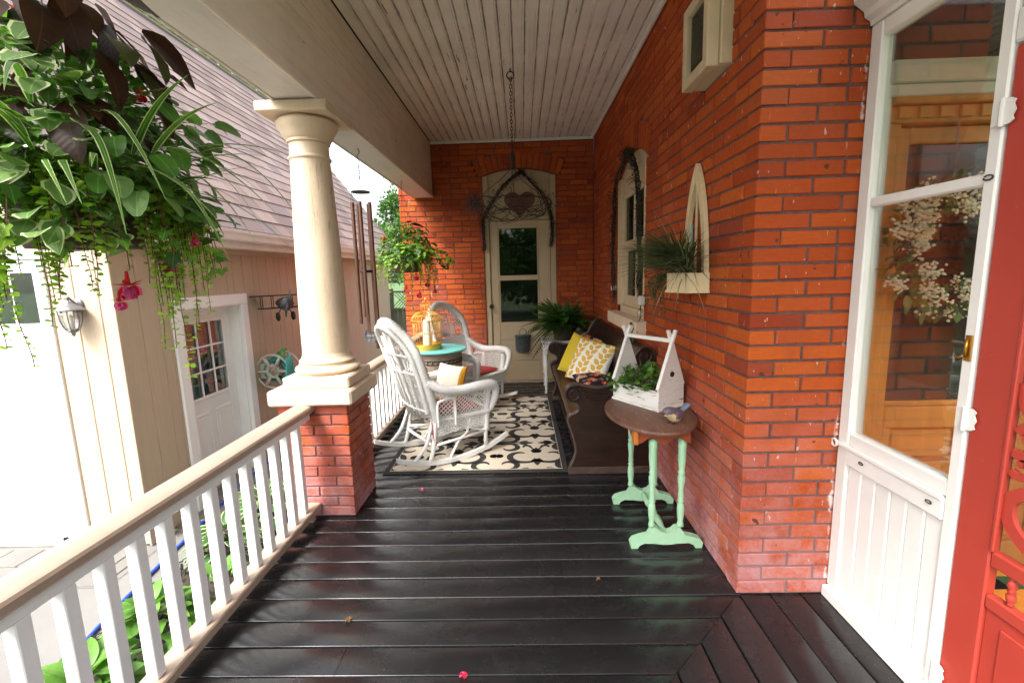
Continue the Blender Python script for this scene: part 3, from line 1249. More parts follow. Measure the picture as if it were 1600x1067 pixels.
# casing: side boards, arched head board, sashes
parts('casing', 'window_cream', win, (X + .02, X + .14, y0 + .002, y0 + .085, zs + .06, sp), (X + .02, X + .14, y1 - .085, y1 - .002, zs + .06, sp), bev=.005)
m = MB()
pts = arch_outline(y0 + .003, y1 - .003, sp - .16, sp, rise - .002)
m.prism(pts, X + .03, X + .14, 'x')
m.build('head_board', 'window_cream', win, fix=True)
part('sill', 'stone_cream', win, (X - .085, X + .10, y0 - .07, y1 + .09, zs - .115, zs - .004), bev=.008)
part('sub_sill', 'window_cream', win, (X + .025, X + .14, y0 + .003, y1 - .003, zs - .003, zs + .059), bev=.004)
sz0, sz1, szm = zs + .06, sp - .16, 1.72
for (a, b) in ((sz0, szm), (szm, sz1)):
    off = .05 if a == sz0 else .03
    sash = part('sash', 'window_cream', win, (X + off, X + off + .04, y0 + .086, y0 + .145, a, b), (X + off, X + off + .04, y1 - .145, y1 - .086, a, b), (X + off + .002, X + off + .038, y0 + .145, y1 - .145, a, a + (.10 if a == sz0 else .045)), (X + off + .002, X + off + .038, y0 + .145, y1 - .145, b - .045, b), (X + off + .004, X + off + .036, (y0 + y1) / 2 - .016, (y0 + y1) / 2 + .016, a + .04, b - .04), bev=.004)
    for q0, q1 in ((y0 + .14, (y0 + y1) / 2), ((y0 + y1) / 2, y1 - .14)):
        part('pane', 'glass_dark', sash, (X + off + .018, X + off + .022, q0, q1, a + .04, b - .04), bev=0)
parts('storm_stop', 'window_cream', win, (X - .004, X + .03, y0 + .003, y0 + .03, zs + .06, sp - .01), (X - .004, X + .03, y1 - .03, y1 - .003, zs + .06, sp - .01), bev=.003)

# ---- small high window that stands proud of the wall
sw = empty('window', parent=house)
ya, yb, za, zb = SW
def frame_box(name, mat, par, xo, xi, ya, yb, za, zb, w, bev=.004):
    return part(name, mat, par, (xo, xi, ya, ya + w, za, zb), (xo, xi, yb - w, yb, za, zb), (xo + .001, xi - .001, ya + w, yb - w, za, za + w), (xo + .001, xi - .001, ya + w, yb - w, zb - w, zb), bev=bev)
frame_box('frame', 'window_cream', sw, WX - .048, WX + .06, ya + .004, yb - .004, za + .004, zb - .004, .03)
frame_box('sash', 'window_cream', sw, WX - .105, WX - .049, ya + .022, yb - .0, za - .0, zb + .02, .05)
part('pane', 'glass_dark', sw, (WX - .080, WX - .076, ya + .05, yb - .03, za + .03, zb - .02), bev=0)
part('back_board', 'window_cream', sw, (WX + .02, WX + .03, ya + .03, yb - .03, za + .03, zb - .03), bev=0)

# ---- back door with arched head panel
dr = empty('door', parent=house)
Y = WY1
parts('jamb', 'door_cream', dr, (DX0 + .002, DX0 + .075, Y + .02, Y + .15, .0, DSP), (DX1 - .075, DX1 - .002, Y + .02, Y + .15, .0, DSP), bev=.005)
m = MB()
m.prism(arch_outline(DX0 + .003, DX1 - .003, 2.235, DSP, DRISE - .002), Y + .055, Y + .15, 'y')
m.build('head_panel', 'door_cream', dr, fix=True)
part('panel_moulding', 'door_cream', dr, (-.405, -.385, Y + .043, Y + .056, 2.30, 2.70), (.37, .39, Y + .043, Y + .056, 2.30, 2.70), (-.384, .369, Y + .044, Y + .056, 2.30, 2.32), (-.384, .369, Y + .044, Y + .056, 2.68, 2.70), bev=.003)
part('transom_bar', 'door_cream', dr, (DX0 + .076, DX1 - .076, Y + .028, Y + .15, 2.185, 2.234), bev=.005)
lx0, lx1 = DX0 + .08, DX1 - .08
parts('stile', 'door_cream', dr, (lx0, -.305, Y + .04, Y + .09, .03, 2.18), (.235, lx1, Y + .04, Y + .09, .03, 2.18), bev=.004)
part('rail', 'door_cream', dr, (-.304, .234, Y + .041, Y + .089, 2.085, 2.179), bev=.004)
part('rail', 'door_cream', dr, (-.304, .234, Y + .041, Y + .089, 1.402, 1.468), bev=.004)
part('rail', 'door_cream', dr, (-.304, .234, Y + .041, Y + .089, .60, .838), bev=.004)
part('kick_panel', 'door_cream', dr, (-.304, .234, Y + .048, Y + .085, .31, .598), bev=.004)
part('kick_panel', 'door_cream', dr, (-.304, .234, Y + .045, Y + .085, .032, .308), bev=.004)
frame_y = [(-.300, -.286), (.214, .230)]
parts('glass_bead', 'door_cream', dr, (-.303, -.286, Y + .034, Y + .041, .84, 2.083), (.216, .233, Y + .034, Y + .041, .84, 2.083), bev=.003)
for a, b in ((.836, 1.405), (1.465, 2.087)):
    part('pane', 'glass_dark', dr, (-.31, .24, Y + .062, Y + .066, a, b), bev=0)
part('door_back', 'dark_void', dr, (-.42, .42, Y + .16, Y + .17, .03, 2.7), bev=0)
part('threshold', 'rail_tan', dr, (DX0 + .076, DX1 - .076, Y - .02, Y + .15, .001, .029), bev=.004)
m = MB()
m.lathe([(.0, 0), (.03, .002), (.03, .006), (.011, .01), (.011, .03), (.026, .038), (.03, .05), (.024, .062), (.0, .066)], 16, mw=Matrix.Translation((-.412, Y + .04, 1.06)) @ Matrix.Rotation(PI / 2, 4, 'X'))
m.build('knob', 'rust_iron', dr, smooth=True)

# ---- oak entrance door seen through the vestibule glass
fd = empty('door', parent=house)
Yd = 1.99
part('wall_edge', 'vestibule_white', fd, (FX1 + .001, FX1 + .022, WY0 + .004, Yd + .25, 0, 2.14), bev=.004)
parts('frame', 'oak', fd, (FX1 + .024, FX1 + .075, Yd - .02, Yd + .10, .0, 2.05), (2.72, 2.80, Yd - .02, Yd + .10, .0, 2.05), bev=.006)
part('frame_head', 'oak', fd, (FX1 + .024, 2.80, Yd - .025, Yd + .10, 2.051, 2.115), bev=.006)
part('cap_moulding', 'oak', fd, (FX1 + .024, 2.85, Yd - .055, Yd + .10, 2.116, 2.14), bev=.006)
for i in range(16):
    part('dentil', 'oak', fd, (FX1 + .06 + i * .08, FX1 + .108 + i * .08, Yd - .038, Yd - .0255, 2.065, 2.108), bev=.002)
part('lintel', 'vestibule_white', fd, (FX1 + .001, 3.0, WY0 + .002, Yd + .20, 2.142, 2.19), (FX1 + .001, 3.0, WY0 - .018, Yd + .20, 2.191, 2.27), bev=.006)
for k_, (i0, i1) in enumerate(((.0, .016), (.017, .030))):
    part('frame_bead', 'oak', fd, (FX1 + .076 + i0, FX1 + .076 + i1, Yd - .012 + k_ * .012, Yd + .06, .0, 2.05 - i0), bev=.003)
dx0 = FX1 + .107
parts('stile', 'oak', fd, (dx0, dx0 + .05, Yd + .02, Yd + .065, .02, 2.045), (2.60, 2.718, Yd + .02, Yd + .065, .02, 2.045), bev=.005)
parts('rail', 'oak', fd, (dx0 + .051, 2.599, Yd + .021, Yd + .064, .76, .86), (dx0 + .051, 2.599, Yd + .021, Yd + .064, .52, .60), (dx0 + .051, 2.599, Yd + .021, Yd + .064, .02, .20), (dx0 + .051, 2.599, Yd + .021, Yd + .064, 1.98, 2.045), bev=.005)
parts('rail', 'oak', fd, (dx0 + .051, 2.599, Yd + .026, Yd + .060, .861, .885), bev=.004)
for i in range(3):
    a = dx0 + .07 + i * .335
    parts('panel', 'oak', fd, (a + .02, a + .30, Yd + .028, Yd + .055, .615, .745), (a + .02, a + .30, Yd + .028, Yd + .055, .22, .50), bev=.012)
    part('mullion', 'oak', fd, (a - .018, a + .018, Yd + .023, Yd + .062, .601, .759), bev=.004)
part('panel_board', 'oak', fd, (dx0 + .05, 2.60, Yd + .05, Yd + .058, .2, .76), bev=0)
part('pane', 'glass_dark', fd, (dx0 + .045, 2.605, Yd + .04, Yd + .044, .88, 1.985), bev=0)
part('transom_pane', 'glass_dark', fd, (FX1, 3.0, Yd + .04, Yd + .044, 2.27, 2.9), bev=0)
part('hall_wall', 'dark_void', fd, (FX1 - .0, 3.6, Yd + .5, Yd + .55, 0, 3.2), (FX1 - .03, FX1 - .001, Yd + .06, Yd + .5, 0, 3.2), (3.6, 3.65, Yd, Yd + .5, 0, 3.2), bev=0)
tag(house, 'red brick house wall with arched window, back door and oak entrance door', 'house')
rebase(house, (WX, WY0, 0))

# ------------------------------------------------------------------ glazed entry vestibule
VX = 1.365
ves = empty('entry_vestibule')
WH = 'vestibule_white'
VY0, VY1 = 1.384, WY0 - .003          # glazed bay between the hinge post and the brick
part('corner_post', WH, ves, (VX, VX + .045, VY1 - .062, VY1, .055, 2.395), bev=.006)
part('hinge_post', WH, ves, (VX - .004, VX + .05, VY0, VY0 + .040, .055, 2.395), bev=.005)
part('base_board', WH, ves, (VX - .022, VX + .085, VY0 - .9, VY1, .0, .054), bev=.006)
part('head_rail', WH, ves, (VX + .002, VX + .043, VY0 + .041, VY1 - .063, 2.335, 2.394), bev=.005)
part('glazing_bar', WH, ves, (VX + .006, VX + .038, VY0 + .041, VY1 - .063, 1.715, 1.752), bev=.006)
part('sill_rail', WH, ves, (VX + .002, VX + .043, VY0 + .041, VY1 - .063, .735, .797), bev=.007)
part('sill_moulding', WH, ves, (VX - .014, VX + .001, VY0 + .041, VY1 - .004, .722, .745), bev=.006)
part('apron_rail', WH, ves, (VX - .006, VX + .041, VY0 + .041, VY1 - .063, .655, .7345), bev=.005)
y = VY0 + .042
bw = (VY1 - .063 - y) / 6
for i in range(6):
    part('board', WH, ves, (VX + .010 + rnd(0, .001), VX + .03, y + .0012, y + bw - .0012, .055, .654), bev=.0055)
    y += bw
part('backing', 'interior_wall', ves, (VX + .032, VX + .04, VY0 + .04, VY1 - .06, .06, .70), bev=0)
for a, b in ((.79, 1.72), (1.748, 2.34)):
    part('pane', 'glass', ves, (VX + .024, VX + .027, VY0 + .036, VY1 - .058, a, b), bev=0)
m = MB()          # cornice
prof = [(VX + .09, 2.396), (VX - .005, 2.396), (VX - .008, 2.412), (VX - .03, 2.425), (VX - .034, 2.445), (VX - .075, 2.475), (VX - .08, 2.53), (VX + .09, 2.53)]
m.prism(prof, .3, VY1 - .002, 'y')
m.build('cornice', WH, ves, fix=True)
part('roof_board', WH, ves, (VX - .10, 3.0, .28, VY1 - .004, 2.532, 2.56), bev=.004)
part('ceiling', 'vestibule_lining', ves, (VX + .09, 3.0, .3, VY1 - .004, 2.50, 2.529), bev=0)
part('end_wall', 'vestibule_lining', ves, (VX + .09, 3.0, .30, .33, .0, .3), bev=0)
part('end_pane', 'glass', ves, (VX + .09, 3.0, .314, .318, .3, 2.5), bev=0)
part('far_wall', 'vestibule_lining', ves, (2.95, 3.0, .33, VY1 - .01, .0, .6), bev=0)  # unseen far side, made low and pale to bring more light inside
parts('far_post', WH, ves, (2.95, 3.0, 1.0, 1.08, .6, 2.4), (2.95, 3.0, .34, .42, .6, 2.4), bev=.004)
part('far_pane', 'glass', ves, (2.97, 2.975, .34, VY1 - .01, .6, 2.45), bev=0)  # glass added on the unseen side to brighten the vestibule
part('inner_floor', 'oak', ves, (VX + .10, 2.94, .34, VY1 - .01, .0, .02), bev=0)
for (yy, zz) in ((1.78, .70), (1.47, .70)):          # screw eyes in the apron rail
    m = MB()
    m.tube([(VX - .012 + .0, yy + .011 * math.cos(a), zz + .005 * math.sin(a)) for a in np.linspace(0, 2 * PI, 13)[:-1]], .0022, 5, closed=True)
    m.build('screw_eye', 'rust_iron', ves, smooth=True)
m = MB()
for zz in (1.735, 2.29):
    m.tube([(VX - .008, VY0 + .02 + .014 * math.cos(a), zz + .007 * math.sin(a)) for a in np.linspace(.6, 2 * PI, 10)], .0024, 5)
m.build('cabin_hook', 'rust_iron', ves, smooth=True)
part('latch_plate', 'brass', ves, (VX - .009, VX - .0045, VY0 + .006, VY0 + .03, 1.195, 1.275), bev=.002)
m = MB()
m.tube([(VX - .014, VY0 + .018, 1.21), (VX - .014, VY0 + .018, 1.262)], .005, 8)
m.tube([(VX - .014, VY0 + .018, 1.215), (VX - .02, VY0 + .03, 1.205), (VX - .018, VY0 + .045, 1.203)], .003, 6)
m.build('latch_bolt', 'brass', ves, smooth=True)
# eye hook on the brick next to the sill
m = MB()
m.tube([(VX - .02, WY0 - .012 + .016 * math.cos(a), .735 + .016 * math.sin(a)) for a in np.linspace(0, 2 * PI, 15)[:-1]], .0045, 6, closed=True)
m.build('ring', WH, ves, smooth=True)

# red screen door, hung on the post
sdo = empty('screen_door', parent=ves)
RD = 'red_door'
dx, dX = VX + .002, VX + .036
d0, d1 = .50, VY0 - .004
part('stile', RD, sdo, (dx, dX, d1 - .108, d1, .06, 2.075), bev=.005)
part('stile', RD, sdo, (dx, dX, d0, d0 + .108, .06, 2.075), bev=.005)
i0, i1 = d0 + .109, d1 - .109
for a, b in ((1.965, 2.074), (.602, .650), (.468, .512), (.061, .20)):
    part('rail', RD, sdo, (dx + .0015, dX - .0015, i0, i1, a, b), bev=.005)
part('panel', RD, sdo, (dx + .010, dX - .008, i0, i1, .201, .467), bev=.003)
part('raised_panel', RD, sdo, (dx + .003, dx + .0095, i0 + .05, i1 - .05, .235, .433), bev=.003)
parts('moulding', RD, sdo, (dx - .006, dx + .006, i1 - .012, i1, .651, 1.964), (dx - .006, dx + .006, i0, i0 + .012, .651, 1.964), bev=.003)
part('mesh_screen', 'screen_mesh', sdo, (dX - .010, dX - .008, i0, i1, .651, 1.964), bev=0)
# spindles
sp_ = MB()
pr = [(.004, .513), (.010, .516), (.006, .522), (.011, .530), (.0125, .545), (.007, .555), (.011, .558), (.007, .562), (.0125, .572), (.010, .588), (.006, .594), (.010, .599), (.004, .6015)]
sp_.lathe(pr, 12)
spm = sp_.mesh('spindle', RD, True)
for i in range(6):
    inst('spindle', spm, sdo, ((dx + dX) / 2, i1 - .055 - i * .095, 0))


def ribbon_scroll(path, w, x0, x1, name, parent, closed=False):
    """flat fretwork ribbon along a (y,z) path with square edges"""
    m = MB()
    n = len(path)
    L = []
    R = []
    for i in range(n):
        p = Vector((*path[i],))
        t = Vector(path[min(i + 1, n - 1)]) - Vector(path[max(i - 1, 0)])
        t.normalize()
        nn = Vector((-t.y, t.x))
        ww = w[i] if isinstance(w, list) else w
        L.append(p + nn * ww)
        R.append(p - nn * ww)
    for i in range(n - 1):
        q = [L[i], L[i + 1], R[i + 1], R[i]]
        vs = [(x0, a.x, a.y) for a in q] + [(x1, a.x, a.y) for a in q]
        m.add(vs, [(0, 1, 2, 3), (7, 6, 5, 4), (0, 4, 5, 1), (2, 6, 7, 3)] + ([(3, 7, 4, 0)] if i == 0 else []) + ([(1, 5, 6, 2)] if i == n - 2 else []))
    return m.build(name, RD, parent, fix=True)


def sp2(pts, sub=8):
    return [(p.x, p.y) for p in smooth_path([Vector((a, b, 0)) for a, b in pts], sub)]


x0, x1 = dx + .008, dX - .012
# big C scrolls sitting on the rail, finials and brackets in the corners
ys = i1
for sgn, base in ((-1, i1), (1, i0)):
    Y_ = lambda v: base + sgn * v
    ribbon_scroll(sp2([(Y_(.20), .655), (Y_(.09), .70), (Y_(.028), .755), (Y_(.022), .82), (Y_(.07), .865), (Y_(.13), .90), (Y_(.165), .96), (Y_(.15), 1.02), (Y_(.115), 1.03), (Y_(.095), 1.0), (Y_(.11), .975)]), .017, x0, x1, 'scroll', sdo)
    ribbon_scroll(sp2([(Y_(.013), .905), (Y_(.04), .895), (Y_(.062), .915), (Y_(.05), .94), (Y_(.03), .93)]), .010, x0, x1, 'scroll', sdo)
    ribbon_scroll(sp2([(Y_(.012), .96), (Y_(.05), .955), (Y_(.075), .985), (Y_(.055), 1.01), (Y_(.035), 1.0)]), .011, x0, x1, 'scroll', sdo)
    ribbon_scroll(sp2([(Y_(.018), 1.02), (Y_(.045), 1.06), (Y_(.02), 1.10), (Y_(.012), 1.16)]), [.012 - .0003 * i for i in range(25)], x0, x1, 'scroll', sdo)
    ribbon_scroll(sp2([(Y_(.17), .73), (Y_(.12), .76), (Y_(.10), .81), (Y_(.14), .84), (Y_(.17), .81)]), .013, x0, x1, 'scroll', sdo)
    ribbon_scroll(sp2([(Y_(.013), 1.90), (Y_(.07), 1.88), (Y_(.11), 1.92), (Y_(.10), 1.955)]), .012, x0, x1, 'scroll', sdo)
ribbon_scroll(sp2([((i0 + i1) / 2, .655), ((i0 + i1) / 2, .80), ((i0 + i1) / 2 + .012, .95), ((i0 + i1) / 2, 1.12)]), .014, x0, x1, 'scroll', sdo)
# white leaf hinges
for zz in (1.905, 1.02, .14):
    hg = MB()
    out = [(0, -.034), (.016, -.034), (.026, -.026), (.022, -.016), (.028, 0), (.022, .016), (.026, .026), (.016, .034), (0, .034)]
    hg.prism([(d1 - u * 1.15 + .002, zz + v) for u, v in out], VX - .0095, VX - .0055, 'x')
    hg.prism([(d1 + .034 - 0 + .0 - (0) , zz - .032), (d1 + .006, zz - .032), (d1 + .006, zz + .032), (d1 + .034, zz + .032)], VX - .0095, VX - .0055, 'x')
    hg.tube([(VX - .013, d1 + .003, zz - .038), (VX - .013, d1 + .003, zz + .038)], .0065, 8)
    hg.build('hinge', WH, sdo, fix=True)
part('door_head', WH, ves, (VX - .004, VX + .09, .40, VY0 - .001, 2.082, 2.17), bev=.006)
part('over_panel', WH, ves, (VX + .004, VX + .08, .40, VY0 - .001, 2.171, 2.394), bev=.006)
part('latch_post', WH, ves, (VX - .004, VX + .09, .40, .494, .055, 2.08), bev=.006)
tag(ves, 'white glazed entry vestibule with red fretwork screen door at the right', 'vestibule')
rebase(ves, (VX, 1.4, 0))

# ------------------------------------------------------------------ garage
gar = empty('garage')
GX, GY0, GY1 = -3.40, 3.74, 11.7
front = part('front_wall', 'siding', gar, (-9.4, GX - .016, GY0 + .016, GY0 + .06, GZ, 2.2), bev=0)
dY0, dY1, dZ1 = 4.335, 5.56, 1.345
side = part('side_wall', 'siding', gar, (GX - .06, GX - .016, GY0 + .016, dY0 + .06, GZ, 2.06), (GX - .06, GX - .016, dY1 - .06, GY1, GZ, 2.06), (GX - .06, GX - .016, dY0 + .06, dY1 - .06, dZ1 - .06, 2.06), bev=0)
bwid = .205
y = GY0 + .04
ix = 0
while y < GY1:
    w = .118 if ix % 3 == 2 else bwid
    ya, yb = y, min(y + w, GY1)
    ix += 1
    y = yb
    segs = [(GZ + .02, 1.86)]
    lo, hi = max(ya, dY0 + .02), min(yb, dY1 - .02)
    if yb > dY0 and ya < dY1:
        if ya < dY0:
            segs = [(GZ + .02, 1.86)]
            part('siding_board', 'siding', side, (GX - .016, GX, ya + .004, dY0 - .0, GZ + .02, 1.86), bev=.004)
            segs = [(dZ1, 1.86)]
            ya = dY0
        elif yb > dY1:
            part('siding_board', 'siding', side, (GX - .016, GX, dY1, yb - .004, GZ + .02, 1.86), bev=.004)
            segs = [(dZ1, 1.86)]
            yb = dY1
        else:
            segs = [(dZ1, 1.86)]
    for a, b in segs:
        if yb - ya > .012:
            part('siding_board', 'siding', side, (GX - .016, GX, ya + .003, yb - .003, a, b), bev=.003)
x = GX - .005
for w in (.115, .205, .205, .02):
    part('siding_board', 'siding', front, (x - w + .003, x - .003, GY0, GY0 + .016, GZ + .02, 2.15), bev=.004)
    x -= w
part('corner_trim', 'siding', gar, (GX - .006, GX + .012, GY0 - .010, GY0 + .038, GZ + .01, 1.86), bev=.004)
part('front_siding', 'siding', front, (-9.4, -6.76, GY0, GY0 + .015, GZ + .02, 2.15), (-6.76, -3.95, GY0, GY0 + .015, 1.785, 2.15), bev=.003)
# overhead door
gd = empty('garage_door', parent=gar)
GDX0, GDX1 = -6.70, -3.975
parts('door_trim', 'garage_white', gd, (GDX1 - .0, GDX1 + .035, GY0 - .018, GY0 + .014, GZ, 1.78), (GDX0 - .05, GDX0, GY0 - .018, GY0 + .014, GZ, 1.78), (GDX0, GDX1, GY0 - .018, GY0 + .014, 1.72, 1.78), bev=.003)
npz = 4
ph = (1.72 - GZ - .01) / npz
for i in range(npz):
    za_ = GZ + .01 + i * ph
    sec = part('section', 'garage_white', gd, (GDX0, GDX1, GY0 + .004, GY0 + .0145, za_ + .003, za_ + ph - .003), bev=.003)
    for k in range(5):
        bx0 = GDX0 + .06 + k * .54
        if i < 3:
            part('raised_panel', 'garage_white', sec, (bx0, bx0 + .46, GY0 - .004, GY0 + .0035, za_ + .07, za_ + ph - .07), bev=.006)
        else:
            wf = part('window_frame', 'garage_white', sec, (bx0, bx0 + .46, GY0 - .006, GY0 + .0035, za_ + .08, za_ + .11), (bx0, bx0 + .46, GY0 - .006, GY0 + .0035, za_ + ph - .11, za_ + ph - .08), (bx0, bx0 + .03, GY0 - .006, GY0 + .0035, za_ + .111, za_ + ph - .111), (bx0 + .43, bx0 + .46, GY0 - .006, GY0 + .0035, za_ + .111, za_ + ph - .111), (bx0 + .22, bx0 + .24, GY0 - .006, GY0 + .0035, za_ + .111, za_ + ph - .111), bev=.003)
            part('window_pane', 'glass_dark', sec, (bx0 + .03, bx0 + .43, GY0 - .002, GY0 + .001, za_ + .11, za_ + ph - .11), bev=0)
for zz in (GZ + .085,):
    m = MB()
    m.prism([(GDX1 - .03, zz - .018), (GDX1 - .03, zz + .018), (GDX1 - .16, zz + .010), (GDX1 - .185, zz + .022), (GDX1 - .215, zz + .016), (GDX1 - .225, zz), (GDX1 - .215, zz - .016), (GDX1 - .185, zz - .022), (GDX1 - .16, zz - .010)], GY0 - .010, GY0 - .005, 'y')
    m.build('strap_hinge', 'black_iron', gd, fix=True)
# side door
sdr = empty('door', parent=gar)
tw = .125
WG = 'garage_white'
parts('trim', WG, sdr, (GX - .03, GX + .022, dY0, dY0 + tw, GZ, dZ1 - tw), (GX - .03, GX + .022, dY1 - tw, dY1, GZ, dZ1 - tw), (GX - .03, GX + .024, dY0, dY1, dZ1 - tw + .001, dZ1), bev=.005)
parts('jamb', WG, sdr, (GX - .20, GX - .031, dY0 + tw - .02, dY0 + tw + .012, GZ, dZ1 - tw), (GX - .20, GX - .031, dY1 - tw - .012, dY1 - tw + .02, GZ, dZ1 - tw), (GX - .20, GX - .031, dY0 + tw + .012, dY1 - tw - .012, dZ1 - tw - .025, dZ1 - tw), bev=.003)
a0, a1 = dY0 + tw + .016, dY1 - tw - .016
sx0, sx1 = GX - .185, GX - .145
g0, g1, gz0, gz1 = a0 + .14, a1 - .14, .23, 1.07
part('slab', WG, sdr, (sx0, sx1, a0, g0, GZ + .02, dZ1 - tw - .03), (sx0, sx1, g1, a1, GZ + .02, dZ1 - tw - .03), (sx0, sx1, g0, g1, gz1, dZ1 - tw - .03), (sx0, sx1, g0, g1, GZ + .02, gz0), bev=.002)
part('glass_frame', WG, sdr, (sx1, sx1 + .014, g0 - .02, g0 + .015, gz0 - .02, gz1 + .02), (sx1, sx1 + .014, g1 - .015, g1 + .02, gz0 - .02, gz1 + .02), (sx1, sx1 + .013, g0 + .015, g1 - .015, gz0 - .02, gz0 + .015), (sx1, sx1 + .013, g0 + .015, g1 - .015, gz1 - .015, gz1 + .02), bev=.004)
for i in (1, 2):
    yy = g0 + (g1 - g0) * i / 3
    part('muntin', WG, sdr, (sx1 - .008, sx1 + .008, yy - .009, yy + .009, gz0 + .015, gz1 - .015), bev=.002)
    zz = gz0 + (gz1 - gz0) * i / 3
    part('muntin', WG, sdr, (sx1 - .007, sx1 + .007, g0 + .015, g1 - .015, zz - .009, zz + .009), bev=.002)
for i in range(3):
    for k in range(3):
        part('pane', 'glass', sdr, (sx1 - .016, sx1 - .013, g0 + (g1 - g0) * i / 3, g0 + (g1 - g0) * (i + 1) / 3, gz0 + (gz1 - gz0) * k / 3, gz0 + (gz1 - gz0) * (k + 1) / 3), bev=0)
pm = (a0 + a1) / 2
for q0, q1 in ((a0 + .12, pm - .05), (pm + .05, a1 - .12)):
    part('panel_moulding', WG, sdr, (sx1, sx1 + .010, q0, q0 + .022, -.62, .06), (sx1, sx1 + .010, q1 - .022, q1, -.62, .06), (sx1, sx1 + .009, q0 + .022, q1 - .022, -.62, -.598), (sx1, sx1 + .009, q0 + .022, q1 - .022, .038, .06), bev=.004)
    part('raised_panel', WG, sdr, (sx1, sx1 + .006, q0 + .05, q1 - .05, -.57, .01), bev=.005)
m = MB()
m.lathe([(0, 0), (.03, .002), (.028, .007), (.011, .012), (.011, .035), (.026, .042), (.03, .055), (.02, .066), (0, .068)], 14, mw=Matrix.Translation((sx1, a0 + .065, .03)) @ Matrix.Rotation(PI / 2, 4, 'Y'))
m.build('knob', 'brass', sdr, smooth=True)
# things on shelves seen dimly behind the glass belong to the garage
shelf = part('shelf', 'dirty_white', gar, (GX - .75, GX - .45, 4.2, 5.7, .28, .30), (GX - .75, GX - .45, 4.2, 5.7, .62, .64), (GX - .8, GX - .76, 4.1, 5.8, GZ, 1.4), bev=.002)
rs = random.Random(4)
for i in range(12):
    m = MB()
    yy = 4.3 + i * .11
    zb_ = .30 if i % 2 else .64
    m.box(GX - .7, GX - .5, yy, yy + rs.uniform(.06, .1), zb_, zb_ + rs.uniform(.08, .22), bev=.006)
    m.build('stored_box', rs.choice(['dirty_white', 'hose_blue', 'red_cloth', 'zinc', 'turquoise', 'oak']), shelf)
part('inner_box', 'interior_wall', gar, (GX - 2.5, GX - 2.46, GY0 + .1, GY1, GZ, 2.0), (GX - 2.46, GX - .1, GY1 - .1, GY1 - .06, GZ, 2.0), (GX - 2.46, GX - .1, GY0 + .09, GY0 + .12, GZ, 2.0), (GX - 2.46, GX - .1, GY0 + .1, GY1 - .1, 1.95, 2.0), (GX - 2.46, GX - .1, GY0 + .1, GY1 - .1, GZ, GZ + .02), bev=0)
# eaves
part('soffit', 'gutter', gar, (GX - .06, -3.17, GY0 - .35, GY1 + .3, 1.862, 1.875), bev=0)
part('frieze', 'siding', gar, (GX - .0, GX + .018, GY0 - .0, GY1, 1.80, 1.861), bev=.003)
part('fascia', 'gutter', gar, (-3.19, -3.172, GY0 - .36, GY1 + .3, 1.855, 2.04), bev=.003)
m = MB()
pr = [(-3.171, 1.93), (-3.10, 1.93), (-3.085, 1.945), (-3.075, 1.99), (-3.06, 2.02), (-3.058, 2.05), (-3.068, 2.05), (-3.075, 2.03), (-3.09, 2.0), (-3.10, 1.955), (-3.11, 1.942), (-3.16, 1.942), (-3.171, 1.945)]
m.prism(pr, GY0 - .37, GY1 + .31, 'y')
m.build('gutter', 'gutter', gar, fix=True)
# roof: slope from the eave up to the ridge
rf = empty('roof', parent=gar)
EX, EZ, RX, RZ = -3.10, 2.055, -5.95, 5.72
sl_ = Vector((RX - EX, 0, RZ - EZ))
SL = sl_.length
sdir = sl_ / SL
snor = Vector((sdir.z, 0, -sdir.x))
if snor.x < 0: snor = -snor
RY0, RY1 = GY0 - .38, GY1 + .32
m = MB()
P = lambda s, y, h: Vector((EX, 0, EZ)) + sdir * s + snor * h + Vector((0, y, 0))
m.add([P(0, RY0, 0), P(SL, RY0, 0), P(SL, RY1, 0), P(0, RY1, 0), P(0, RY0, -.05), P(SL, RY0, -.05), P(SL, RY1, -.05), P(0, RY1, -.05)], [(3, 2, 1, 0), (4, 5, 6, 7), (0, 1, 5, 4), (2, 3, 7, 6), (1, 2, 6, 5), (3, 0, 4, 7)])
EX2 = RX - (EX - RX)
m.add([(RX, RY0, RZ), (EX2, RY0, EZ), (EX2, RY1, EZ), (RX, RY1, RZ)], [(0, 1, 2, 3)])
m.build('deck', 'fascia', rf, fix=True)
for tri in ([(EX - .1, RY0 + .37, 2.0), (EX2 + .1, RY0 + .37, 2.0), (RX, RY0 + .37, RZ - .1)], [(EX - .1, GY1, 2.0), (RX, GY1, RZ - .1), (EX2 + .1, GY1, 2.0)]):
    m = MB()
    m.add(tri, [(0, 1, 2)])
    m.build('gable', 'siding', gar)
part('rake_board', 'gutter', rf, (0, SL, 0, .03, -.16, -.052), bev=.004)
rb = [c for c in rf.children if c.name.startswith('rake_board')][0]
rb.matrix_local = Matrix.Translation((EX, RY0 - .005, EZ)) @ Matrix(((sdir.x, 0, snor.x, 0), (0, 1, 0, 0), (sdir.z, 0, snor.z, 0), (0, 0, 0, 1)))
expo = .212
nsh = int(SL / expo)
allsh = []
for c in range(nsh):
    y = RY0 - (.16 if c % 2 else 0) - rnd(0, .1)
    while y < RY1:
        w = rnd(.22, .55)
        ya, yb = max(y, RY0), min(y + w, RY1)
        y += w
        if yb - ya < .03:
            continue
        s0 = c * expo
        ctr = P(s0, (ya + yb) / 2, 0)
        d = ctr - CAMP
        zf = d.dot(fwd)
        vis = zf > 0 and abs(d.dot(r2) / zf) < 1.12 and d.dot(u2) / zf < .76
        allsh.append((1 / d.length ** 2 if vis else 0, s0, ya, yb))
thr = sorted([a[0] for a in allsh], reverse=True)[300]
rest = MB()
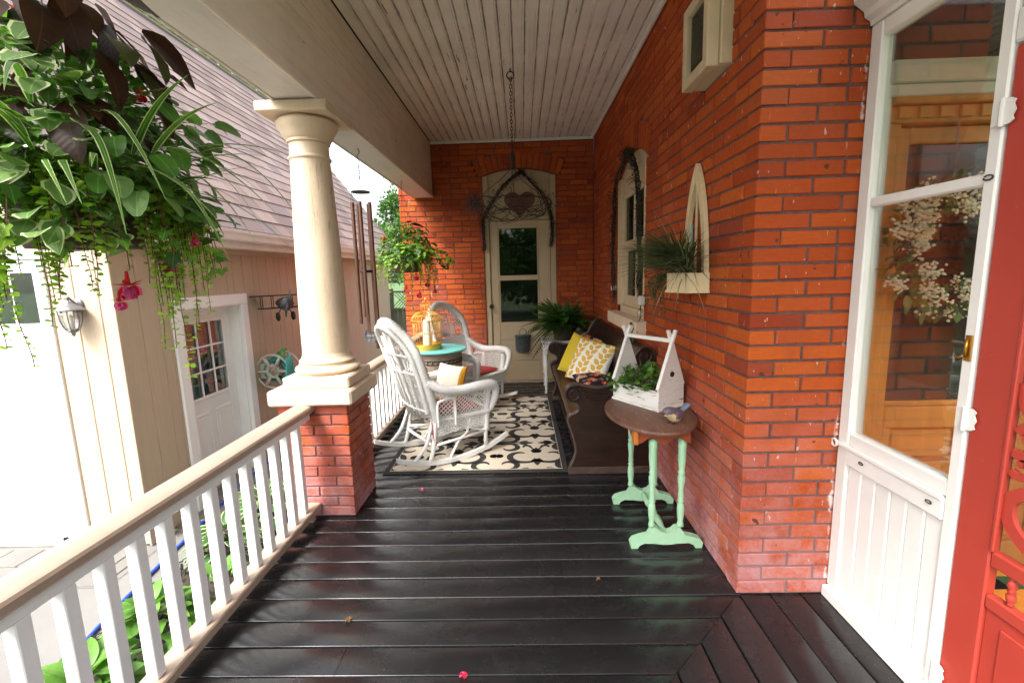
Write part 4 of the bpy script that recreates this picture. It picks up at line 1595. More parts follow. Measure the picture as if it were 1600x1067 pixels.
for sc_, s0, ya, yb in allsh:
    mm = MB() if sc_ > thr else rest
    h0 = .013 + rnd(0, .004)
    g = .0022
    s1 = min(s0 + expo * 1.25, SL)
    v = [P(s0, ya + g, .001), P(s0, yb - g, .001), P(s0, ya + g, h0), P(s0, yb - g, h0), P(s1, yb - g, .004), P(s1, ya + g, .004)]
    mm.add(v, [(0, 1, 3, 2), (2, 3, 4, 5), (0, 2, 5), (1, 4, 3)])
    if mm is not rest:
        mm.build('shingle', 'shingle', rf)
tag(rest.build('shingles', 'shingle_far', rf), kind='stuff')
m = MB()
m.tube([(RX, RY0 - .01, RZ + .0), (RX, RY1 + .01, RZ + .0)], .04, 8)
m.build('ridge_cap', 'shingle_far', rf)
tag(gar, 'beige sided garage with brown shingle roof, white overhead door and side door', 'garage')
rebase(gar, (-5.5, 7.5, GZ))

# ------------------------------------------------------------------ lantern on the garage
ln = empty('wall_lantern')
LX, LY, LZ = -3.70, GY0 - .085, 1.24
m = MB(); m.lathe([(0, 0), (.05, .002), (.05, .012), (.03, .02), (0, .022)], 16, mw=Matrix.Translation((LX, GY0 - .0005, LZ + .10)) @ Matrix.Rotation(PI / 2, 4, 'X')); m.build('back_plate', 'lamp_metal', ln, smooth=True)
m = MB(); m.tube(smooth_path([(LX, GY0 - .02, LZ + .10), (LX, LY - .0, LZ + .165), (LX, LY, LZ + .135)], 6), .008, 8); m.build('arm', 'lamp_metal', ln, smooth=True)
m = MB(); m.lathe([(.0, .155), (.006, .15), (.008, .135), (.018, .128), (.022, .118), (.035, .110), (.08, .085), (.10, .062), (.098, .055), (.0, .058)], 12, (LX, LY, LZ)); m.build('hood', 'lamp_metal', ln, angle=35)
m = MB(); m.lathe([(.064, .052), (.070, .02), (.066, -.03), (.050, -.08), (.032, -.105)], 12, (LX, LY, LZ)); m.build('globe', 'lamp_glass', ln, smooth=True)
m = MB()
for i in range(6):
    a = i * PI / 3
    m.tube([(LX + r * math.cos(a), LY + r * math.sin(a), LZ + z) for r, z in ((.078, .055), (.074, .02), (.070, -.03), (.054, -.08), (.035, -.108))], .0045, 5)
m.build('cage', 'lamp_metal', ln, smooth=True)
m = MB(); m.lathe([(.036, -.10), (.040, -.108), (.028, -.122), (.012, -.13), (.015, -.14), (.008, -.152), (0, -.16)], 12, (LX, LY, LZ)); m.build('finial', 'lamp_metal', ln, smooth=True)
m = MB(); m.lathe([(0, -.10), (.012, -.10), (.012, -.02), (.014, .0), (.0, .03)], 10, (LX, LY, LZ)); m.build('bulb', 'dirty_white', ln, smooth=True)
tag(ln, 'grey metal lantern fixed on the garage beside its white overhead door', 'lantern')
rebase(ln, (LX, LY, LZ))

# ------------------------------------------------------------------ biplane ornament on the garage
ap = empty('airplane_ornament')
ax, ay, az = GX + .26, 5.93, 1.19
def loc_(pts): return [(ax + a, ay + b, az + c) for a, b, c in pts]
def wing(z, span, chord, th=.012):
    m = MB()
    n = 10
    o = []
    for i in range(n + 1):
        t = -1 + 2 * i / n
        c = chord * (1 - .35 * abs(t) ** 4) / 2
        o.append((t * span / 2, c))
    outl = [(ay + u, ax + .0 + c) for u, c in o] + [(ay + u, ax - c) for u, c in reversed(o)]
    m.add([(q, p, az + z) for p, q in outl] + [(q, p, az + z + th) for p, q in outl], [tuple(range(len(outl))), tuple(reversed(range(len(outl), 2 * len(outl))))] + [(i, (i + 1) % len(outl), len(outl) + (i + 1) % len(outl), len(outl) + i) for i in range(len(outl))])
    return m
wing(.10, .78, .17).build('upper_wing', 'rust_iron', ap, fix=True)
wing(-.06, .58, .15).build('lower_wing', 'rust_iron', ap, fix=True)
m = MB()
m.lathe([(.0, .17), (.02, .165), (.075, .15), (.085, .12), (.085, .05), (.065, .0), (.05, -.10), (.03, -.165)], 16, mw=Matrix.Translation((ax, ay, az)) @ Matrix.Rotation(PI / 2, 4, 'Y'))
m.build('fuselage', 'pewter', ap, smooth=True)
m = MB()
for i in range(9):
    a = i * 2 * PI / 9
    m.tube(loc_([(.13, .03 * math.cos(a), .03 * math.sin(a)), (.13, .092 * math.cos(a), .092 * math.sin(a))]), .014, 6)
m.build('engine', 'pewter', ap)
m = MB()
for s_ in (-1, 1):
    m.tube(loc_([(.18, 0, 0), (.182, s_ * .03, s_ * .07), (.18, s_ * .04, s_ * .17)]), [.01, .02, .008], 6)
m.build('propeller', 'pewter', ap, smooth=True)
m = MB()
for yy in (-.25, -.12, .12, .25):
    m.tube(loc_([(.03, yy, -.05), (.03, yy, .10)]), .005, 5)
    m.tube(loc_([(-.04, yy, -.05), (-.04, yy, .10)]), .005, 5)
m.build('struts', 'rust_iron', ap)
for s_ in (-1, 1):
    m = MB()
    m.tube(loc_([(.06, s_ * .05, -.06), (.07, s_ * .09, -.15)]), .006, 5)
    wh = [(ax + .07 + .045 * math.cos(a), ay + s_ * .095, az - .165 + .045 * math.sin(a)) for a in np.linspace(0, 2 * PI, 17)[:-1]]
    m.tube(wh, .014, 7, closed=True)
    m.tube(loc_([(.07, s_ * .088, -.165), (.07, s_ * .102, -.165)]), .03, 10)
    m.build('wheel', 'rust_iron', ap, smooth=True)
tag(ap, 'metal biplane ornament mounted on the beige garage wall', 'ornament')
rebase(ap, (ax, ay, az))
ap.rotation_euler = (0, 0, math.radians(-42))

# ------------------------------------------------------------------ hose reel and hose
hr = empty('hose_reel')
hx, hy, hz = GX + .19, 5.80, .335
for yy in (-.135, .135):
    m = MB()
    Yc_ = hy + yy
    for r_, rr in ((.215, .016), (.07, .02)):
        m.tube([(hx + r_ * math.cos(a), Yc_, hz + r_ * math.sin(a)) for a in np.linspace(0, 2 * PI, 29)[:-1]], rr, 8, closed=True)
    for i in range(6):
        a = i * PI / 3
        m.tube([(hx + .06 * math.cos(a), Yc_, hz + .06 * math.sin(a)), (hx + .21 * math.cos(a), Yc_, hz + .21 * math.sin(a))], .022, 6)
    m.build('wheel', 'reel_plastic', hr, smooth=True)
m = MB(); m.tube([(hx, hy - .13, hz), (hx, hy + .13, hz)], .08, 14); m.build('drum', 'reel_plastic', hr, smooth=True)
parts('bracket', 'reel_plastic', hr, (GX + .001, hx, hy - .10, hy - .07, hz - .1, hz + .1), (GX + .001, hx, hy + .07, hy + .10, hz - .1, hz + .1))
m = MB(); m.tube([(hx, hy - .14, hz), (hx, hy - .19, hz), (hx + .08, hy - .20, hz + .06), (hx + .08, hy - .26, hz + .06)], .012, 8); m.build('crank', 'reel_plastic', hr, smooth=True)
tag(hr, 'grey plastic hose reel wound with teal hose on the garage wall', 'hose reel')
rebase(hr, (hx, hy, hz))
m = MB()
pts = []
for i in range(7 * 22):
    a = i / 22 * 2 * PI
    rr_ = .115 + .02 * (i // 44)
    pts.append((hx + rr_ * math.cos(a), hy - .10 + .20 * abs(((i / 22) / 3.5) % 2 - 1), hz + rr_ * math.sin(a)))
m.tube(pts, .013, 7)
for k in range(4):       # slack loops hanging in front of the reel
    o_ = k * .035
    m.tube(smooth_path([(hx + .12, hy - .06 + o_, hz + .15), (hx + .20, hy - .16 + o_, hz + .17), (hx + .24, hy - .26 + o_, hz + .02), (hx + .22, hy - .30 + o_, hz - .35 - .05 * k), (hx + .18, hy - .27 + o_, hz - .66 - .05 * k), (hx + .20, hy - .20 + o_, hz - .36), (hx + .23, hy - .17 + o_, hz), (hx + .15, hy - .05 + o_, hz + .10)], 6), .013, 7)
tag(m.build('hose_coil', 'hose_teal', smooth=True), 'teal garden hose looped over the reel with slack loops hanging down', 'hose')
m = MB()
m.tube(smooth_path([(hx + .14, hy - .06, hz + .14), (hx + .2, hy - .13, hz), (hx + .19, hy - .2, -.2), (hx + .12, hy - .35, -.62), (-3.33, 5.0, GZ + .016), (-3.25, 4.5, GZ + .016), (-3.158, 3.92, GZ + .016), (-3.09, 3.45, GZ + .016), (-3.03, 3.05, GZ + .016), (-2.98, 2.78, GZ + .016), (-2.93, 2.4, GZ + .016), (-3.0, 1.6, GZ + .016), (-3.3, .6, GZ + .016)], 8), .015, 8)
tag(m.build('garden_hose', 'hose_blue', smooth=True), 'blue garden hose running along the concrete past the hostas', 'hose')
m = MB()
m.tube(smooth_path([(hx + .06, hy - .06, hz + .235), (hx + .11, hy - .10, hz + .25), (hx + .15, hy - .15, hz + .235), (hx + .17, hy - .18, hz + .20)], 5), [.024] * 12 + [.016] * 4, 8)
m.tube([(hx + .06, hy + .0, hz + .24), (hx + .10, hy + .05, hz + .27)], .024, 8)
tag(m.build('hose_nozzle', 'hose_green', smooth=True), 'green spray nozzle lying on top of the hose reel', 'nozzle')
m = MB()
for k in range(4):
    m.tube([(-3.12 + .03 * k, 5.9 + .14 * math.cos(a), -.62 + .16 * math.sin(a)) for a in np.linspace(0, 2 * PI, 21)[:-1]], .015, 7, closed=True)
tag(m.build('yellow_cord', 'hose_yellow', smooth=True), 'yellow coiled cord hung low below the hose reel by the brick pier', 'cord')

# ------------------------------------------------------------------ leaves
def leaf_rows(L, W, prof, n=6, fold=.18, droop=.25, rim=0.0, wavy=0.0, m=None, mat_in=0, mat_rim=1, mw=None):
    """blade along +Y; prof(t) half width 0..1; fold lifts the edges; droop bends the tip down; rim: share of width in a second colour"""
    cols = [-1, 0, 1] if rim <= 0 else [-1, -(1 - rim), 0, 1 - rim, 1]
    vs = []
    for i in range(n + 1):
        t = i / n
        w = W * prof(t) / 2
        for c in cols:
            wob = wavy * W * math.sin(t * 19 + (2 if c > 0 else 0)) * abs(c)
            x = c * w
            z = fold * abs(x) - droop * L * t * t + wob
            vs.append((x, L * t * (1 - .12 * droop * t), z))
    fs = []
    mats = []
    k = len(cols)
    for i in range(n):
        for j in range(k - 1):
            fs.append((i * k + j, i * k + j + 1, (i + 1) * k + j + 1, (i + 1) * k + j))
            outer = rim > 0 and (j == 0 or j == k - 2)
            mats.append(mat_rim if outer else mat_in)
    mb = m or MB()
    if mw is not None:
        vs = [mw @ Vector(v) for v in vs]
    mb.add(vs, fs, mats)
    return mb


ovate = lambda t: max(.02, (math.sin(PI * min(1, t * .98 + .02)) ** .75) * (1.15 - .45 * t))
heart = lambda t: max(.02, math.sqrt(max(0, 1 - ((t - .33) / .70) ** 2)) if t > .33 else math.sqrt(max(.0, 1 - ((.33 - t) / .40) ** 2)))
lance = lambda t: max(.02, math.sin(PI * min(1, t * .96 + .04)) ** .8)
blade = lambda t: max(.03, (min(1, t * 5 + .45)) * (1 - t ** 2.4))
roundp = lambda t: max(.04, math.sqrt(max(0, 1 - (2 * t - 1) ** 2)))
hostap = lambda t: max(.03, (math.sin(PI * min(1, t * .95 + .05)) ** .62) * (1.12 - .35 * t))


def ivy_leaf(L, m=None, mw=None, rim=False):
    """five lobed leaf"""
    o = [(0, .12), (.16, -.02), (.42, .10), (.30, .32), (.46, .56), (.20, .60), (0, 1.0), (-.20, .60), (-.46, .56), (-.30, .32), (-.42, .10), (-.16, -.02)]
    vs = [(0, .35 * L, .02 * L)] + [(x * L, y * L, .10 * abs(x) * L - .16 * y * y * L) for x, y in o]
    fs = [(0, 1 + i, 1 + (i + 1) % len(o)) for i in range(len(o))]
    fs = [tuple(reversed(f)) for f in fs]
    mb = m or MB()
    if mw is not None:
        vs = [mw @ Vector(v) for v in vs]
    mb.add(vs, fs)
    return mb


def dirmat(p, d, up=(0, 0, 1), roll_=0.0, sc=1.0):
    f = frame_of(d, up).to_4x4()
    return Matrix.Translation(p) @ f @ Matrix.Rotation(roll_, 4, 'Y') @ Matrix.Scale(sc, 4)


def randdir(zlo=-.3, zhi=1):
    a = rnd(0, 2 * PI)
    z = rnd(zlo, zhi)
    r = math.sqrt(max(0, 1 - z * z))
    return Vector((r * math.cos(a), r * math.sin(a), z))


# shared leaf meshes
LM = {}
LM['begonia'] = [leaf_rows(.17, .088, ovate, 7, .20, d, wavy=.02).mesh('leaf', m_, True) for d, m_ in ((.22, 'leaf_bronze'), (.35, 'leaf_bronze'), (.28, 'leaf_bronze_green'), (.12, 'leaf_bronze'))]
LM['varieg'] = [leaf_rows(.062, .052, ovate, 6, .15, d, rim=.22, wavy=.035).mesh('leaf', ['leaf_sage', 'leaf_cream'], True) for d in (.15, .32)]
LM['spider'] = [leaf_rows(.34, .019, blade, 12, -.25, d, rim=.28).mesh('leaf', ['leaf_mid', 'leaf_cream'], True) for d in (.65, .95, .35)]
LM['heart'] = [leaf_rows(.07, .055, heart, 6, .18, d).mesh('leaf', m_, True) for d, m_ in ((.2, 'leaf_mid'), (.35, 'leaf_sage'), (.25, 'leaf_green'))]
LM['ivy'] = [ivy_leaf(.055).mesh('leaf', m_) for m_ in ('leaf_ivy', 'leaf_green', 'leaf_lime')]
LM['yellow'] = [leaf_rows(.06, .04, ovate, 6, .2, .3).mesh('leaf', 'leaf_yellow', True)]


def fuchsia(m, p, s=1.0):
    """ruffled double bloom hanging down: red sepals above, pink skirt, made of curved petals"""
    p = Vector(p)
    for i in range(5):
        a = i * 2 * PI / 5 + rnd(0, .4)
        d = Vector((math.cos(a), math.sin(a), rnd(-.1, .35)))
        m.cur = 0
        leaf_rows(.030 * s, .014 * s, lance, 4, .3, -.2, m=m, mat_in=0, mw=dirmat(p, d))
    for i in range(20):
        a = rnd(0, 2 * PI)
        d = Vector((math.cos(a) * rnd(.3, 1), math.sin(a) * rnd(.3, 1), rnd(-1.2, -.35)))
        leaf_rows(.028 * s, .022 * s, roundp, 4, .45, .3, m=m, mat_in=1 if random.random() < .75 else 0, mw=dirmat(p - Vector((0, 0, .004 * s)), d, roll_=rnd(-1, 1)))
    m.tube([p + Vector((0, 0, .03 * s)), p], [.003 * s, .006 * s], 5)


def strand_leaves(m, p0, length, lsize, mat_i=0, sway=.05, out=Vector((0, 0, 0)), density=1.0, stem=True):
    """trailing stem with pairs of small round leaves"""
    p = Vector(p0)
    pts = [p.copy()]
    d = Vector((out.x, out.y, .3)) if out.length else Vector((0, 0, -1))
    step = lsize * .62
    n = int(length / step)
    a = rnd(0, 6)
    for i in range(n):
        d = (d + Vector((rnd(-sway, sway), rnd(-sway, sway), -.32))).normalized()
        p = p + d * step
        pts.append(p.copy())
        if random.random() < density:
            a += rnd(.9, 2.3)
            for s in (0, PI + rnd(-.6, .6)):
                if random.random() < .12: continue
                o = Vector((math.cos(a + s), math.sin(a + s), rnd(-.6, .4)))
                sz = lsize * rnd(.7, 1.15) * (1 - .45 * i / n)
                leaf_rows(sz, sz * .95, roundp, 4, .12, .2, m=m, mat_in=mat_i, mw=dirmat(p, o, roll_=rnd(-.7, .7)))
    return pts


def hanging_basket(name, c, label, scale=1.0, seed=1, near=True):
    random.seed(seed)
    b = empty(name)
    cx_, cy_, cz_ = c           # centre of the pot rim
    m = MB()
    R = .175 * scale
    m.lathe([(.0, -.185), (R * .78, -.185), (R * .83, -.17), (R * .97, -.03), (R * 1.0, .0), (R * .93, .005), (R * .88, -.03), (0, -.03)], 22, c)
    for i, v in enumerate(m.v):
        if abs(v[2] - cz_) > .01:
            m.v[i] = (v[0] + rnd(-.004, .004), v[1] + rnd(-.004, .004), v[2] + rnd(-.003, .003))
    m.build('pot', 'coir', b, smooth=True)
    m = MB()
    for i in range(4):
        a = i * PI / 2 + .5
        m.tube([(cx_ + R * math.cos(a), cy_ + R * math.sin(a), cz_), (cx_ + .012 * math.cos(a), cy_ + .012 * math.sin(a), cz_ + .60 * scale)], .0022, 5)
    m.tube([(cx_, cy_, cz_ + .60 * scale), (cx_, cy_, 2.47), (cx_ + .012, cy_, 2.485), (cx_, cy_, 2.499)], .003, 6)
    m.build('hanger', 'black_iron', b)
    L = lambda kind, p, d, sc=1.0, rl=0.0, nm='leaf': inst(nm, random.choice(LM[kind]), b, mw=dirmat(p, d, roll_=rl, sc=sc))
    C = Vector(c)
    fine = MB()
    stems = MB()
    # dome of small fill leaves: gives the plant its dense heart
    DR = .275 if near else .27
    for i in range(2600 if near else 1500):
        d = randdir(-.35, 1)
        rr_ = rnd(.25, 1.0) ** .5
        p = C + Vector((d.x * DR * rr_, d.y * DR * rr_, .03 + d.z * (.40 if near else .28) * rr_)) * scale
        if (p - C).z < 0 and Vector((p.x - C.x, p.y - C.y)).length < R * 1.02: continue
        dd = (d + Vector((rnd(-.6, .6), rnd(-.6, .6), rnd(-.9, .2)))).normalized()
        s = rnd(.022, .05) * scale
        leaf_rows(s, s * .62, ovate, 4, .2, .3, m=fine, mat_in=random.choice([0, 0, 1, 2]), mw=dirmat(p, dd, roll_=rnd(-.6, .6)))
    # trailing creeping jenny
    nstr = 120 if near else 40
    for i in range(nstr):
        a = rnd(-2.0, 1.2) if near else rnd(0, 2 * PI)
        o = Vector((math.cos(a), math.sin(a), 0))
        p = C + o * R * rnd(.8, 1.25) + Vector((0, 0, rnd(-.01, .06)))
        ln_ = rnd(.18, .50) * scale * (1.35 if random.random() < .25 else .85)
        pts = strand_leaves(fine, p, ln_, rnd(.021, .031) * (1 if near else 1.1), 3, .10, o * rnd(.4, 1.1))
        if len(pts) > 2:
            stems.tube(pts, .0012, 4, caps=False)
    # ferny sprigs reaching out
    for k in range(5):
        a = rnd(-.9, 1.1) if near else rnd(0, 6.28)
        o = Vector((math.cos(a), math.sin(a), rnd(.3, .7)))
        p = C + Vector((0, 0, .12 * scale))
        ln_ = rnd(.30, .40) * scale
        pts = [p + o * ln_ * t + Vector((0, 0, -.10 * t * t)) for t in np.linspace(0, 1, 22)]
        stems.tube(pts, .0012, 4, caps=False)
        for i in range(5, 22):
            t = i / 21
            for s in (-1, 1):
                sd_ = o.cross(Vector((0, 0, 1))).normalized() * s + o * .4
                leaf_rows(.034 * (1.15 - t) * scale, .010 * scale, lance, 3, .1, .2, m=fine, mat_in=0, mw=dirmat(pts[i], sd_))
    fl_ = fine.build('foliage', ['leaf_green', 'leaf_mid', 'leaf_sage', 'leaf_lime'], b, smooth=True)
    tag(fl_, kind='stuff')
    stems.build('stems', 'stem_red', b)
    if near:
        # broad bronze begonia leaves on the top and right
        for i in range(46):
            a = rnd(-1.5, 1.2)
            o = Vector((math.cos(a), math.sin(a), 0))
            h = rnd(.16, .54)
            p = C + o * rnd(.10, .30) * (1.1 - h * .7) + Vector((0, 0, h))
            L('begonia', p, o * rnd(.25, .8) + Vector((rnd(-.4, .4), rnd(-.4, .2), rnd(-1.1, -.25))), rnd(.65, 1.15), rnd(-.5, .5))
        # variegated leaves in tiers on the left and centre
        for i in range(125):
            a = rnd(-1.95, -.6)
            o = Vector((math.cos(a), math.sin(a), 0))
            h = rnd(-.17, .36)
            p = C + o * rnd(.20, .38) * (1.0 if h < .2 else .8) + Vector((0, 0, h))
            L('varieg', p, o + Vector((rnd(-.6, .6), rnd(-.6, .6), rnd(-.75, .15))), rnd(.9, 1.5), rnd(-.5, .5))
        for i in range(70):
            a = rnd(-.8, 1.0)
            o = Vector((math.cos(a), math.sin(a), 0))
            p = C + o * rnd(.25, .38) + Vector((0, 0, rnd(-.10, .24)))
            L('heart', p, o + Vector((rnd(-.5, .5), rnd(-.5, .5), rnd(-1.0, .0))), rnd(.7, 1.15), rnd(-.5, .5))
        # arching striped blades
        for i in range(30):
            a = rnd(-1.2, .7)
            o = Vector((math.cos(a), math.sin(a), 0))
            p = C + o * rnd(.24, .33) + Vector((0, 0, rnd(-.04, .16)))
            L('spider', p, o + Vector((rnd(-.25, .25), rnd(-.25, .25), rnd(.05, .75))), rnd(.7, 1.1), rnd(-.3, .3))
        # lobed ivy hanging from the rim
        for s_ in range(13):
            a = rnd(-1.5, .9)
            o = Vector((math.cos(a), math.sin(a), 0))
            p = C + o * R * 1.3 + Vector((0, 0, .03))
            d = (o * .8 + Vector((0, 0, .1)))
            n_ = random.randint(4, 11)
            st = [p.copy()]
            for i in range(n_):
                d = (d + Vector((rnd(-.2, .2), rnd(-.2, .2), -.42))).normalized()
                p = p + d * .032
                st.append(p.copy())
                L('ivy', p, Vector((rnd(-1, 1), rnd(-1, .4), rnd(-.9, .1))), rnd(.6, 1.15), rnd(-.4, .4))
            stm = MB()
            stm.tube(st, .0015, 4, caps=False)
            stm.build('stem', 'stem_red', b)
        for q in ((.10, -.10, .20), (-.02, -.16, .1)):
            L('yellow', C + Vector(q), (.5, -.6, -.3), 1.0)
        fl = [(.19, -.09, -.30, 1.35), (.175, -.11, -.345, .85), (.27, -.03, -.235, 1.05), (.325, .02, -.165, .7), (.25, -.02, .24, .7), (-.10, -.14, .40, 1.0), (-.2, -.02, .36, .9), (-.06, -.20, .20, .8), (.02, -.1, .44, .9), (-.13, -.2, .19, .7)]
    else:
        for i in range(60):
            a = rnd(0, 6.28)
            o = Vector((math.cos(a), math.sin(a), 0))
            p = C + o * rnd(.1, .30) + Vector((0, 0, rnd(-.12, .30)))
            L('heart', p, o + Vector((rnd(-.5, .5), rnd(-.5, .5), rnd(-.8, .3))), rnd(.8, 1.2), rnd(-.5, .5))
        for s_ in range(16):
            a = rnd(-1.7, 1.2)
            o = Vector((math.cos(a), math.sin(a), 0))
            p = C + o * R + Vector((0, 0, .05))
            d = (o + Vector((0, 0, rnd(.1, .8))))
            for i in range(random.randint(6, 13)):
                d = (d + Vector((rnd(-.2, .2), rnd(-.2, .2), -.19))).normalized()
                p = p + d * .038
                L('ivy', p, Vector((rnd(-1, 1), rnd(-1, .4), rnd(-.9, .3))), rnd(.9, 1.35), rnd(-.4, .4))
        for i in range(8):
            a = rnd(0, 6.28)
            o = Vector((math.cos(a), math.sin(a), 0))
            L('begonia', C + o * .08 + Vector((0, 0, rnd(.15, .35))), o + Vector((0, 0, rnd(-.2, .5))), rnd(.6, .9), rnd(-.4, .4))
        fl = [(.14, -.16, -.22, 1.7), (.24, -.08, -.30, 1.5), (.02, -.14, -.36, 1.6), (.15, -.1, -.42, 1.4), (.3, 0, -.38, 1.3), (-.18, -.14, .17, 1.5), (-.03, -.18, -.05, 1.2)]
    for i, (a, bb, h, s) in enumerate(fl):
        m = MB()
        fuchsia(m, (cx_ + a, cy_ + bb, cz_ + h), s)
        top = h > .05
        fo = m.build('flower', ['petal_red', 'petal_red' if top else 'petal_pink'], b, smooth=True)
    tag(b, label, 'hanging basket', 'hanging baskets under the beam')
    rebase(b, (cx_, cy_, cz_ - .18))
    return b


hanging_basket('hanging_basket', (-1.33, 1.40, 1.795), 'large hanging basket of bronze, variegated and trailing leaves at upper left', 1.0, 11, True)
hanging_basket('hanging_basket', (-1.25, 5.0, 1.72), 'smaller hanging basket with pink fuchsia beside the brick back wall', 1.05, 23, False)
random.seed(99)


# ------------------------------------------------------------------ hostas along the porch
LM['hosta_a'] = [leaf_rows(.19, .115, hostap, 8, .28, d, wavy=.03).mesh('leaf', 'leaf_hosta', True) for d in (.35, .5, .22)]
LM['hosta_b'] = [leaf_rows(.20, .10, hostap, 8, .25, d, rim=.26, wavy=.03).mesh('leaf', ['leaf_hosta_blue', 'leaf_cream'], True) for d in (.35, .5, .25)]


def hosta(loc, kind, n, size, label, seed):
    random.seed(seed)
    h = empty('hosta', loc)
    for i in range(n):
        t = i / n
        a = i * 2.4 + rnd(-.3, .3)
        el = .15 + 1.0 * t
        o = Vector((math.cos(a) * math.cos(el), math.sin(a) * math.cos(el), math.sin(el)))
        base = Vector((math.cos(a), math.sin(a), 0)) * .13 * size * (1 - t) + Vector((0, 0, .05 + .17 * t * size))
        st = base + o * .10 * size
        inst('leaf', random.choice(LM[kind]), h, mw=dirmat(st, Vector((o.x, o.y, o.z * .55)), roll_=rnd(-.4, .4), sc=size * rnd(.75, 1.1)))
    tag(h, label, 'hosta', 'hostas in the bed along the porch')
    return h


BZ = GZ + .05
hosta((-2.36, 2.05, BZ), 'hosta_a', 74, .9, 'bright green hosta nearest the camera below the railing', 1)
hosta((-2.42, 2.60, BZ), 'hosta_a', 64, .85, 'light green hosta behind the nearest one below the railing', 2)
hosta((-2.25, 2.98, BZ), 'hosta_a', 12, .7, 'very small lime hosta in bare dark soil between larger hostas', 3)
hosta((-2.52, 3.50, BZ), 'hosta_b', 54, .9, 'white edged hosta in front of the brick pier', 4)
hosta((-2.50, 4.02, BZ), 'hosta_b', 54, .9, 'white edged hosta behind another, level with the pier', 5)
hosta((-2.35, 4.6, BZ), 'hosta_b', 46, .95, 'white edged hosta farthest from the camera beyond the pier', 6)
random.seed(5)

# bark mulch on the bed
m = MB()
for i in range(3200):
    x_, y_ = rnd(-2.9, -1.6), rnd(-.3, 6.1)
    mw = Matrix.Translation((x_, y_, BZ + rnd(-.008, .014))) @ Euler((rnd(-.6, .6), rnd(-.6, .6), rnd(0, 6))).to_matrix().to_4x4()
    a, b_ = rnd(.012, .035), rnd(.006, .014)
    m.box(-a, a, -b_, b_, -.004, .004, mw=mw)
tag(tag(m.build('mulch', 'soil'), 'dark bark mulch covering the bed beside the porch', 'mulch'), kind='stuff')
# loose grit and leaf litter along the foot of the garage wall
m = MB()
for i in range(500):
    x_, y_ = GX + .02 + abs(random.gauss(0, .05)), rnd(3.8, 8)
    leaf_rows(rnd(.02, .05), rnd(.01, .025), lance, 3, .3, .3, m=m, mat_in=0, mw=dirmat((x_, y_, GZ + .012), randdir(0, .5)))
tag(tag(m.build('leaf_litter', 'leaf_straw'), 'dry leaf litter along the foot of the garage wall', 'litter'), kind='stuff')


# ------------------------------------------------------------------ trees beyond
def tree(name, loc, h, cr, label, seed, leaves=9000, mat='leaf_tree', trunk_h=.35, lsz=.16, squash=1.0):
    random.seed(seed)
    t = empty(name, loc)
    m = MB()
    H0 = h * trunk_h
    top = Vector((rnd(-.2, .2), rnd(-.2, .2), h * .8))
    m.tube(smooth_path([(0, 0, -.2), (rnd(-.1, .1), rnd(-.1, .1), H0 * .5), (rnd(-.15, .15), 0, H0), top], 5), [h * .03 * (1 - .055 * i) for i in range(16)], 9)
    clumps = []
    for i in range(16):
        a = i * 2.4 + rnd(-.4, .4)
        z = H0 + (h - H0) * rnd(.08, .9)
        rr_ = cr * math.sqrt(max(.05, 1 - ((z - H0) / (h - H0) * 1.6 - .8) ** 2)) * rnd(.45, .9)
        e = Vector((rr_ * math.cos(a), rr_ * math.sin(a) * squash, z))
        s = Vector((0, 0, max(H0 * .7, z - rr_ * .7)))
        m.tube(smooth_path([s, (s + e) / 2 + Vector((0, 0, .1)), e], 4), [h * .010 * (1 - .09 * k) for k in range(9)], 5)
        clumps.append((e, cr * rnd(.28, .45)))
    clumps.append((Vector((0, 0, h * .9)), cr * .4))
    m.build('trunk', 'bark', t, smooth=True)
    # leaf faces spread through the clumps, built with arrays
    rs_ = np.random.RandomState(seed)
    n = leaves
    ci = rs_.randint(0, len(clumps), n)
    cc = np.array([tuple(c[0]) for c in clumps])[ci]
    cs = np.array([c[1] for c in clumps])[ci]
    g = rs_.normal(size=(n, 3))
    g /= np.linalg.norm(g, axis=1)[:, None]
    p = cc + g * (cs * rs_.uniform(.35, 1.05, n) ** .6)[:, None] * np.array([1, 1, .75])
    d = g + rs_.normal(scale=.7, size=(n, 3)) + np.array([0, 0, -.25])
    d /= np.linalg.norm(d, axis=1)[:, None]
    u = np.cross(d, rs_.normal(size=(n, 3)))
    u /= np.linalg.norm(u, axis=1)[:, None]
    s = lsz * rs_.uniform(.6, 1.2, n)
    nn = np.cross(u, d)
    V = np.stack([p, p + d * s[:, None] * .5 + u * s[:, None] * .32 + nn * s[:, None] * .08, p + d * s[:, None], p + d * s[:, None] * .5 - u * s[:, None] * .32 + nn * s[:, None] * .08], 1).reshape(-1, 3)
    F = np.arange(n * 4).reshape(-1, 4)
    me = bpy.data.meshes.new('crown')
    me.from_pydata(V.tolist(), [], F.tolist())
    me.materials.append(M[mat])
    o = bpy.data.objects.new('crown', me)
    COL.objects.link(o)
    o.parent = t
    tag(t, label, 'tree', 'trees beyond the garage')
    return t


tree('maple_tree', (-4.6, 22.0, GZ), 8.2, 2.6, 'pale green tree seen beside the wind chime below the beam', 31, 9000, 'leaf_tree_pale', .25, .20)
tree('maple_tree', (-11.0, 12.0, GZ), 11.5, 4.2, 'leafy tree rising over the nearer part of the garage ridge', 32, 15000, 'leaf_tree', .22, .22)
tree('maple_tree', (-12.5, 19.0, GZ), 14, 4.8, 'tall green tree showing as a thin strip above the far garage ridge', 33, 14000, 'leaf_tree', .22, .24)
tree('maple_tree', (-1.4, 25.0, GZ), 7.0, 2.8, 'green tree behind the board fence left of the brick wing', 34, 8000, 'leaf_tree', .2, .2)
random.seed(77)

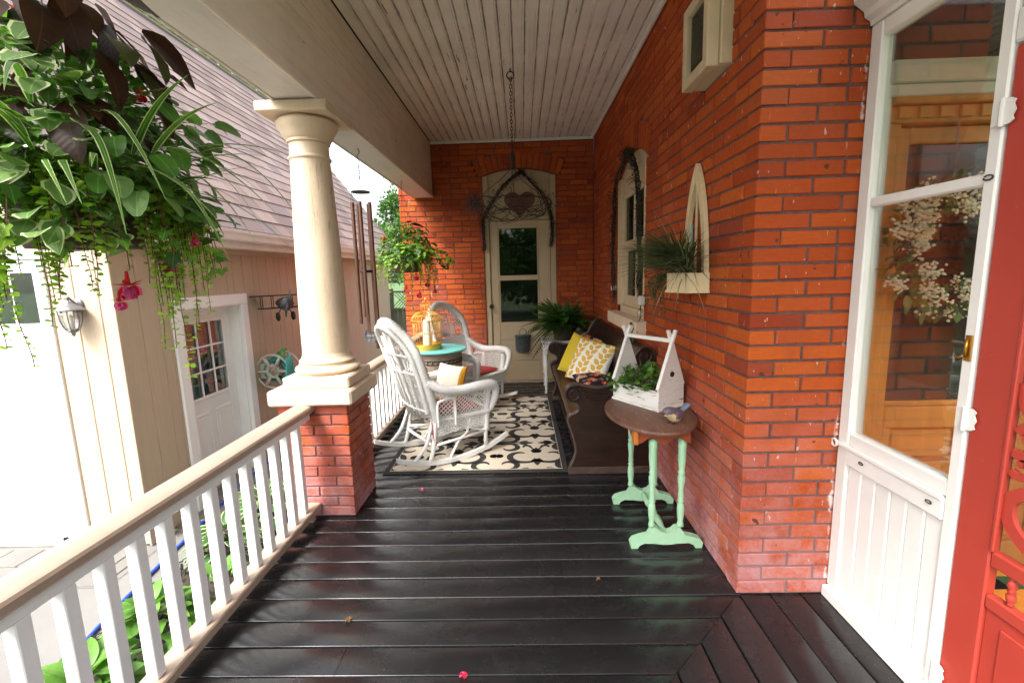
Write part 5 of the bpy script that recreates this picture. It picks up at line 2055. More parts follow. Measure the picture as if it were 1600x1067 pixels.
# ------------------------------------------------------------------ board fence with lattice top
fe = empty('board_fence')
fy = 12.6
x = -3.6
while x < -.6:
    part('board', 'fence_wood', fe, (x, x + .135, fy, fy + .02, GZ + .03, .62 + rnd(-.003, .003)), bev=.004)
    x += .142
part('rail', 'fence_wood', fe, (-3.6, -.6, fy - .03, fy - .001, .56, .63), (-3.6, -.6, fy - .03, fy - .001, 1.05, 1.10), bev=.005)
for px in (-3.62, -2.5, -1.3):
    part('post', 'fence_wood', fe, (px - .05, px + .05, fy + .021, fy + .12, GZ, 1.16), bev=.006)
m = MB()
for k in range(-8, 48):
    for sgn in (1, -1):
        xa = -3.6 + k * .09
        a = Vector((xa, fy - .006 - (.008 if sgn > 0 else 0), .63)); b2_ = Vector((xa + sgn * .42, a.y, 1.05))
        if min(a.x, b2_.x) > -3.62 and max(a.x, b2_.x) < -.58:
            m.tube([a, b2_], .011, 4)
m.build('lattice', 'fence_wood', fe)
part('gate_post', 'garage_white', fe, (-2.84, -2.74, 11.9, 12.0, GZ, 2.4), bev=.004)
tag(fe, 'weathered board fence with lattice top between garage and brick wing', 'fence')
rebase(fe, (-2.1, fy, GZ))

# the far side of the street behind the viewer: one leafy mass, seen only in reflections
rs_ = np.random.RandomState(3)
n = 26000
cl = np.array([(x_, -15 + rs_.uniform(-2, 2), rs_.uniform(.5, 4.5)) for x_ in np.linspace(-22, 16, 60)])
ci = rs_.randint(0, len(cl), n)
g = rs_.normal(size=(n, 3)); g /= np.linalg.norm(g, axis=1)[:, None]
p = cl[ci] + g * (1.7 * rs_.uniform(.2, 1, n) ** .5)[:, None]
d = rs_.normal(size=(n, 3)); d /= np.linalg.norm(d, axis=1)[:, None]
u = np.cross(d, rs_.normal(size=(n, 3))); u /= np.linalg.norm(u, axis=1)[:, None]
s = rs_.uniform(.25, .5, n)[:, None]
V = np.stack([p, p + d * s * .5 + u * s * .35, p + d * s, p + d * s * .5 - u * s * .35], 1).reshape(-1, 3)
me = bpy.data.meshes.new('far_trees')
me.from_pydata(V.tolist(), [], np.arange(n * 4).reshape(-1, 4).tolist())
me.materials.append(M['leaf_tree'])
ft = bpy.data.objects.new('far_trees', me)
COL.objects.link(ft)
tag(tag(ft, 'leafy mass of trees across the street mirrored in the glass', 'trees'), kind='stuff')

# ------------------------------------------------------------------ rug
rug = empty('area_rug')
RX0, RX1, RY0_, RY1_ = -1.10, .325, 3.275, 5.45
part('backing', 'rug_black', rug, (RX0, RX1, RY0_, RY1_, .001, .008), bev=.003)
part('field', 'rug_cream', rug, (RX0 + .045, RX1 - .045, RY0_ + .05, RY1_ - .05, .0078, .0105), bev=.001)


def flat_stroke(m, path, w, z0, z1):
    """raised flat stroke of varying half width w along a 2-D path"""
    n = len(path)
    Lp, Rp = [], []
    for i in range(n):
        p = Vector(path[i])
        t = Vector(path[min(i + 1, n - 1)]) - Vector(path[max(i - 1, 0)])
        if t.length < 1e-8: t = Vector((1, 0))
        t.normalize()
        nn = Vector((-t.y, t.x))
        ww = w(i / (n - 1))
        Lp.append(p + nn * ww)
        Rp.append(p - nn * ww)
    vs = []
    for z in (z0, z1):
        for i in range(n):
            vs += [(Lp[i].x, Lp[i].y, z), (Rp[i].x, Rp[i].y, z)]
    fs = []
    o = 2 * n
    for i in range(n - 1):
        a = 2 * i
        fs.append((o + a, o + a + 1, o + a + 3, o + a + 2))
        fs.append((a, a + 2, o + a + 2, o + a))
        fs.append((a + 1, o + a + 1, o + a + 3, a + 3))
    m.add(vs, fs)


def spiral(cx, cy, r0, r1, a0, a1, n=26):
    return [(cx + (r0 + (r1 - r0) * i / n) * math.cos(a0 + (a1 - a0) * i / n), cy + (r0 + (r1 - r0) * i / n) * math.sin(a0 + (a1 - a0) * i / n)) for i in range(n + 1)]


def motif(kind):
    """flowing scrolls: 0 a boss with four C curls and fleurs, 1 a pair of large facing C scrolls with leaves"""
    m = MB()
    z0, z1 = .0, .0014
    fat = lambda w, e=1.3: (lambda t: .005 + w * math.sin(PI * min(1, t * .93 + .04)) ** e)
    def leaf3(bx, by, ang, k=1.0):
        for off, ln_, w in ((0, .12, .024), (.62, .085, .019), (-.62, .085, .019)):
            ca, sa = math.cos(ang + off), math.sin(ang + off)
            flat_stroke(m, [(bx + ca * ln_ * k * t, by + sa * ln_ * k * t) for t in np.linspace(0, 1, 9)], lambda t, w=w: .004 + w * k * math.sin(PI * t ** .8), z0, z1)
    if kind == 0:
        for s in (1, -1):
            for e in (1, -1):
                T = lambda pts: [(x * e, y * s) for x, y in pts]
                flat_stroke(m, T([(.0, .018), (.035, .035)] + spiral(.10, .105, .085, .05, -1.9, 2.9, 30)), fat(.019), z0, z1)
                flat_stroke(m, T([(.015, .012), (.12, .014), (.20, .020)]), lambda t: .009, z0 - .0002, z1 - .0002)
        leaf3(.19, 0, 0)
        leaf3(-.19, 0, PI)
        flat_stroke(m, [(-.034, 0), (0, 0), (.034, 0)], lambda t: .036, z0, z1 + .0003)
    else:
        for e in (1, -1):
            T = lambda pts: [(x * e, y) for x, y in pts]
            flat_stroke(m, T(spiral(.12, .0, .155, .055, -2.75, 2.0, 40)), fat(.022, 1.1), z0, z1)
            flat_stroke(m, T([(.03, .06), (.02, .13), (.05, .19)] + spiral(.085, .19, .036, .02, 3.1, -.6, 12)), fat(.012), z0, z1)
            leaf3(e * .275, .0, 0 if e > 0 else PI, .75)
        leaf3(0, .06, PI / 2, .9)
        leaf3(0, -.07, -PI / 2, 1.0)
    return m.mesh('motif', 'rug_black')


mo2 = [motif(0), motif(1)]


def clipped(mesh, mw, x0, x1, y0, y1):
    bm = bmesh.new()
    bm.from_mesh(mesh)
    bm.transform(mw)
    for co, no in (((x0, 0, 0), (-1, 0, 0)), ((x1, 0, 0), (1, 0, 0)), ((0, y0, 0), (0, -1, 0)), ((0, y1, 0), (0, 1, 0))):
        g = bm.verts[:] + bm.edges[:] + bm.faces[:]
        bmesh.ops.bisect_plane(bm, geom=g, plane_co=co, plane_no=no, clear_outer=True)
    if not bm.faces:
        bm.free()
        return None
    me = bpy.data.meshes.new('motif')
    bm.to_mesh(me)
    bm.free()
    me.materials.append(M['rug_black'])
    return me


for j in range(9):
    for i in range(4):
        px = RX0 + .20 + i * .66 - (.33 if j % 2 else 0)
        py = RY0_ + .02 + j * .285
        mo = mo2[j % 2]
        ex = (px - .37 > RX0 + .045 and px + .37 < RX1 - .045 and py - .28 > RY0_ + .05 and py + .28 < RY1_ - .05)
        mw = Matrix.Translation((px, py, .0106))
        me = mo if ex else clipped(mo, mw, RX0 + .05, RX1 - .05, RY0_ + .055, RY1_ - .055)
        if me:
            inst('motif', me, rug, mw=mw if ex else None)
tag(rug, 'cream rug with black scroll pattern and black border under the rocking chairs', 'rug')
rebase(rug, (-.39, 4.36, 0))


# ------------------------------------------------------------------ wicker rocking chairs
def ribbed(m, pts, r, rib=.024, amp=.20, n=9):
    """thick roll wrapped with cane: evenly spaced rings that swell and shrink"""
    pts = [Vector(p) for p in pts]
    # resample
    d = [0]
    for a, b in zip(pts, pts[1:]):
        d.append(d[-1] + (b - a).length)
    N = max(4, int(d[-1] / (rib / 2)))
    out, rs_ = [], []
    k = 0
    for i in range(N + 1):
        s = d[-1] * i / N
        while k < len(d) - 2 and d[k + 1] < s:
            k += 1
        t = (s - d[k]) / max(1e-9, d[k + 1] - d[k])
        out.append(pts[k].lerp(pts[k + 1], t))
        rr_ = r(i / N) if callable(r) else r
        rs_.append(rr_ * (1 + (amp if i % 2 else -amp * .4)))
    m.tube(out, rs_, n)


def weave(m, S, nu, nv, r=.0042, amp=.0045, seg=3, warp=True):
    """cane weave over a surface S(u,v)->(point, normal): nv wefts over nu warps"""
    for j in range(nv):
        v = (j + .5) / nv
        pts = []
        N = nu * seg
        for i in range(N + 1):
            u = i / N
            p, nn = S(u, v)
            pts.append(p + nn * amp * math.sin(PI * u * nu + (PI if j % 2 else 0)))
        m.tube(pts, r, 4, caps=False)
    if warp:
        for i in range(nu + 1):
            pts = [S(i / nu, v)[0] for v in np.linspace(0, 1, 8)]
            m.tube(pts, r * .9, 4, caps=False)


def lattice(m, S, n, r=.0035, k=1.0):
    """two crossing diagonal families of canes over S(u,v)"""
    for i in range(-n, n + 1):
        for s in (1, -1):
            seg = []
            for t in np.linspace(0, 1, 9):
                u = i / n + t * k if s > 0 else i / n + (1 - t) * k
                if 0 <= u <= 1:
                    seg.append(S(u, t)[0])
            if len(seg) > 1:
                m.tube(seg, r, 4, caps=False)


def rocking_chair():
    """faces +X, origin on the floor"""
    ch = empty('rocking_chair')
    W = 'wicker'
    sz = .36
    hw = .255
    # rockers
    for s in (-1, 1):
        m = MB()
        Rr = 1.25
        pts = []
        for x in np.linspace(-.54, .45, 26):
            z = Rr - math.sqrt(Rr * Rr - (x + .03) ** 2) + .002
            pts.append((x, z))
        vs = []
        for x, z in pts:
            vs += [(x, s * hw - .017, z), (x, s * hw + .017, z), (x, s * hw + .017, z + .034), (x, s * hw - .017, z + .034)]
        fs = []
        for i in range(len(pts) - 1):
            for k in range(4):
                a, b = 4 * i + k, 4 * i + (k + 1) % 4
                fs.append((a, b, b + 4, a + 4))
        fs += [(3, 2, 1, 0), tuple(len(vs) - 4 + k for k in range(4))]
        m.add(vs, fs)
        m.build('rocker', W, ch, fix=True)
    zr = lambda x: 1.25 - math.sqrt(1.25 ** 2 - (x + .03) ** 2) + .03
    # legs
    for s in (-1, 1):
        m = MB()
        m.tube([(.235, s * hw, zr(.235)), (.245, s * hw, sz - .04)], .017, 8)
        ribbed(m, [(.243, s * hw, .20), (.255, s * hw, .40), (.265, s * (hw + .01), .55)], .028)
        m.build('leg', W, ch, smooth=True)
        m = MB()
        m.tube(smooth_path([(-.27, s * hw, zr(-.27)), (-.235, s * hw, .18), (-.21, s * (hw - .01), sz)], 4), .017, 8)
        m.build('leg', W, ch, smooth=True)
        m = MB()          # splayed rear braces and side stretcher
        m.tube(smooth_path([(-.40, s * hw, zr(-.40)), (-.30, s * hw, .19), (-.23, s * (hw - .015), .37)], 5), .014, 8)
        m.tube([(-.24, s * hw, .17), (.24, s * hw, .19)], .012, 8)
        m.tube(smooth_path([(-.10, s * hw, zr(-.1)), (-.02, s * hw, .16), (.06, s * hw, .22), (.10, s * hw, sz - .02)], 5), .011, 7)
        m.build('brace', W, ch, smooth=True)
    m = MB()
    m.tube([(.24, -hw, .215), (.24, hw, .215)], .013, 8)
    m.tube([(-.24, -hw, .17), (-.24, hw, .17)], .013, 8)
    m.tube(smooth_path([(.22, -hw, .20), (0, 0, .23), (-.24, hw, .20)], 6), .011, 7)
    m.tube(smooth_path([(.22, hw, .20), (0, 0, .245), (-.24, -hw, .20)], 6), .011, 7)
    m.build('stretcher', W, ch, smooth=True)
    # seat
    m = MB()
    def Sseat(u, v):
        x = -.22 + .50 * v
        w = .225 + .035 * v
        return Vector((x, (u * 2 - 1) * w, sz - .012 * math.sin(PI * u) * math.sin(PI * v))), Vector((0, 0, 1))
    weave(m, Sseat, 18, 44, .0055, .004)
    m.build('seat', W, ch, smooth=True)
    m = MB()
    ribbed(m, [(-.22, -.235, sz), (.27, -.27, sz), (.295, -.2, sz), (.30, .2, sz), (.27, .27, sz), (-.22, .235, sz)], .018)
    def Sap(u, v):
        # woven apron round front and sides
        pth = [Vector((-.20, -.245, 0)), Vector((.25, -.268, 0)), Vector((.29, -.24, 0)), Vector((.297, .24, 0)), Vector((.25, .268, 0)), Vector((-.20, .245, 0))]
        ls = [(b - a).length for a, b in zip(pth, pth[1:])]
        s = u * sum(ls)
        for (a, b), l in zip(zip(pth, pth[1:]), ls):
            if s <= l + 1e-6:
                p = a.lerp(b, s / l)
                t = (b - a).normalized()
                return Vector((p.x, p.y, sz - .015 - .10 * v)), Vector((t.y, -t.x, 0))
            s -= l
        return Vector((pth[-1].x, pth[-1].y, sz - .015 - .10 * v)), Vector((0, 1, 0))
    weave(m, Sap, 60, 9, .0052, .0045)
    m.build('apron', W, ch, smooth=True)
    # back: outline in its own plane (a across, h up), leaning backwards
    lean = .29
    def B(a, h, off=0.0):
        curve = .05 * (a / .3) ** 2
        return Vector((-.225 - lean * h + curve - off * .94, a, sz + h * .93 + .0 - off * .34))
    H = .84
    wid = lambda h: .235 + .055 * math.sin(min(1, h / .55) * PI / 2) if h < .55 else .29 * math.sqrt(max(0, 1 - ((h - .55) / (H - .55)) ** 2.1))
    outl = [(-wid(h), h) for h in np.linspace(0, .55, 12)]
    for i in range(1, 24):
        t = i / 24
        a = PI * (1 - t)
        outl.append((.29 * math.cos(a), .55 + (H - .55) * math.sin(a)))
    outl += [(wid(h), h) for h in np.linspace(.55, 0, 12)]
    m = MB()
    ribbed(m, [B(a, h) for a, h in outl], .034, .026)
    ribbed(m, [B(a * .985, h * .985, .05) for a, h in outl[2:-2]], .017, .02, .16)
    m.build('back_rim', W, ch, smooth=True)
    nrmB = Vector((.94, 0, .34))
    m = MB()
    def Sb1(u, v):
        h = .02 + .40 * v
        w = wid(h) - .02
        return B((u * 2 - 1) * w, h), nrmB
    weave(m, lambda u, v: Sb1(u, .0 + .42 * v), 22, 19, .0062, .0048)
    weave(m, lambda u, v: Sb1(u, .62 + .38 * v), 22, 19, .0062, .0048)
    m.build('back_weave', W, ch, smooth=True)
    m = MB()
    lattice(m, lambda u, v: Sb1(u, .42 + .20 * v), 16, .004, .35)
    m.build('back_lattice', W, ch, smooth=True)
    m = MB()
    c = (0, .42)
    for i in range(19):          # fan of spokes under the rounded crown
        a = PI * (i + .5) / 19
        e = (.262 * math.cos(a), .55 + (H - .60) * math.sin(a)) if True else None
        s0 = (c[0] + .05 * math.cos(a), c[1] + .03 * math.sin(a))
        mid = ((s0[0] + e[0]) / 2, (s0[1] + e[1]) / 2)
        m.tube([B(*s0), B(*mid), B(*e)], .0042, 5)
    for rr_ in (.55, .80):
        pts = []
        for i in range(25):
            a = PI * i / 24
            e = (.262 * math.cos(a), .55 + (H - .60) * math.sin(a))
            pts.append(B(e[0] * rr_, c[1] + (e[1] - c[1]) * rr_, -.003))
        m.tube(pts, .006, 5)
    m.build('back_spokes', W, ch, smooth=True)
    m = MB()                     # rods running up the rear of the back
    for a in (-.19, -.10, 0, .10, .19):
        m.tube([B(a * .9, .02, .05), B(a, .35, .055), B(a * .9, .60 + .18 * (1 - (a / .2) ** 2), .04)], .009, 6)
    for h in (.12, .45, .60):
        m.tube([B(a, h, .055) for a in np.linspace(-wid(h), wid(h), 7)], .009, 6)
    m.build('rear_frame', W, ch, smooth=True)
    # arms
    for s in (-1, 1):
        m = MB()
        b0 = B(s * wid(.36), .36)
        path = smooth_path([b0, b0 + Vector((.12, s * .03, -.075)), (-.02, s * .305, .590), (.16, s * .315, .600), (.285, s * .31, .590), (.325, s * .30, .545), (.315, s * .285, .46), (.285, s * .265, .37)], 8)
        ribbed(m, path, lambda t: .036 - .012 * max(0, t - .7) / .3, .026)
        m.build('arm', W, ch, smooth=True)
        m = MB()
        def Sarm(u, v, s=s):
            x0 = -.20 + .47 * u
            ztop = .585 + (.05 if u < .25 else 0) * (1 - u / .25)
            return Vector((x0 + .02 * v * u, s * (.258 + .047 * v), sz + .01 + (ztop - sz - .03) * v)), Vector((0, s, 0))
        lattice(m, Sarm, 13, .004, .45)
        m.tube([Sarm(.30, t)[0] for t in (0, .5, 1)], .009, 6)
        m.tube([Sarm(u, 1)[0] for u in np.linspace(0, 1, 8)], .008, 6)
        m.build('arm_lattice', W, ch, smooth=True)
        m = MB()       # small bent loop under the arm next to the back
        m.tube(smooth_path([(-.20, s * .285, sz - .05), (-.205, s * .295, .50), (-.17, s * .30, .53), (-.09, s * .30, .535), (-.055, s * .295, .50), (-.05, s * .285, sz - .06)], 6), .011, 8)
        m.build('arm_loop', W, ch, smooth=True)
    return ch


def place(o, x, y, ang, z=0.0):
    o.location = (x, y, z)
    o.rotation_euler = (0, 0, ang)


c1 = rocking_chair()
a1 = math.atan2(.6, .8)
# rocker ends measured on the floor give the chair centres
place(c1, -.675, 3.735, math.atan2(.58, .79), .0115)
tag(c1, 'white wicker rocking chair in front, seen from behind beside the railing', 'rocking chair', 'white wicker rocking chairs on the rug')
c2 = copy_tree(c1)
place(c2, -.60, 5.20, math.radians(-33), .0115)
c2['label'] = 'white wicker rocking chair farther back, facing the camera near the brick wall'


def seat_cushion(chair_loc, ang, label):
    m = MB()
    N = 16
    top, bot = [], []
    for i in range(N + 1):
        rt, rb = [], []
        for j in range(N + 1):
            u, v = i / N * 2 - 1, j / N * 2 - 1
            q = (1 - abs(u) ** 4) * (1 - abs(v) ** 4)
            k = 1 - .05 * (1 - q)
            x, y = u * .215 * k + .045, v * .215 * k
            tuft = -.008 * sum(math.exp(-((u - a) ** 2 + (v - b) ** 2) * 40) for a in (-.4, .4) for b in (-.4, .4))
            h = .026 * q ** .45
            rt.append((x, y, .027 + h + tuft * q))
            rb.append((x, y, .027 - h * .8))
        top.append(rt)
        bot.append(rb)
    m.grid(top)
    m.grid([list(reversed(r)) for r in bot])
    e = empty('seat_cushion')
    m.build('pad', 'red_cloth', e, smooth=True, fix=True)
    for s in (-1, 1):
        t = MB()
        for k in range(2):
            t.tube(smooth_path([(-.17, s * .20, .03), (-.235, s * .245, .02), (-.245, s * .262 + k * .01, -.06), (-.235 + k * .015, s * .265, -.16 - .03 * k)], 5), .0035, 5)
        t.build('tie', 'red_cord', e, smooth=True)
    tag(e, label, 'cushion', 'red cushions on the rocking chairs')
    place(e, chair_loc[0], chair_loc[1], ang, .36 + .0115)


seat_cushion((-.675, 3.735), math.atan2(.58, .79), 'red patterned seat cushion with hanging ties on the front rocking chair')
seat_cushion((-.60, 5.20), math.radians(-33), 'red patterned seat cushion on the rear rocking chair')


# ------------------------------------------------------------------ soft cushions with printed covers
def pillow(name, size, thick, fn, label, loc, rot, res=44, mat='printed_cloth', group=None):
    m = MB()
    cols = []
    N = res
    def pt(i, j, s):
        u, v = i / N * 2 - 1, j / N * 2 - 1
        q = max(0, (1 - u * u)) * max(0, (1 - v * v))
        pinch = 1 - .07 * (1 - abs(u) ** 2) * abs(v) ** 6 * 0
        ex = 1 - .055 * (1 - v * v) * abs(u) ** 3
        ey = 1 - .055 * (1 - u * u) * abs(v) ** 3
        wr = .004 * math.sin(7 * u + 3 * v) * q
        return (u * size / 2 * ex, v * size / 2 * ey, s * (thick / 2 * q ** .42 + wr))
    for s in (1, -1):
        g = [[pt(i, j, s) for j in range(N + 1)] for i in range(N + 1)]
        if s < 0:
            g = [list(reversed(r)) for r in g]
        m.grid(g)
        for i in range(N + 1):
            for j in range(N + 1):
                jj = j if s > 0 else N - j
                cols.append(fn(i / N * 2 - 1, jj / N * 2 - 1))
    o = m.build(name, mat, None, smooth=True)
    if mat == 'printed_cloth':
        a = o.data.color_attributes.new('print', 'FLOAT_COLOR', 'POINT')
        flat = []
        for c in cols:
            flat += [c[0], c[1], c[2], 1]
        a.data.foreach_set('color', flat)
    o.location = loc
    o.rotation_euler = rot
    tag(o, label, 'pillow', group)
    return o


def leafy_print(seed, base, leaf, scale=.16, w=.055, L=.15):
    rs_ = random.Random(seed)
    lv = []
    for i in range(5):           # sprays of paired leaves
        x, y = rs_.uniform(-.9, .9), rs_.uniform(-.9, .9)
    for sx in (-.72, -.05, .62):
        for k in range(7):
            cy_ = -1.0 + k * .30
            cx_ = sx + .12 * math.sin(cy_ * 2.2)
            for s in (-1, 1):
                a = .75 * s
                lv.append((cx_ + s * .15, cy_ + .10 + (.12 if s > 0 else 0), a))
    def f(u, v):
        for x, y, a in lv:
            du, dv = u - x, v - y
            p = du * math.sin(a) + dv * math.cos(a)
            q = du * math.cos(a) - dv * math.sin(a)
            t = p / .185
            if abs(t) < 1 and abs(q) < .092 * (1 - t * t) * (1.1 - .3 * t):
                return leaf if abs(q) > .008 or t > .7 else tuple(.6 * a_ + .4 * b_ for a_, b_ in zip(leaf, base))
        return base
    return f


def floral_print(seed):
    rs_ = random.Random(seed)
    fl = [(rs_.uniform(-1, 1), rs_.uniform(-1, 1), rs_.uniform(.09, .20), rs_.choice([(.62, .05, .05), (.70, .18, .10), (.68, .42, .25), (.50, .03, .06)])) for _ in range(26)]
    lf = [(rs_.uniform(-1, 1), rs_.uniform(-1, 1), rs_.uniform(0, 3.1), rs_.choice([(.10, .16, .05), (.30, .33, .16), (.16, .22, .26)])) for _ in range(36)]
    def f(u, v):
        for x, y, r, c in fl:
            du, dv = u - x, v - y
            d = math.hypot(du, dv)
            a = math.atan2(dv, du)
            rr_ = r * (.80 + .2 * math.cos(6 * a))
            if d < rr_:
                if d < .25 * r: return (.75, .6, .25)
                return tuple(k * (.65 + .5 * d / r) for k in c)
        for x, y, a, c in lf:
            du, dv = u - x, v - y
            p = du * math.cos(a) + dv * math.sin(a)
            q = -du * math.sin(a) + dv * math.cos(a)
            if abs(p) < .13 and abs(q) < .045 * (1 - (p / .13) ** 2):
                return c
        return (.018, .014, .018)
    return f


ye = lin((.84, .66, .16))
wh = lin((.93, .91, .86))
rd = math.radians
pillow('throw_pillow', .44, .15, floral_print(3), 'black floral throw pillow standing behind the yellow one on the pew', (.60, 4.72, .66), (rd(68), rd(14), rd(-62)), 64)
pillow('throw_pillow', .42, .14, lambda u, v: lin((.80, .70, .20)), 'plain yellow throw pillow between the floral and white pillows', (.57, 4.50, .655), (rd(64), rd(10), rd(-50)), 24)
pillow('throw_pillow', .42, .14, leafy_print(2, wh, ye), 'white throw pillow with yellow leaf print at the front of the pew', (.64, 4.27, .645), (rd(58), rd(6), rd(-42)), 84)
pillow('throw_pillow', .40, .13, floral_print(8), 'dark floral pillow lying flat under the white leaf pillow', (.68, 4.02, .50), (rd(9), rd(4), rd(12)), 56)
pillow('throw_pillow', .34, .13, lambda u, v: lin((.90, .86, .78)) if u < .82 else lin((.80, .58, .16)), 'ivory pillow with gold edge on the front rocking chair', (-.66, 3.95, .545), (rd(72), 0, math.atan2(.58, .79) + rd(-75)), 40)

# ------------------------------------------------------------------ wicker side table, birdcage, candle
st_ = empty('side_table')
tx, ty = -.875, 4.60
tz = .762
m = MB()
m.lathe([(0, tz - .022), (.285, tz - .022), (.293, tz - .016), (.293, tz - .006), (.286, tz), (0, tz)], 40, (tx, ty, 0))
m.build('table_top', 'turquoise', st_, angle=40)
m = MB()
def Stab(u, v):
    a = 2 * PI * u
    r = .215 + .05 * (1 - v) ** 2 + .02 * v
    return Vector((tx + r * math.cos(a), ty + r * math.sin(a), .20 + (tz - .025 - .20) * v)), Vector((math.cos(a), math.sin(a), 0))
weave(m, Stab, 56, 52, .0056, .0045, 2)
m.build('skirt', 'wicker_tan', st_, smooth=True)
m = MB()
for v in (.80, .86):
    m.tube([Stab(u, v)[0] + Stab(u, v)[1] * .006 for u in np.linspace(0, 1, 45)[:-1]], .006, 5, closed=True)
for i in range(56):
    if i % 2:
        m.tube([Stab(i / 56, .80)[0] + Stab(i / 56, .8)[1] * .007, Stab((i + 1) / 56, .86)[0] + Stab((i + 1) / 56, .86)[1] * .007], .005, 4)
m.build('dark_band', 'twig', st_)
for i in range(4):
    a = PI / 4 + i * PI / 2
    m = MB()
    m.tube([(tx + .255 * math.cos(a), ty + .255 * math.sin(a), .0125), (tx + .245 * math.cos(a), ty + .245 * math.sin(a), .24)], .018, 8)
    m.build('leg', 'wicker_tan', st_, smooth=True)
m = MB()
m.lathe([(.20, .22), (.212, .23), (.212, tz - .024)], 32, (tx, ty, 0))
m.build('inner_drum', 'terracotta', st_, smooth=True)
tag(st_, 'round wicker side table with turquoise top between the rocking chairs', 'side table')
rebase(st_, (tx, ty, 0))
bc = empty('birdcage')
bx_, by_ = -.965, 4.55
Bz = tz + .0005
rc = .135
BW = 'brass_wire'
m = MB()
m.lathe([(0, 0), (rc, 0), (rc + .004, .01), (rc + .002, .055), (rc - .004, .055), (rc - .004, .008), (0, .008)], 32, (bx_, by_, Bz))
m.build('tray', BW, bc, angle=40)
m = MB()
hb = .285
for i in range(26):
    a = i * 2 * PI / 26
    c, s = math.cos(a), math.sin(a)
    pts = [(bx_ + rc * c, by_ + rc * s, Bz + .05), (bx_ + rc * c, by_ + rc * s, Bz + hb)]
    m.tube(pts, .0022, 5)
    m.tube([(bx_ + (rc + .02) * math.cos(t) * c, by_ + (rc + .02) * math.cos(t) * s, Bz + hb + .105 * math.sin(t)) for t in np.linspace(0, 1.25, 8)], .0022, 5)
for z, r_ in ((.055, rc), (.17, rc), (hb, rc + .008), (hb + .012, rc + .02), (hb + .06, rc * .92)):
    m.tube([(bx_ + r_ * math.cos(a), by_ + r_ * math.sin(a), Bz + z) for a in np.linspace(0, 2 * PI, 33)[:-1]], .0034, 6, closed=True)
m.build('bars', BW, bc, smooth=True)
m = MB()
for k in range(12):
    a = k * 2 * PI / 12
    m.tube([(bx_ + .05 * math.cos(a), by_ + .05 * math.sin(a), Bz + hb + .098), (bx_ + .05 * math.cos(a), by_ + .05 * math.sin(a), Bz + hb + .16)], .002, 5)
for z, r_ in ((.10, .05), (.16, .052)):
    m.tube([(bx_ + r_ * math.cos(a), by_ + r_ * math.sin(a), Bz + hb + z) for a in np.linspace(0, 2 * PI, 21)[:-1]], .003, 6, closed=True)
m.tube(smooth_path([(bx_ + .05, by_, Bz + hb + .16), (bx_ + .03, by_, Bz + hb + .19), (bx_, by_, Bz + hb + .20), (bx_ - .03, by_, Bz + hb + .19), (bx_ - .05, by_, Bz + hb + .16)], 5), .003, 6)
m.tube([(bx_, by_, Bz + hb + .195), (bx_, by_, Bz + hb + .235)], .008, 8)
m.build('crown_top', BW, bc, smooth=True)
part('door', BW, bc, (bx_ + .07, bx_ + .076, by_ - .125, by_ - .119, Bz + .06, Bz + .2), (bx_ + .0, bx_ + .006, by_ - .141, by_ - .135, Bz + .06, Bz + .2), bev=.001)
tag(bc, 'yellow wire birdcage with domed top on the turquoise table', 'birdcage')
rebase(bc, (bx_, by_, Bz))
m = MB()
m.lathe([(0, .0), (.040, .0), (.042, .01), (.040, .10), (.042, .11), (.036, .20), (.038, .21), (.034, .27), (.02, .29), (0, .29)], 20, (bx_, by_, Bz + .009))
for i, v in enumerate(m.v):
    m.v[i] = (v[0] + rnd(-.0025, .0025), v[1] + rnd(-.0025, .0025), v[2])
tag(m.build('pillar_candle', 'candle', smooth=True), 'rough white pillar candle standing inside the yellow birdcage', 'candle')

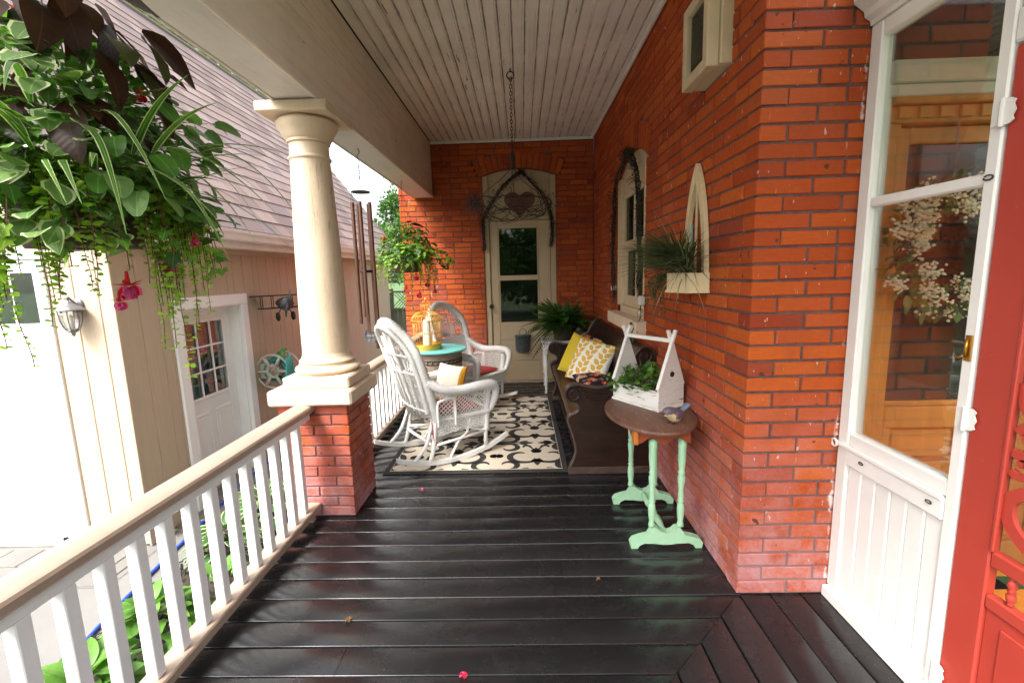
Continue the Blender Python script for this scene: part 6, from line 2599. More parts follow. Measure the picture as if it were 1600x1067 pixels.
# ------------------------------------------------------------------ church pew
pew = empty('church_pew')
PA, PB = 3.245, 5.30
outl = [(.326, 0), (.335, .05), (.372, .13), (.378, .20), (.355, .30), (.325, .39), (.322, .43), (.345, .455), (.385, .47), (.402, .50), (.385, .535), (.345, .555), (.312, .59), (.305, .63), (.32, .665), (.355, .685), (.40, .683), (.47, .665), (.55, .655), (.63, .672), (.70, .725), (.76, .80), (.80, .875), (.835, .925), (.875, .948), (.915, .94), (.94, .905), (.945, .86), (.935, .60), (.94, .30), (.935, 0)]
sp_out = [(p.x, p.y) for p in smooth_path([Vector((a, b, 0)) for a, b in outl], 3)]
for ya, yb in ((PA, PA + .045), (PB - .045, PB)):
    m = MB()
    m.prism(sp_out, ya, yb, 'y')
    end = m.build('end_panel', 'pew_wood', pew, fix=True)
    m = MB()      # worn moulded edge along the front and the top
    fr = [p for p in sp_out if not (p[0] > .93 and p[1] < .85)]
    for yy in (ya + .002, (ya + yb) / 2, yb - .002):
        m.tube([(x_ - .002, yy, z_ + .002) for x_, z_ in fr], .0095 if yy == (ya + yb) / 2 else .0075, 6)
    m.build('edge_moulding', 'pew_edge', end, smooth=True)
    m = MB()
    fy_ = ya - .002
    for (cx_, cz_, r0, a0, turns, sg) in ((.362, .615, .068, .9, 1.6, 1), (.875, .885, .06, 2.2, 1.6, -1)):
        pts = [(cx_ + r0 * (1 - .8 * t) * math.cos(a0 + sg * t * turns * 2 * PI), fy_, cz_ + r0 * (1 - .8 * t) * math.sin(a0 + sg * t * turns * 2 * PI)) for t in np.linspace(0, 1, 40)]
        m.tube(pts, [.012 * (1 - .55 * i / 39) for i in range(40)], 7)
        m.build('carved_scroll', 'pew_wood', end, smooth=True)
        m = MB()
    for k in range(3):
        m.tube(smooth_path([(.40 + .02 * k, fy_, .655 - .03 * k), (.48, fy_, .625 - .025 * k), (.57, fy_, .62 - .02 * k), (.65, fy_, .645 - .012 * k)], 5), [.009 - .0003 * i for i in range(16)], 6)
    m.build('carved_leaf', 'pew_wood', end, smooth=True)
    part('foot_rail', 'pew_edge', end, (.318, .95, ya - .010, ya - .001, .0, .055), bev=.006)
part('plinth', 'pew_wood', pew, (.40, .90, PA + .046, PB - .046, .03, .09), bev=.004)
m = MB()
seat_prof = [(.345, .375), (.335, .39), (.335, .415), (.35, .432), (.42, .437), (.60, .425), (.80, .420), (.83, .40), (.80, .385), (.42, .40)]
m.prism(seat_prof, PA + .046, PB - .046, 'y')
m.build('seat', 'pew_seat', pew, fix=True, angle=40)
m = MB()
back_prof = [(.795, .421), (.818, .60), (.85, .78), (.873, .88), (.865, .905), (.875, .93), (.90, .94), (.92, .925), (.918, .895), (.905, .87), (.875, .75), (.85, .60), (.835, .421)]
m.prism(list(reversed(back_prof)), PA + .046, PB - .046, 'y')
m.build('backrest', 'pew_wood', pew, fix=True, angle=40)
part('front_board', 'pew_wood', pew, (.43, .45, PA + .046, PB - .046, .09, .40), bev=.003)
part('back_board', 'pew_wood', pew, (.86, .88, PA + .046, PB - .046, .05, .60), bev=.003)
tag(pew, 'dark carved wooden church pew standing against the brick wall', 'pew')
rebase(pew, (.63, 4.27, 0))

# ------------------------------------------------------------------ white stand with fern
ps = empty('plant_stand')
sx0, sx1, sy0, sy1, szt = .25, .64, 5.52, 5.96, .66
part('top', 'stand_distress', ps, (sx0 - .02, sx1 + .02, sy0 - .02, sy1 + .02, szt - .025, szt), bev=.006)
parts('apron', 'stand_distress', ps, (sx0 + .01, sx1 - .01, sy0 + .005, sy0 + .025, szt - .10, szt - .026), (sx0 + .01, sx1 - .01, sy1 - .025, sy1 - .005, szt - .10, szt - .026), (sx0 + .0, sx0 + .02, sy0 + .026, sy1 - .026, szt - .10, szt - .026), (sx1 - .02, sx1, sy0 + .026, sy1 - .026, szt - .10, szt - .026), bev=.004)
lg = [(.012, 0), (.022, .01), (.016, .03), (.013, .05), (.021, .07), (.014, .09), (.018, .16), (.024, .30), (.026, .40), (.020, .43), (.027, .45), (.018, .47), (.024, .50), (.026, .634)]
m = MB(); m.lathe(lg, 14); lgm = m.mesh('leg', 'stand_distress', True)
for a in (sx0 + .03, sx1 - .03):
    for b in (sy0 + .03, sy1 - .03):
        inst('leg', lgm, ps, (a, b, 0))
tag(ps, 'distressed white stand with turned legs under the fern', 'plant stand')
rebase(ps, (.44, 5.74, 0))
fn = empty('potted_fern')
fx, fy2, fz = .50, 5.66, szt + .001
m = MB()
m.lathe([(0, 0), (.10, 0), (.105, .01), (.135, .17), (.15, .175), (.15, .20), (.135, .20), (.125, .17), (0, .165)], 24, (fx, fy2, fz))
m.build('pot', 'terracotta', fn, angle=40)


def frond_mesh(L, droop):
    m = MB()
    n = 24
    pts = [Vector((0, L * t * (1 - .15 * droop * t), -droop * L * t * t)) for t in np.linspace(0, 1, n)]
    m.tube(pts, .0018, 4, caps=False)
    for i in range(3, n):
        t = i / (n - 1)
        w = L * .19 * math.sin(PI * min(1, .12 + t * .88)) ** .8 + .004
        d = (pts[i] - pts[i - 1]).normalized()
        for s in (-1, 1):
            leaf_rows(w, L * .034, lance, 3, .1, .25, m=m, mat_in=0, mw=dirmat(pts[i], Vector((s, .35 * d.y, .1 + .35 * d.z)), roll_=rnd(-.3, .3)))
    return m.mesh('frond', 'leaf_fern', True)


FR = [frond_mesh(.39, d) for d in (.5, .8, 1.1, .35)]
for i in range(190):
    a = i * 2.399 + rnd(-.2, .2)
    el = rnd(.1, 1.45)
    d = Vector((math.cos(a) * math.cos(el), math.sin(a) * math.cos(el), math.sin(el)))
    if d.y > .25:
        d.y *= .45
    inst('frond', random.choice(FR), fn, mw=dirmat(Vector((fx, fy2, fz + .17)), d, roll_=rnd(-.4, .4), sc=rnd(.6, 1.12)))
tag(fn, 'bushy green fern in a pot beside the back door', 'fern')
rebase(fn, (fx, fy2, fz))

# ------------------------------------------------------------------ things on and around the back door
bk = empty('metal_bucket')
bX, bY, bZ = 0.0, WY1 + .034, .43
m = MB()
def ringp(r, z, n=24, flat_=.0):
    return [(bX + r * math.cos(a), bY - .004 - max(0.0, -r * math.sin(a)) * .95, bZ + z) for a in np.linspace(PI, 2 * PI, n)]
rows = [(.0001, .0), (.082, .0), (.085, .004), (.108, .225), (.115, .228), (.115, .236), (.106, .236), (.10, .21), (.08, .02)]
m.grid([ringp(r, z) for r, z in rows])
m.build('body', 'zinc', bk, smooth=True, fix=True)
part('back_plate', 'zinc', bk, (bX - .105, bX + .105, bY - .0038, bY - .001, bZ + .01, bZ + .236), bev=0)
m = MB()
m.tube(smooth_path([(bX - .045, bY - .006, bZ + .20), (bX - .045, bY - .006, bZ + .28), (bX - .02, bY - .008, bZ + .315), (bX + .02, bY - .008, bZ + .315), (bX + .045, bY - .006, bZ + .28), (bX + .045, bY - .006, bZ + .20)], 6), .0045, 6)
m.build('hanger', 'zinc', bk, smooth=True)
tag(bk, 'small galvanised wall bucket hanging on the lower part of the cream door', 'bucket')
rebase(bk, (bX, bY, bZ))

m = MB()
ht = []
for t in np.linspace(0, 2 * PI, 41)[:-1]:
    hx_ = 16 * math.sin(t) ** 3
    hz_ = 13 * math.cos(t) - 5 * math.cos(2 * t) - 2 * math.cos(3 * t) - math.cos(4 * t)
    ht.append((.0 + hx_ * .0128, 2.405 + hz_ * .0115))
hsn = empty('heart_sign')
m.prism(list(reversed(ht)), WY1 + .022, WY1 + .042, 'y')
m.build('plate', 'rust_sign', hsn, fix=True)
m = MB()
for row, (zz, w_) in enumerate(((2.50, .15), (2.475, .17), (2.385, .15), (2.355, .13))):
    nd_ = 14
    for i in range(nd_):
        xx = -w_ + 2 * w_ * i / (nd_ - 1)
        m.box(xx - .005, xx + .005, WY1 + .016, WY1 + .0215, zz - .006, zz + .006, bev=.002)
m.build('beading', 'rust_iron', hsn)
tag(hsn, 'rusty heart shaped sign on the arched panel above the back door', 'sign')
rebase(hsn, (0, WY1 + .03, 2.4))


def garland(name, path, label, seed, nr, rad=.03, n_tw=420, leafs=0, mat='twig', off=(0, -1, 0), leafmat=None):
    """bundle of vine stems along a path with short twigs sticking out"""
    rs_ = random.Random(seed)
    P_ = smooth_path(path, 14)
    g = empty(name)
    m = MB()
    for k in range(nr):
        ph = rs_.uniform(0, 6.28)
        pts = []
        for i, p in enumerate(P_):
            a = ph + i * .22 * (1 if k % 2 else -1)
            q = Vector((math.cos(a) * rad * .5, math.sin(a) * rad * .5, math.sin(a * 1.3) * rad * .4)) * rs_.uniform(.7, 1.2)
            pts.append(p + q)
        m.tube(pts, rs_.uniform(.003, .006), 5)
    m.build('vine', mat, g, smooth=True)
    m = MB()
    for i in range(n_tw):
        p = rs_.choice(P_)
        d = Vector((rs_.uniform(-1, 1), rs_.uniform(-1, 1), rs_.uniform(-1, 1))).normalized()
        d += Vector(off) * .3
        l = rs_.uniform(.02, .075) * (rad / .03)
        q0 = p + Vector((rs_.uniform(-1, 1), rs_.uniform(-1, 1), rs_.uniform(-1, 1))) * rad * .5
        m.tube([q0, q0 + d * l * .5 + Vector((0, 0, rs_.uniform(-.01, .01))), q0 + d * l], [.0022, .0018, .001], 4, caps=False)
    tag(m.build('twigs', mat, g), kind='stuff')
    if leafs:
        m = MB()
        for i in range(leafs):
            p = rs_.choice(P_)
            d = Vector((rs_.uniform(-1, 1), rs_.uniform(-1, 1), rs_.uniform(-1, .6)))
            q0 = p + Vector((rs_.uniform(-1, 1), rs_.uniform(-1, 1), rs_.uniform(-1, 1))) * rad * .7
            leaf_rows(rs_.uniform(.015, .035), .012, lance, 3, .2, .2, m=m, mat_in=0, mw=dirmat(q0, d))
        tag(m.build('leaves', leafmat or 'leaf_ivy', g, smooth=True), kind='stuff')
    m = MB()
    for i in range(26):
        p = rs_.choice(P_) + Vector((rs_.uniform(-1, 1), rs_.uniform(-1, 1), rs_.uniform(-1, 1))) * rad * 1.1
        m.lathe([(0, -.006), (.004, -.002), (.004, .003), (0, .009)], 6, tuple(p))
    m.build('fairy_bulbs', 'lamp_glass', g, smooth=True)
    tag(g, label, 'garland')
    rebase(g, P_[0])
    return g


gy = WY1 - .035
garland('door_garland', [(-.475, gy, 1.80), (-.48, gy, 2.05), (-.46, gy, 2.24), (-.25, gy, 2.56), (.0, gy, 2.765), (.06, gy, 2.75), (.28, gy, 2.52), (.40, gy, 2.24), (.42, gy, 2.05), (.395, gy, 1.84)], 'dark twig garland arched over the back door', 5, 7, .034, 700, 160, leafmat='leaf_bronze')
gx = WX - .035
garland('window_garland', [(gx, 4.66, 1.22), (gx, 4.68, 1.6), (gx, 4.66, 2.0), (gx, 4.60, 2.24), (gx, 4.30, 2.44), (gx, 4.08, 2.50), (gx, 3.90, 2.38), (gx, 3.72, 2.15), (gx, 3.67, 1.7), (gx, 3.66, 1.35)], 'dark leafy garland framing the arched window', 6, 5, .032, 560, 420, off=(-1, 0, 0))

# wire and twig chandelier hanging from a ceiling hook
chn = empty('wire_chandelier')
hx0, hy0 = -.053, 4.11
m = MB()
m.tube([(hx0, hy0, CZ + .0), (hx0, hy0, CZ - .03)], .005, 6)
m.tube([(hx0 + .03 * math.sin(a), hy0, CZ - .055 + .03 * math.cos(a)) for a in np.linspace(0, 2 * PI, 19)[:-1]], .005, 6, closed=True)
m.build('ceiling_ring', 'rust_iron', chn, smooth=True)
m = MB()
z = CZ - .085
k = 0
while z > 2.47:
    a0_ = PI / 2 if k % 2 else 0
    pts = []
    for a in np.linspace(0, 2 * PI, 11)[:-1]:
        u, w = .009 * math.cos(a), .018 * math.sin(a)
        pts.append((hx0 + u * math.cos(a0_), hy0 + u * math.sin(a0_), z + w))
    m.tube(pts, .0028, 5, closed=True)
    z -= .028
    k += 1
m.tube(smooth_path([(hx0 + .01, hy0, CZ - .06), (hx0 + .022, hy0, 2.9), (hx0 + .03, hy0 - .01, 2.72), (hx0 + .0, hy0, 2.5)], 8), .0022, 5)
m.build('chain', 'rust_iron', chn, smooth=True)
m = MB()
m.lathe([(0, 0), (.015, .005), (.02, .03), (.012, .06), (.022, .09), (.014, .13), (.0, .15)], 10, (hx0, hy0, 2.38))
m.build('knot', 'twig', chn, smooth=True)
rs_ = random.Random(12)
m = MB()
rc_ = (hx0 - .015, hy0)
R_ = .345
def ringpt(a, r, z): return (rc_[0] + r * math.cos(a), rc_[1] + r * math.sin(a), z)
for r_, z_, th in ((R_, 2.105, .005), (R_ * .8, 2.0, .0035)):
    m.tube([ringpt(a, r_ + rs_.uniform(-.02, .02), z_ + rs_.uniform(-.022, .022)) for a in np.linspace(0, 2 * PI, 37)[:-1]], th, 5, closed=True)
for i in range(34):
    a = rs_.uniform(0, 2 * PI)
    b = a + rs_.uniform(-.7, .7)
    c_ = b + rs_.uniform(-.8, .8)
    m.tube(smooth_path([ringpt(a, R_, 2.105), ringpt(b, R_ * rs_.uniform(.75, .95), 2.02 + rs_.uniform(-.04, .04)), ringpt(c_, R_ * rs_.uniform(.4, .7), 1.965 + rs_.uniform(-.02, .05))], 3), rs_.uniform(.002, .0035), 4)
for i in range(3):
    a = .6 + i * 2 * PI / 3
    m.tube(smooth_path([(hx0, hy0, 2.40), ringpt(a, R_ * .35, 2.30), ringpt(a, R_ * .85, 2.20), ringpt(a, R_, 2.11)], 6), .003, 5)
m.build('wire_basket', 'rust_iron', chn, smooth=True)
m = MB()
for i in range(230):
    a = rs_.gauss(PI, .30) if i < 150 else rs_.uniform(0, 2 * PI)
    p = Vector(ringpt(a, R_ * rs_.uniform(.9, 1.08), 2.10 + rs_.uniform(-.05, .05)))
    d = Vector((rs_.uniform(-1, 1), rs_.uniform(-1, 1), rs_.uniform(-.8, 1))) * rs_.uniform(.03, .09)
    m.tube([p, p + d * .6 + Vector((0, 0, .01)), p + d], [.002, .0016, .001], 4, caps=False)
tag(m.build('twigs', 'twig', chn), kind='stuff')
m = MB()
for i in range(110):
    a = rs_.gauss(PI, .35) if i < 70 else rs_.uniform(0, 2 * PI)
    p = Vector(ringpt(a, R_ * rs_.uniform(.85, 1.2), 2.09 + rs_.uniform(-.08, .08)))
    m.lathe([(0, -.009), (.005, -.003), (.005, .004), (0, .012)], 5, tuple(p))
tag(m.build('beads', 'rust_sign', chn, smooth=True), kind='stuff')
tag(chn, 'rusty wire and twig basket chandelier hanging on a chain from the ceiling', 'chandelier')
rebase(chn, (hx0, hy0, 2.0))

# ------------------------------------------------------------------ plugs by the window
m = MB()
m.box(WX - .045, WX - .003, 3.575, 3.635, 1.225, 1.295, bev=.006)
tag(m.build('plug_adapter', 'dirty_white'), 'small white plug box on the brick beside the window sill', 'plug')
sl2 = empty('light_string')
m = MB()
m.lathe([(0, 0), (.022, .005), (.026, .03), (.018, .06), (0, .075)], 12, (WX - .035, 3.60, 1.13))
m.build('socket', 'lamp_glass', sl2, smooth=True)
m = MB()
m.tube(smooth_path([(WX - .03, 3.60, 1.224), (WX - .035, 3.60, 1.20), (WX - .034, 3.60, 1.12), (WX - .10, 3.585, 1.02), (WX - .095, 3.57, .96), (WX - .095, 3.60, .93)], 6), .004, 5)
m.build('cord', 'black_iron', sl2)
m = MB()
for i in range(26):
    t = rnd(0, 1)
    p = Vector((WX - .09 + rnd(-.02, .02), 3.585 + rnd(-.03, .03), 1.10 - .20 * t))
    leaf_rows(.03, .018, lance, 3, .2, .2, m=m, mat_in=0, mw=dirmat(p, randdir(-1, .3)))
tag(m.build('leaves', 'leaf_ivy', sl2, smooth=True), kind='stuff')
tag(sl2, 'short leafy light string hanging over the end of the window sill', 'light string')
rebase(sl2, (WX - .05, 3.6, 1.0))
m = MB()
m.box(WX - .055, WX - .003, 4.66, 4.70, 1.30, 1.345, bev=.006)
tag(m.build('plug_adapter', 'dirty_white'), 'tiny white plug at the far side of the arched window', 'plug')

# ------------------------------------------------------------------ gothic wall planter
wp = empty('wall_planter')
OW = 'old_wood'
yc, yw = 2.54, .165
def gothic(w, top, base, n=12):
    pts = []
    for i in range(n + 1):
        t = i / n
        pts.append((yc + w * (1 - t ** 1.9) , base + (top - base) * (t * .55 + .45 * math.sin(t * PI / 2))))
    left = [(2 * yc - y_, z_) for y_, z_ in reversed(pts[:-1])]
    return pts + left
out_ = gothic(yw, 2.045, 1.40)
inn_ = gothic(yw - .040, 1.95, 1.40)
m = MB()
n = len(out_)
for i in range(n - 1):
    q = [out_[i], out_[i + 1], inn_[i + 1], inn_[i]]
    vs = [(WX - .028, a, b) for a, b in q] + [(WX - .004, a, b) for a, b in q]
    m.add(vs, [(0, 1, 2, 3), (7, 6, 5, 4), (0, 4, 5, 1), (2, 6, 7, 3)])
m.build('arch_frame', OW, wp, fix=True)
part('mullion', OW, wp, (WX - .020, WX - .008, yc - .006, yc + .006, 1.42, 1.93), bev=.002)
part('inner_bar', 'turquoise', wp, (WX - .020, WX - .010, yc + .058, yc + .064, 1.42, 1.74), bev=.003)
bo = [(WX - .004, yc - .175), (WX - .004, yc + .175), (WX - .10, yc + .15), (WX - .165, yc), (WX - .10, yc - .15)]
m = MB()
for i in range(1, 5):
    a = Vector(bo[i]); b = Vector(bo[(i + 1) % 5])
    c0 = Vector((WX - .06, yc))
    ai, bi = a.lerp(c0, .10), b.lerp(c0, .10)
    vs = [(p.x, p.y, z_) for z_ in (1.385, 1.475) for p in (a, b, bi, ai)]
    m.add(vs, [(0, 1, 5, 4), (2, 3, 7, 6), (4, 5, 6, 7), (3, 2, 1, 0)])
m.build('box_side', OW, wp, fix=True)
m = MB()
bo2 = [(x_ - (.008 if i > 1 else 0), yc + (y_ - yc) * 1.04) for i, (x_, y_) in enumerate(bo)]
m.prism(list(reversed(bo2)), 1.372, 1.384, 'z')
m.build('box_base', OW, wp, fix=True)
tag(wp, 'pale wooden pointed arch wall planter on the brick wall', 'wall planter')
rebase(wp, (WX, yc, 1.38))
gp = empty('trailing_grass')
rs_ = random.Random(21)
m = MB()
for i in range(950):
    a = rs_.gauss(PI, .85)
    o = Vector((math.cos(a) * .7, math.sin(a) * 1.05 + .12, 0))
    if WX - .1 + o.x * .3 > WX - .02: o.x = -abs(o.x)
    p = Vector((WX - .085 + rs_.uniform(-.035, .03), yc - .02 + rs_.uniform(-.11, .12), 1.48))
    d = (o * rs_.uniform(.5, 1) + Vector((0, 0, rs_.uniform(.35, 1.5)))).normalized()
    L_ = rs_.uniform(.16, .36)
    leaf_rows(L_, rs_.uniform(.005, .010), blade, 6, .1, rs_.uniform(.35, 1.0), m=m, mat_in=0, mw=dirmat(p, d, roll_=rs_.uniform(-1, 1)))
for i in range(30):         # hanging tails with small leaves on the window side
    p = Vector((WX - .10 + rs_.uniform(-.05, .03), yc + rs_.uniform(.06, .22), 1.47))
    pts = [p]
    d = Vector((rs_.uniform(-.4, 0), rs_.uniform(.3, 1), .4))
    for k in range(rs_.randint(5, 11)):
        d = (d + Vector((rs_.uniform(-.15, .15), rs_.uniform(-.1, .1), -.35))).normalized()
        p = p + d * .028
        if p.x > WX - .015: p.x = WX - .015
        pts.append(p.copy())
        for s in range(2):
            leaf_rows(.035, .007, lance, 3, .1, .3, m=m, mat_in=0, mw=dirmat(p, Vector((rs_.uniform(-1, 0), rs_.uniform(-1, 1), rs_.uniform(-1, .4)))))
tag(m.build('grass_blades', 'leaf_dry_grass', gp, smooth=True), kind='stuff')
m = MB()
for i in range(44):
    a = rs_.uniform(-2.2, 2.2)
    d = Vector((-rs_.uniform(.1, .8), math.sin(a), rs_.uniform(-.1, .9))).normalized()
    p = Vector((WX - .08, yc + rs_.uniform(-.1, .1), 1.46))
    leaf_rows(rs_.uniform(.26, .46), .0045, blade, 6, .1, rs_.uniform(.1, .5), m=m, mat_in=0, mw=dirmat(p, d))
tag(m.build('dry_stalks', 'leaf_straw', gp, smooth=True), kind='stuff')
tag(gp, 'dark green grassy plant spilling out of the wall planter', 'plant')
rebase(gp, (WX - .08, yc, 1.45))

# ------------------------------------------------------------------ console table
ct = empty('console_table')
tcx, tcy = .722, 2.545
TZ = .70
m = MB()
prof = []
n = 48
def oval(k, z):
    return [(tcx - .012 + .242 * k * math.cos(a), tcy + .372 * k * math.sin(a), z) for a in np.linspace(0, 2 * PI, n + 1)[:-1]]
rows = [oval(.97, TZ - .022), oval(.995, TZ - .018), oval(1.0, TZ - .010), oval(.992, TZ - .003), oval(.975, TZ)]
b0 = len(m.v)
m.grid([[r[i] for r in rows] for i in range(n)], closed_u=True)
k_ = len(m.v)
m.f.append(tuple(i * 5 + 4 for i in range(n))); m.mi.append(0)
m.f.append(tuple(i * 5 for i in reversed(range(n)))); m.mi.append(0)
m.build('table_top', 'tabletop_wood', ct, fix=True, angle=35)
# apron with a scalloped lower edge, narrower ends
ap_ = []
for i in range(29):
    t = i / 28
    y_ = tcy - .26 + .52 * t
    dz = .018 * math.cos(t * 4 * PI)
    ap_.append((y_, TZ - .092 + dz))
for xx in (tcx - .135, tcx + .115):
    m = MB()
    pts = [(tcy + .26, TZ - .023), (tcy - .26, TZ - .023)] + ap_
    m.prism(pts, xx, xx + .02, 'x')
    m.build('apron', 'apron_wood', ct, fix=True)
for yy, sgn in ((tcy - .262, -1), (tcy + .242, 1)):
    m = MB()
    pts = [(tcx - .135, TZ - .023)] + [(tcx - .135 + .27 * i / 16, TZ - .082 - .016 * math.cos(i / 16 * 4 * PI)) for i in range(17)] + [(tcx + .135, TZ - .023)]
    m.prism(pts, yy, yy + .02, 'y')
    m.build('apron', 'apron_wood', ct, fix=True)
m = MB()
m.box(tcx - .158, tcx - .1352, tcy - .275, tcy - .215, TZ - .10, TZ - .023, bev=.004)
m.build('corner_block', 'apron_bright', ct)
legp = [(.012, .118), (.019, .122), (.017, .135), (.0135, .15), (.018, .18), (.020, .22), (.0165, .25), (.0125, .258), (.020, .266), (.0125, .275), (.0165, .29), (.0135, .33), (.018, .37), (.0205, .40), (.0145, .418), (.0205, .427), (.0145, .437), (.0175, .46), (.021, .51), (.0205, .56), (.0225, .57), (.0225, .615)]
m = MB(); m.lathe(legp, 16); lm_ = m.mesh('leg', 'mint_paint', True)
foot = [(-.19, 0), (-.155, 0), (-.145, .018), (-.12, .03), (-.06, .028), (-.02, .022), (.02, .022), (.06, .028), (.12, .03), (.145, .018), (.155, 0), (.19, 0), (.195, .03), (.18, .052), (.14, .066), (.10, .075), (.085, .10), (.07, .118), (.05, .118), (.03, .098), (0, .088), (-.03, .098), (-.05, .118), (-.07, .118), (-.085, .10), (-.10, .075), (-.14, .066), (-.18, .052), (-.195, .03)]
for yy in (2.32, 2.80):
    m = MB()
    m.prism([(tcx + .03 + a, b + .001) for a, b in foot], yy - .022, yy + .022, 'y')
    m.build('trestle_foot', 'mint_paint', ct, fix=True)
    for s in (-.062, .092) if yy < 2.5 else (-.062, .092):
        inst('leg', lm_, ct, (tcx + .015 + s, yy, 0))
m = MB()
prl = [(.010, 0), (.018, .02), (.012, .05), (.019, .10), (.021, .16), (.012, .20), (.02, .215), (.02, .255), (.012, .27), (.021, .31), (.019, .37), (.012, .41), (.018, .44), (.010, .458)]
m.lathe(prl, 14, mw=Matrix.Translation((tcx + .03, 2.331, .072)) @ Matrix.Rotation(-PI / 2, 4, 'X'))
m.build('stretcher', 'mint_paint', ct, smooth=True)
tag(ct, 'oval topped brown console table on mint green turned trestle legs', 'table')
rebase(ct, (tcx, tcy, 0))

# ------------------------------------------------------------------ birdhouse planter box
pb = empty('planter_box')
p0 = Vector((.56, 2.80, TZ + .001)); p1 = Vector((.752, 2.505, TZ + .001))
lx = (p1 - p0).normalized()
px_ = Vector((-lx.y, lx.x, 0))          # towards the wall
if px_.x < 0: px_ = -px_
LB, WB = .355, .215
Mx = Matrix(((lx.x, px_.x, 0, p0.x), (lx.y, px_.y, 0, p0.y), (0, 0, 1, p0.z), (0, 0, 0, 1)))
pb.matrix_world = Matrix.Translation(p0)
def pbox(name, *bs, mat='white_distress', bev=.003):
    m = MB()
    for b in bs:
        m.box(*b, bev=bev, mw=Mx)
    return m.build(name, mat, pb)
# coordinates: x along the long side from the far end to the near gable, y towards the wall
pbox('base', (-.008, LB + .008, -.008, WB + .008, 0, .014))
pbox('side_board', (.012, LB - .012, 0, .012, .0145, .115))
pbox('side_board', (.012, LB - .012, WB - .012, WB, .0145, .115))
def gable(x0, x1):
    o = [(0, .0145), (WB, .0145), (WB, .14), (WB / 2, .415), (0, .14)]
    m = MB()
    vs = [Mx @ Vector((x, a, b)) for x in (x0, x1) for a, b in o]
    m.add(vs, [(0, 1, 2, 3, 4), (9, 8, 7, 6, 5)] + [(i, 5 + i, 5 + (i + 1) % 5, (i + 1) % 5) for i in range(5)])
    return m.build('gable', 'white_distress', pb, fix=True)
gable(0, .012)
gable(LB - .012, LB)
for xx in (-.004, LB - .016):       # crossed roof edge boards over each gable
    m = MB()
    for s in (0, 1):
        a0 = Vector((xx, WB / 2 + (.030 if s else -.030), .445))
        a1 = Vector((xx, -.010 if s else WB + .010, .135)) if True else None
        a0 = Vector((xx, WB / 2 - (.018 if s == 0 else -.018), .455))
        a1 = Vector((xx, WB + .012 if s == 0 else -.012, .13))
        d = (a1 - a0)
        nn = Vector((0, d.z, -d.y)).normalized() * .0065
        o = s * .0
        vs = []
        for x_ in (xx - .012 + s * .0205, xx + .008 + s * .0205):
            for p in (a0 + nn, a1 + nn, a1 - nn, a0 - nn):
                vs.append(Mx @ Vector((x_, p.y, p.z)))
        m.add(vs, [(0, 1, 2, 3), (7, 6, 5, 4), (0, 4, 5, 1), (1, 5, 6, 2), (2, 6, 7, 3), (3, 7, 4, 0)])
    m.build('roof_edge', 'white_distress', pb, fix=True)
pbox('handle_bar', (.018, LB - .012, WB / 2 - .011, WB / 2 + .011, .385, .407))
m = MB()
m.lathe([(.0, 0), (.016, 0), (.016, .004), (.012, .004), (.012, .0008), (0, .0008)], 16, mw=Mx @ Matrix.Translation((LB + .0005, WB / 2, .205)) @ Matrix.Rotation(PI / 2, 4, 'Y'))
m.build('entry_hole', 'dark_void', pb)
for ch in pb.children:
    ch.location = ch.location - p0
tag(pb, 'distressed white birdhouse planter box with handle on the console table', 'planter')
iv = empty('potted_ivy')
rs_ = random.Random(31)
m = MB()
m.box(.014, LB - .014, .014, WB - .014, .016, .10, mw=Mx)
m.build('soil', 'soil', iv)
random.seed(31)
ivyM = [ivy_leaf(.042).mesh('leaf', a) for a in ('leaf_green', 'leaf_mid', 'leaf_green', 'leaf_ivy')]
for i in range(290):
    u, v = rs_.uniform(-.06, LB - .02), rs_.uniform(-.035, WB + .06)
    inside = .02 < u < LB - .03 and .02 < v < WB - .02
    c = math.sin(PI * min(1, max(0, u / LB))) * .085
    h = .105 + rs_.uniform(-.01, .05) + c * rs_.uniform(.2, 1.25)
    if not inside:
        h = .085 + rs_.uniform(-.02, .06)
        if u > LB * .9: continue
        if u < 0 and rs_.random() < .4: continue
    if u > LB - .05: u = LB - .05
    d = Vector((rs_.uniform(-1, 1), rs_.uniform(-1, 1), rs_.uniform(-.3, .9)))
    inst('leaf', rs_.choice(ivyM), iv, mw=dirmat(Mx @ Vector((u, v, h)), d, roll_=rs_.uniform(-.4, .4), sc=rs_.uniform(.75, 1.35)))
m = MB()
for i in range(50):
    u, v = rs_.uniform(.03, LB - .05), rs_.uniform(.03, WB - .03)
    e = Vector((u + rs_.uniform(-.06, .05), v + rs_.uniform(-.05, .05), .12 + rs_.uniform(.0, .07)))
    m.tube([Mx @ Vector((u, v, .09)), Mx @ e], .0016, 4, caps=False)
m.build('stems', 'stem', iv)
iv.matrix_world = Matrix.Translation(p0)
for ch in iv.children:
    ch.location = ch.location - p0
tag(iv, 'green ivy filling the white birdhouse planter', 'ivy')

# ------------------------------------------------------------------ bird figurine
bd = empty('bird_figurine')
bp = Vector((.775, 2.315, TZ + .001))
bd.location = bp
bd.rotation_euler = (0, 0, math.radians(35))      # tail to the right and back
# body as one lofted surface along x (head at -x, tail at +x)
sec = [(-.074, .063, .004, .004), (-.066, .066, .018, .017), (-.055, .070, .0245, .024), (-.040, .067, .027, .028), (-.022, .055, .031, .037), (.0, .046, .035, .0405), (.022, .041, .034, .0375), (.042, .042, .027, .028), (.056, .046, .018, .018), (.066, .050, .012, .011)]
N = 22
P_ = []
for x_, zc, ry, rz in sec:
    P_.append([(x_, ry * math.cos(a), zc + rz * math.sin(a)) for a in np.linspace(0, 2 * PI, N + 1)])
m = MB()
m.grid(P_)
m.f.append(tuple(range(N))); m.mi.append(0)
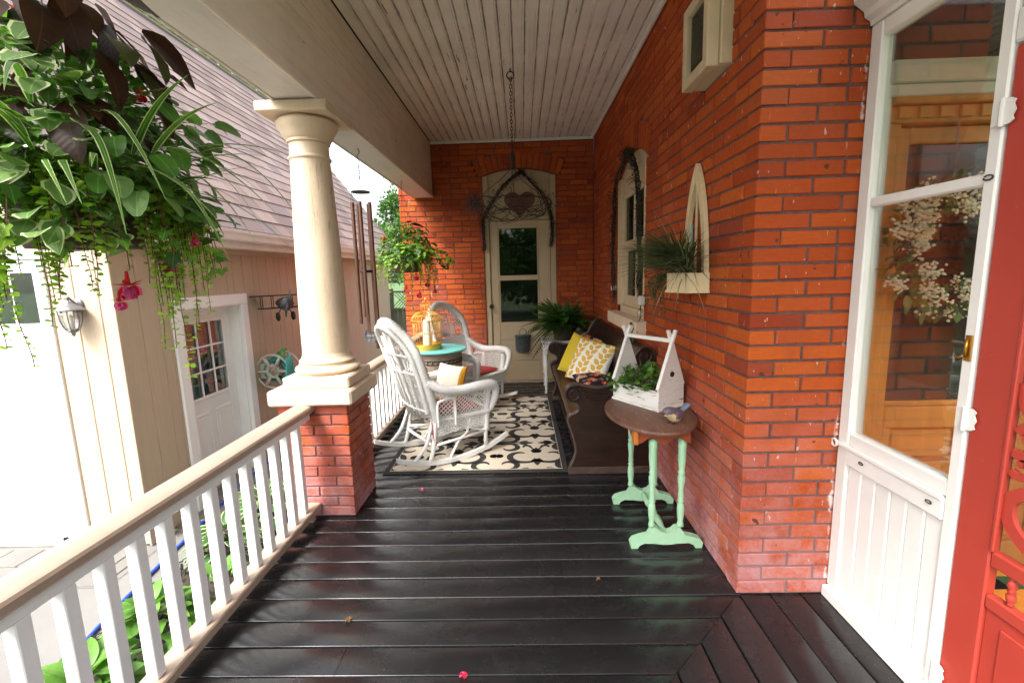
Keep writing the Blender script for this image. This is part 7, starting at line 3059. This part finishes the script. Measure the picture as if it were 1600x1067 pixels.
# breast and belly cream, back slate
for i, f in enumerate(m.f):
    c = sum((Vector(m.v[k]) for k in f), Vector()) / len(f)
    zline = .048 + (.012 if c.x < -.02 else -.012 * min(1, (c.x + .02) / .05))
    m.mi[i] = 1 if (c.z < zline and c.x < .045) else 0
body = m.build('body', ['bird_slate', 'bird_cream'], bd, smooth=True, fix=True)
for s in (-1, 1):
    m = MB()
    rows = []
    for i in range(9):
        t = i / 8
        x_ = -.02 + .085 * t
        zc = .056 - .004 * t
        h = .024 * math.sin(PI * min(1, .15 + .85 * t)) ** .8 * (1 - .3 * t)
        rows.append([(x_, s * (.034 - .012 * t ** 2 + .004 * math.sin(PI * k / 5)), zc - h + 2 * h * k / 5 - .006) for k in range(6)])
    m.grid(rows)
    o = m.build('wing', 'bird_slate', bd, smooth=True)
    md = o.modifiers.new('s', 'SOLIDIFY'); md.thickness = .004
m = MB()
m.grid([[(.05 + .075 * t, -.010 - .012 * t + (.020 + .024 * t) * k / 4, .048 + .036 * t + .004 * math.sin(PI * k / 4)) for k in range(5)] for t in np.linspace(0, 1, 6)])
o = m.build('tail', 'bird_blue', bd, smooth=True)
md = o.modifiers.new('s', 'SOLIDIFY'); md.thickness = .008
m = MB(); m.tube([(-.070, 0, .064), (-.080, 0, .0625), (-.089, 0, .060)], [.006, .004, .001], 8); m.build('beak', 'rust_iron', bd, smooth=True)
for s in (-1, 1):
    m = MB(); m.lathe([(0, -.0035), (.003, -.0018), (.003, .0018), (0, .0035)], 8, (-.062, s * .0185, .074)); m.build('eye', 'black_iron', bd, smooth=True)
    m = MB()
    m.tube([(-.005, s * .014, .012), (-.008, s * .015, .002)], .003, 6)
    for k in (-1, 0, 1):
        m.tube([(-.008, s * .015, .003), (-.022, s * .015 + k * .007, .0025)], .0024, 5)
    m.build('foot', 'rust_iron', bd, smooth=True)
tag(bd, 'small painted bird figurine with grey back and cream breast on the table', 'figurine')

# ------------------------------------------------------------------ wreath on the oak door
wr = empty('berry_wreath')
wc = Vector((1.745, 1.925, 1.555)); RW = .205
rs_ = random.Random(41)
m = MB()
for k in range(7):
    ph = rs_.uniform(0, 6)
    m.tube([(wc.x + (RW + .018 * math.sin(5 * a + ph)) * math.cos(a), wc.y + .018 * math.cos(4 * a + ph), wc.z + (RW + .018 * math.sin(5 * a + ph)) * math.sin(a)) for a in np.linspace(0, 2 * PI, 49)[:-1]], .004, 5, closed=True)
m.build('ring', 'twig', wr, smooth=True)
m = MB()
ico = [(0, 0, 1), (.894, 0, .447), (.276, .851, .447), (-.724, .526, .447), (-.724, -.526, .447), (.276, -.851, .447), (.724, .526, -.447), (-.276, .851, -.447), (-.894, 0, -.447), (-.276, -.851, -.447), (.724, -.526, -.447), (0, 0, -1)]
icf = [(0, 1, 2), (0, 2, 3), (0, 3, 4), (0, 4, 5), (0, 5, 1), (1, 6, 2), (2, 7, 3), (3, 8, 4), (4, 9, 5), (5, 10, 1), (6, 7, 2), (7, 8, 3), (8, 9, 4), (9, 10, 5), (10, 6, 1), (6, 11, 7), (7, 11, 8), (8, 11, 9), (9, 11, 10), (10, 11, 6)]
for c in range(84):
    a = rs_.uniform(0, 2 * PI)
    rr_ = RW + rs_.uniform(-.06, .075)
    cc = wc + Vector((rr_ * math.cos(a), -.035 + rs_.uniform(-.03, .02), rr_ * math.sin(a)))
    for i in range(26):
        p = cc + Vector((rs_.gauss(0, .018), rs_.gauss(0, .014), rs_.gauss(0, .018)))
        s = rs_.uniform(.0045, .0075)
        m.add([(p.x + x * s, p.y + y * s, p.z + z * s) for x, y, z in ico], icf)
tag(m.build('berries', 'berry', wr, smooth=True), kind='stuff')
m = MB()
for i in range(340):
    a = rs_.uniform(0, 2 * PI)
    rr_ = RW + rs_.uniform(-.08, .08)
    p = wc + Vector((rr_ * math.cos(a), -.02 + rs_.uniform(-.02, .03), rr_ * math.sin(a)))
    leaf_rows(rs_.uniform(.03, .075), rs_.uniform(.018, .035), ovate, 4, .2, .3, m=m, mat_in=rs_.choice([0, 0, 1]), mw=dirmat(p, Vector((math.cos(a) + rs_.uniform(-.8, .8), rs_.uniform(-.8, .1), math.sin(a) + rs_.uniform(-.8, .8)))))
tag(m.build('leaves', ['leaf_mid', 'leaf_sage'], wr, smooth=True), kind='stuff')
m = MB()
m.tube([(wc.x, wc.y + .02, wc.z + RW), (wc.x, wc.y + .025, 2.06)], .003, 5)
m.build('hanger', 'zinc', wr)
tag(wr, 'wreath of white berries and leaves hanging on the oak door behind glass', 'wreath')
rebase(wr, wc)

# ------------------------------------------------------------------ wind chime
wc2 = empty('wind_chime')
wx_, wy_ = -1.262, 3.74
CT = 'copper_tube'
m = MB()
m.tube(smooth_path([(wx_, wy_, 2.499), (wx_ + .012, wy_, 2.47), (wx_ - .008, wy_, 2.44), (wx_ + .004, wy_, 2.41), (wx_, wy_, 2.36)], 5), .003, 5)
z = 2.36
k = 0
while z > 2.24:
    u = (.007, 0) if k % 2 else (0, .007)
    m.tube([(wx_ + u[0] * math.cos(a), wy_ + u[1] * math.cos(a), z + .013 * math.sin(a)) for a in np.linspace(0, 2 * PI, 9)[:-1]], .002, 4, closed=True)
    z -= .02
    k += 1
for i in range(3):
    a = i * 2 * PI / 3
    m.tube([(wx_, wy_, 2.235), (wx_ + .075 * math.cos(a), wy_ + .075 * math.sin(a), 2.175)], .0012, 4)
m.build('hook_and_chain', 'black_iron', wc2, smooth=True)
m = MB(); m.lathe([(0, 2.165), (.072, 2.165), (.075, 2.168), (.072, 2.172), (0, 2.172)], 24, (wx_, wy_, 0)); m.build('top_plate', 'black_iron', wc2, angle=40)
for i, (zb_) in enumerate((1.12, 1.05, .98, .90, 1.17)):
    a = 3.6 + i * 2 * PI / 5
    ax_, ay_ = wx_ + .070 * math.cos(a), wy_ + .070 * math.sin(a)
    ztop = 2.085 - .0 * i
    m = MB()
    m.lathe([(.0115, zb_), (.0145, zb_), (.0145, ztop), (.0115, ztop), (.0115, ztop - .03)], 12, (ax_, ay_, 0))
    tb = m.build('tube', CT, wc2, angle=40)
    m = MB()
    m.tube([(ax_, ay_, 2.166), (ax_ + .0145, ay_, ztop - .03)], .0012, 4)
    m.tube([(ax_, ay_, 2.166), (ax_ - .0145, ay_, ztop - .03)], .0012, 4)
    m.build('cord', 'black_iron', tb)
m = MB(); m.lathe([(0, 1.535), (.045, 1.535), (.05, 1.545), (.045, 1.556), (0, 1.556)], 20, (wx_, wy_, 0)); m.build('striker', 'black_iron', wc2, angle=40)
m = MB(); m.tube([(wx_, wy_, 2.165), (wx_, wy_, 1.07)], .0012, 4); m.build('string', 'black_iron', wc2)
m = MB()
sy_ = wy_
m.tube([(wx_ + .055 * math.cos(a), sy_, 1.015 + .06 * math.sin(a)) for a in np.linspace(0, 2 * PI, 25)[:-1]], .007, 6, closed=True)
for k in range(4):
    a = PI / 4 + k * PI / 2
    m.tube([(wx_ + .026 * math.cos(a) + .022 * math.cos(b), sy_, 1.015 + .026 * math.sin(a) + .022 * math.sin(b)) for b in np.linspace(0, 2 * PI, 13)[:-1]], .006, 5, closed=True)
m.box(wx_ - .05, wx_ + .05, sy_ - .002, sy_ + .002, .975, 1.055)
m.build('sail', 'pewter', wc2, smooth=False)
tag(wc2, 'wind chime with long copper tubes hanging from the beam behind the column', 'wind chime')
rebase(wc2, (wx_, wy_, 2.499))

# ------------------------------------------------------------------ fallen petals and leaves on the floor
def petal(x, y, s, label, mats):
    m = MB()
    for i in range(9):
        d = Vector((rnd(-1, 1), rnd(-1, 1), rnd(.0, .5)))
        leaf_rows(.022 * s, .016 * s, roundp, 4, .3, .3, m=m, mat_in=i % len(mats), mw=dirmat((0, 0, .004), d))
    lo_ = min(v[2] for v in m.v)
    m.v = [(a, b, c - lo_ + .002) for a, b, c in m.v]
    o = m.build('fallen_flower' if 'flower' in label else 'fallen_leaf', mats, None, smooth=True)
    o.location = (x, y, .0)
    tag(o, label, 'flower' if 'flower' in label else 'leaf')
petal(-.256, 1.515, .8, 'crumpled pink flower on the dark planks nearest the camera', ['petal_pink', 'petal_red'])
petal(-.74, 3.02, .8, 'small pink flower on the planks near the rug edge', ['petal_pink'])
petal(-.80, 1.80, .8, 'curled dry brown leaf on the planks near the railing', ['leaf_litter_brown'])
petal(.34, 2.05, .6, 'tiny orange dry leaf on the planks in front of the pew', ['leaf_litter_brown'])
petal(-.42, 3.72, .9, 'brown dry leaf lying on the patterned rug', ['leaf_yellow'])
bpy.data.objects['fallen_leaf.002'].location.z = .0125

# dust, crumbs and petals scattered over the planks: too small to count
m = MB()
rs_ = random.Random(77)
for i in range(190):
    x_, y_ = rs_.uniform(-1.28, .95), rs_.uniform(.9, 3.2)
    if y_ < x_ + .975 or True:
        s_ = rs_.uniform(.001, .003)
        mw = Matrix.Translation((x_, y_, .0025)) @ Euler((rs_.uniform(-.4, .4), rs_.uniform(-.4, .4), rs_.uniform(0, 6))).to_matrix().to_4x4()
        m.box(-s_, s_, -s_ * .5, s_ * .5, -.0006, .0006, mw=mw)
tag(tag(m.build('floor_debris', 'leaf_litter_brown'), 'crumbs and dust scattered over the dark planks', 'debris'), kind='stuff')
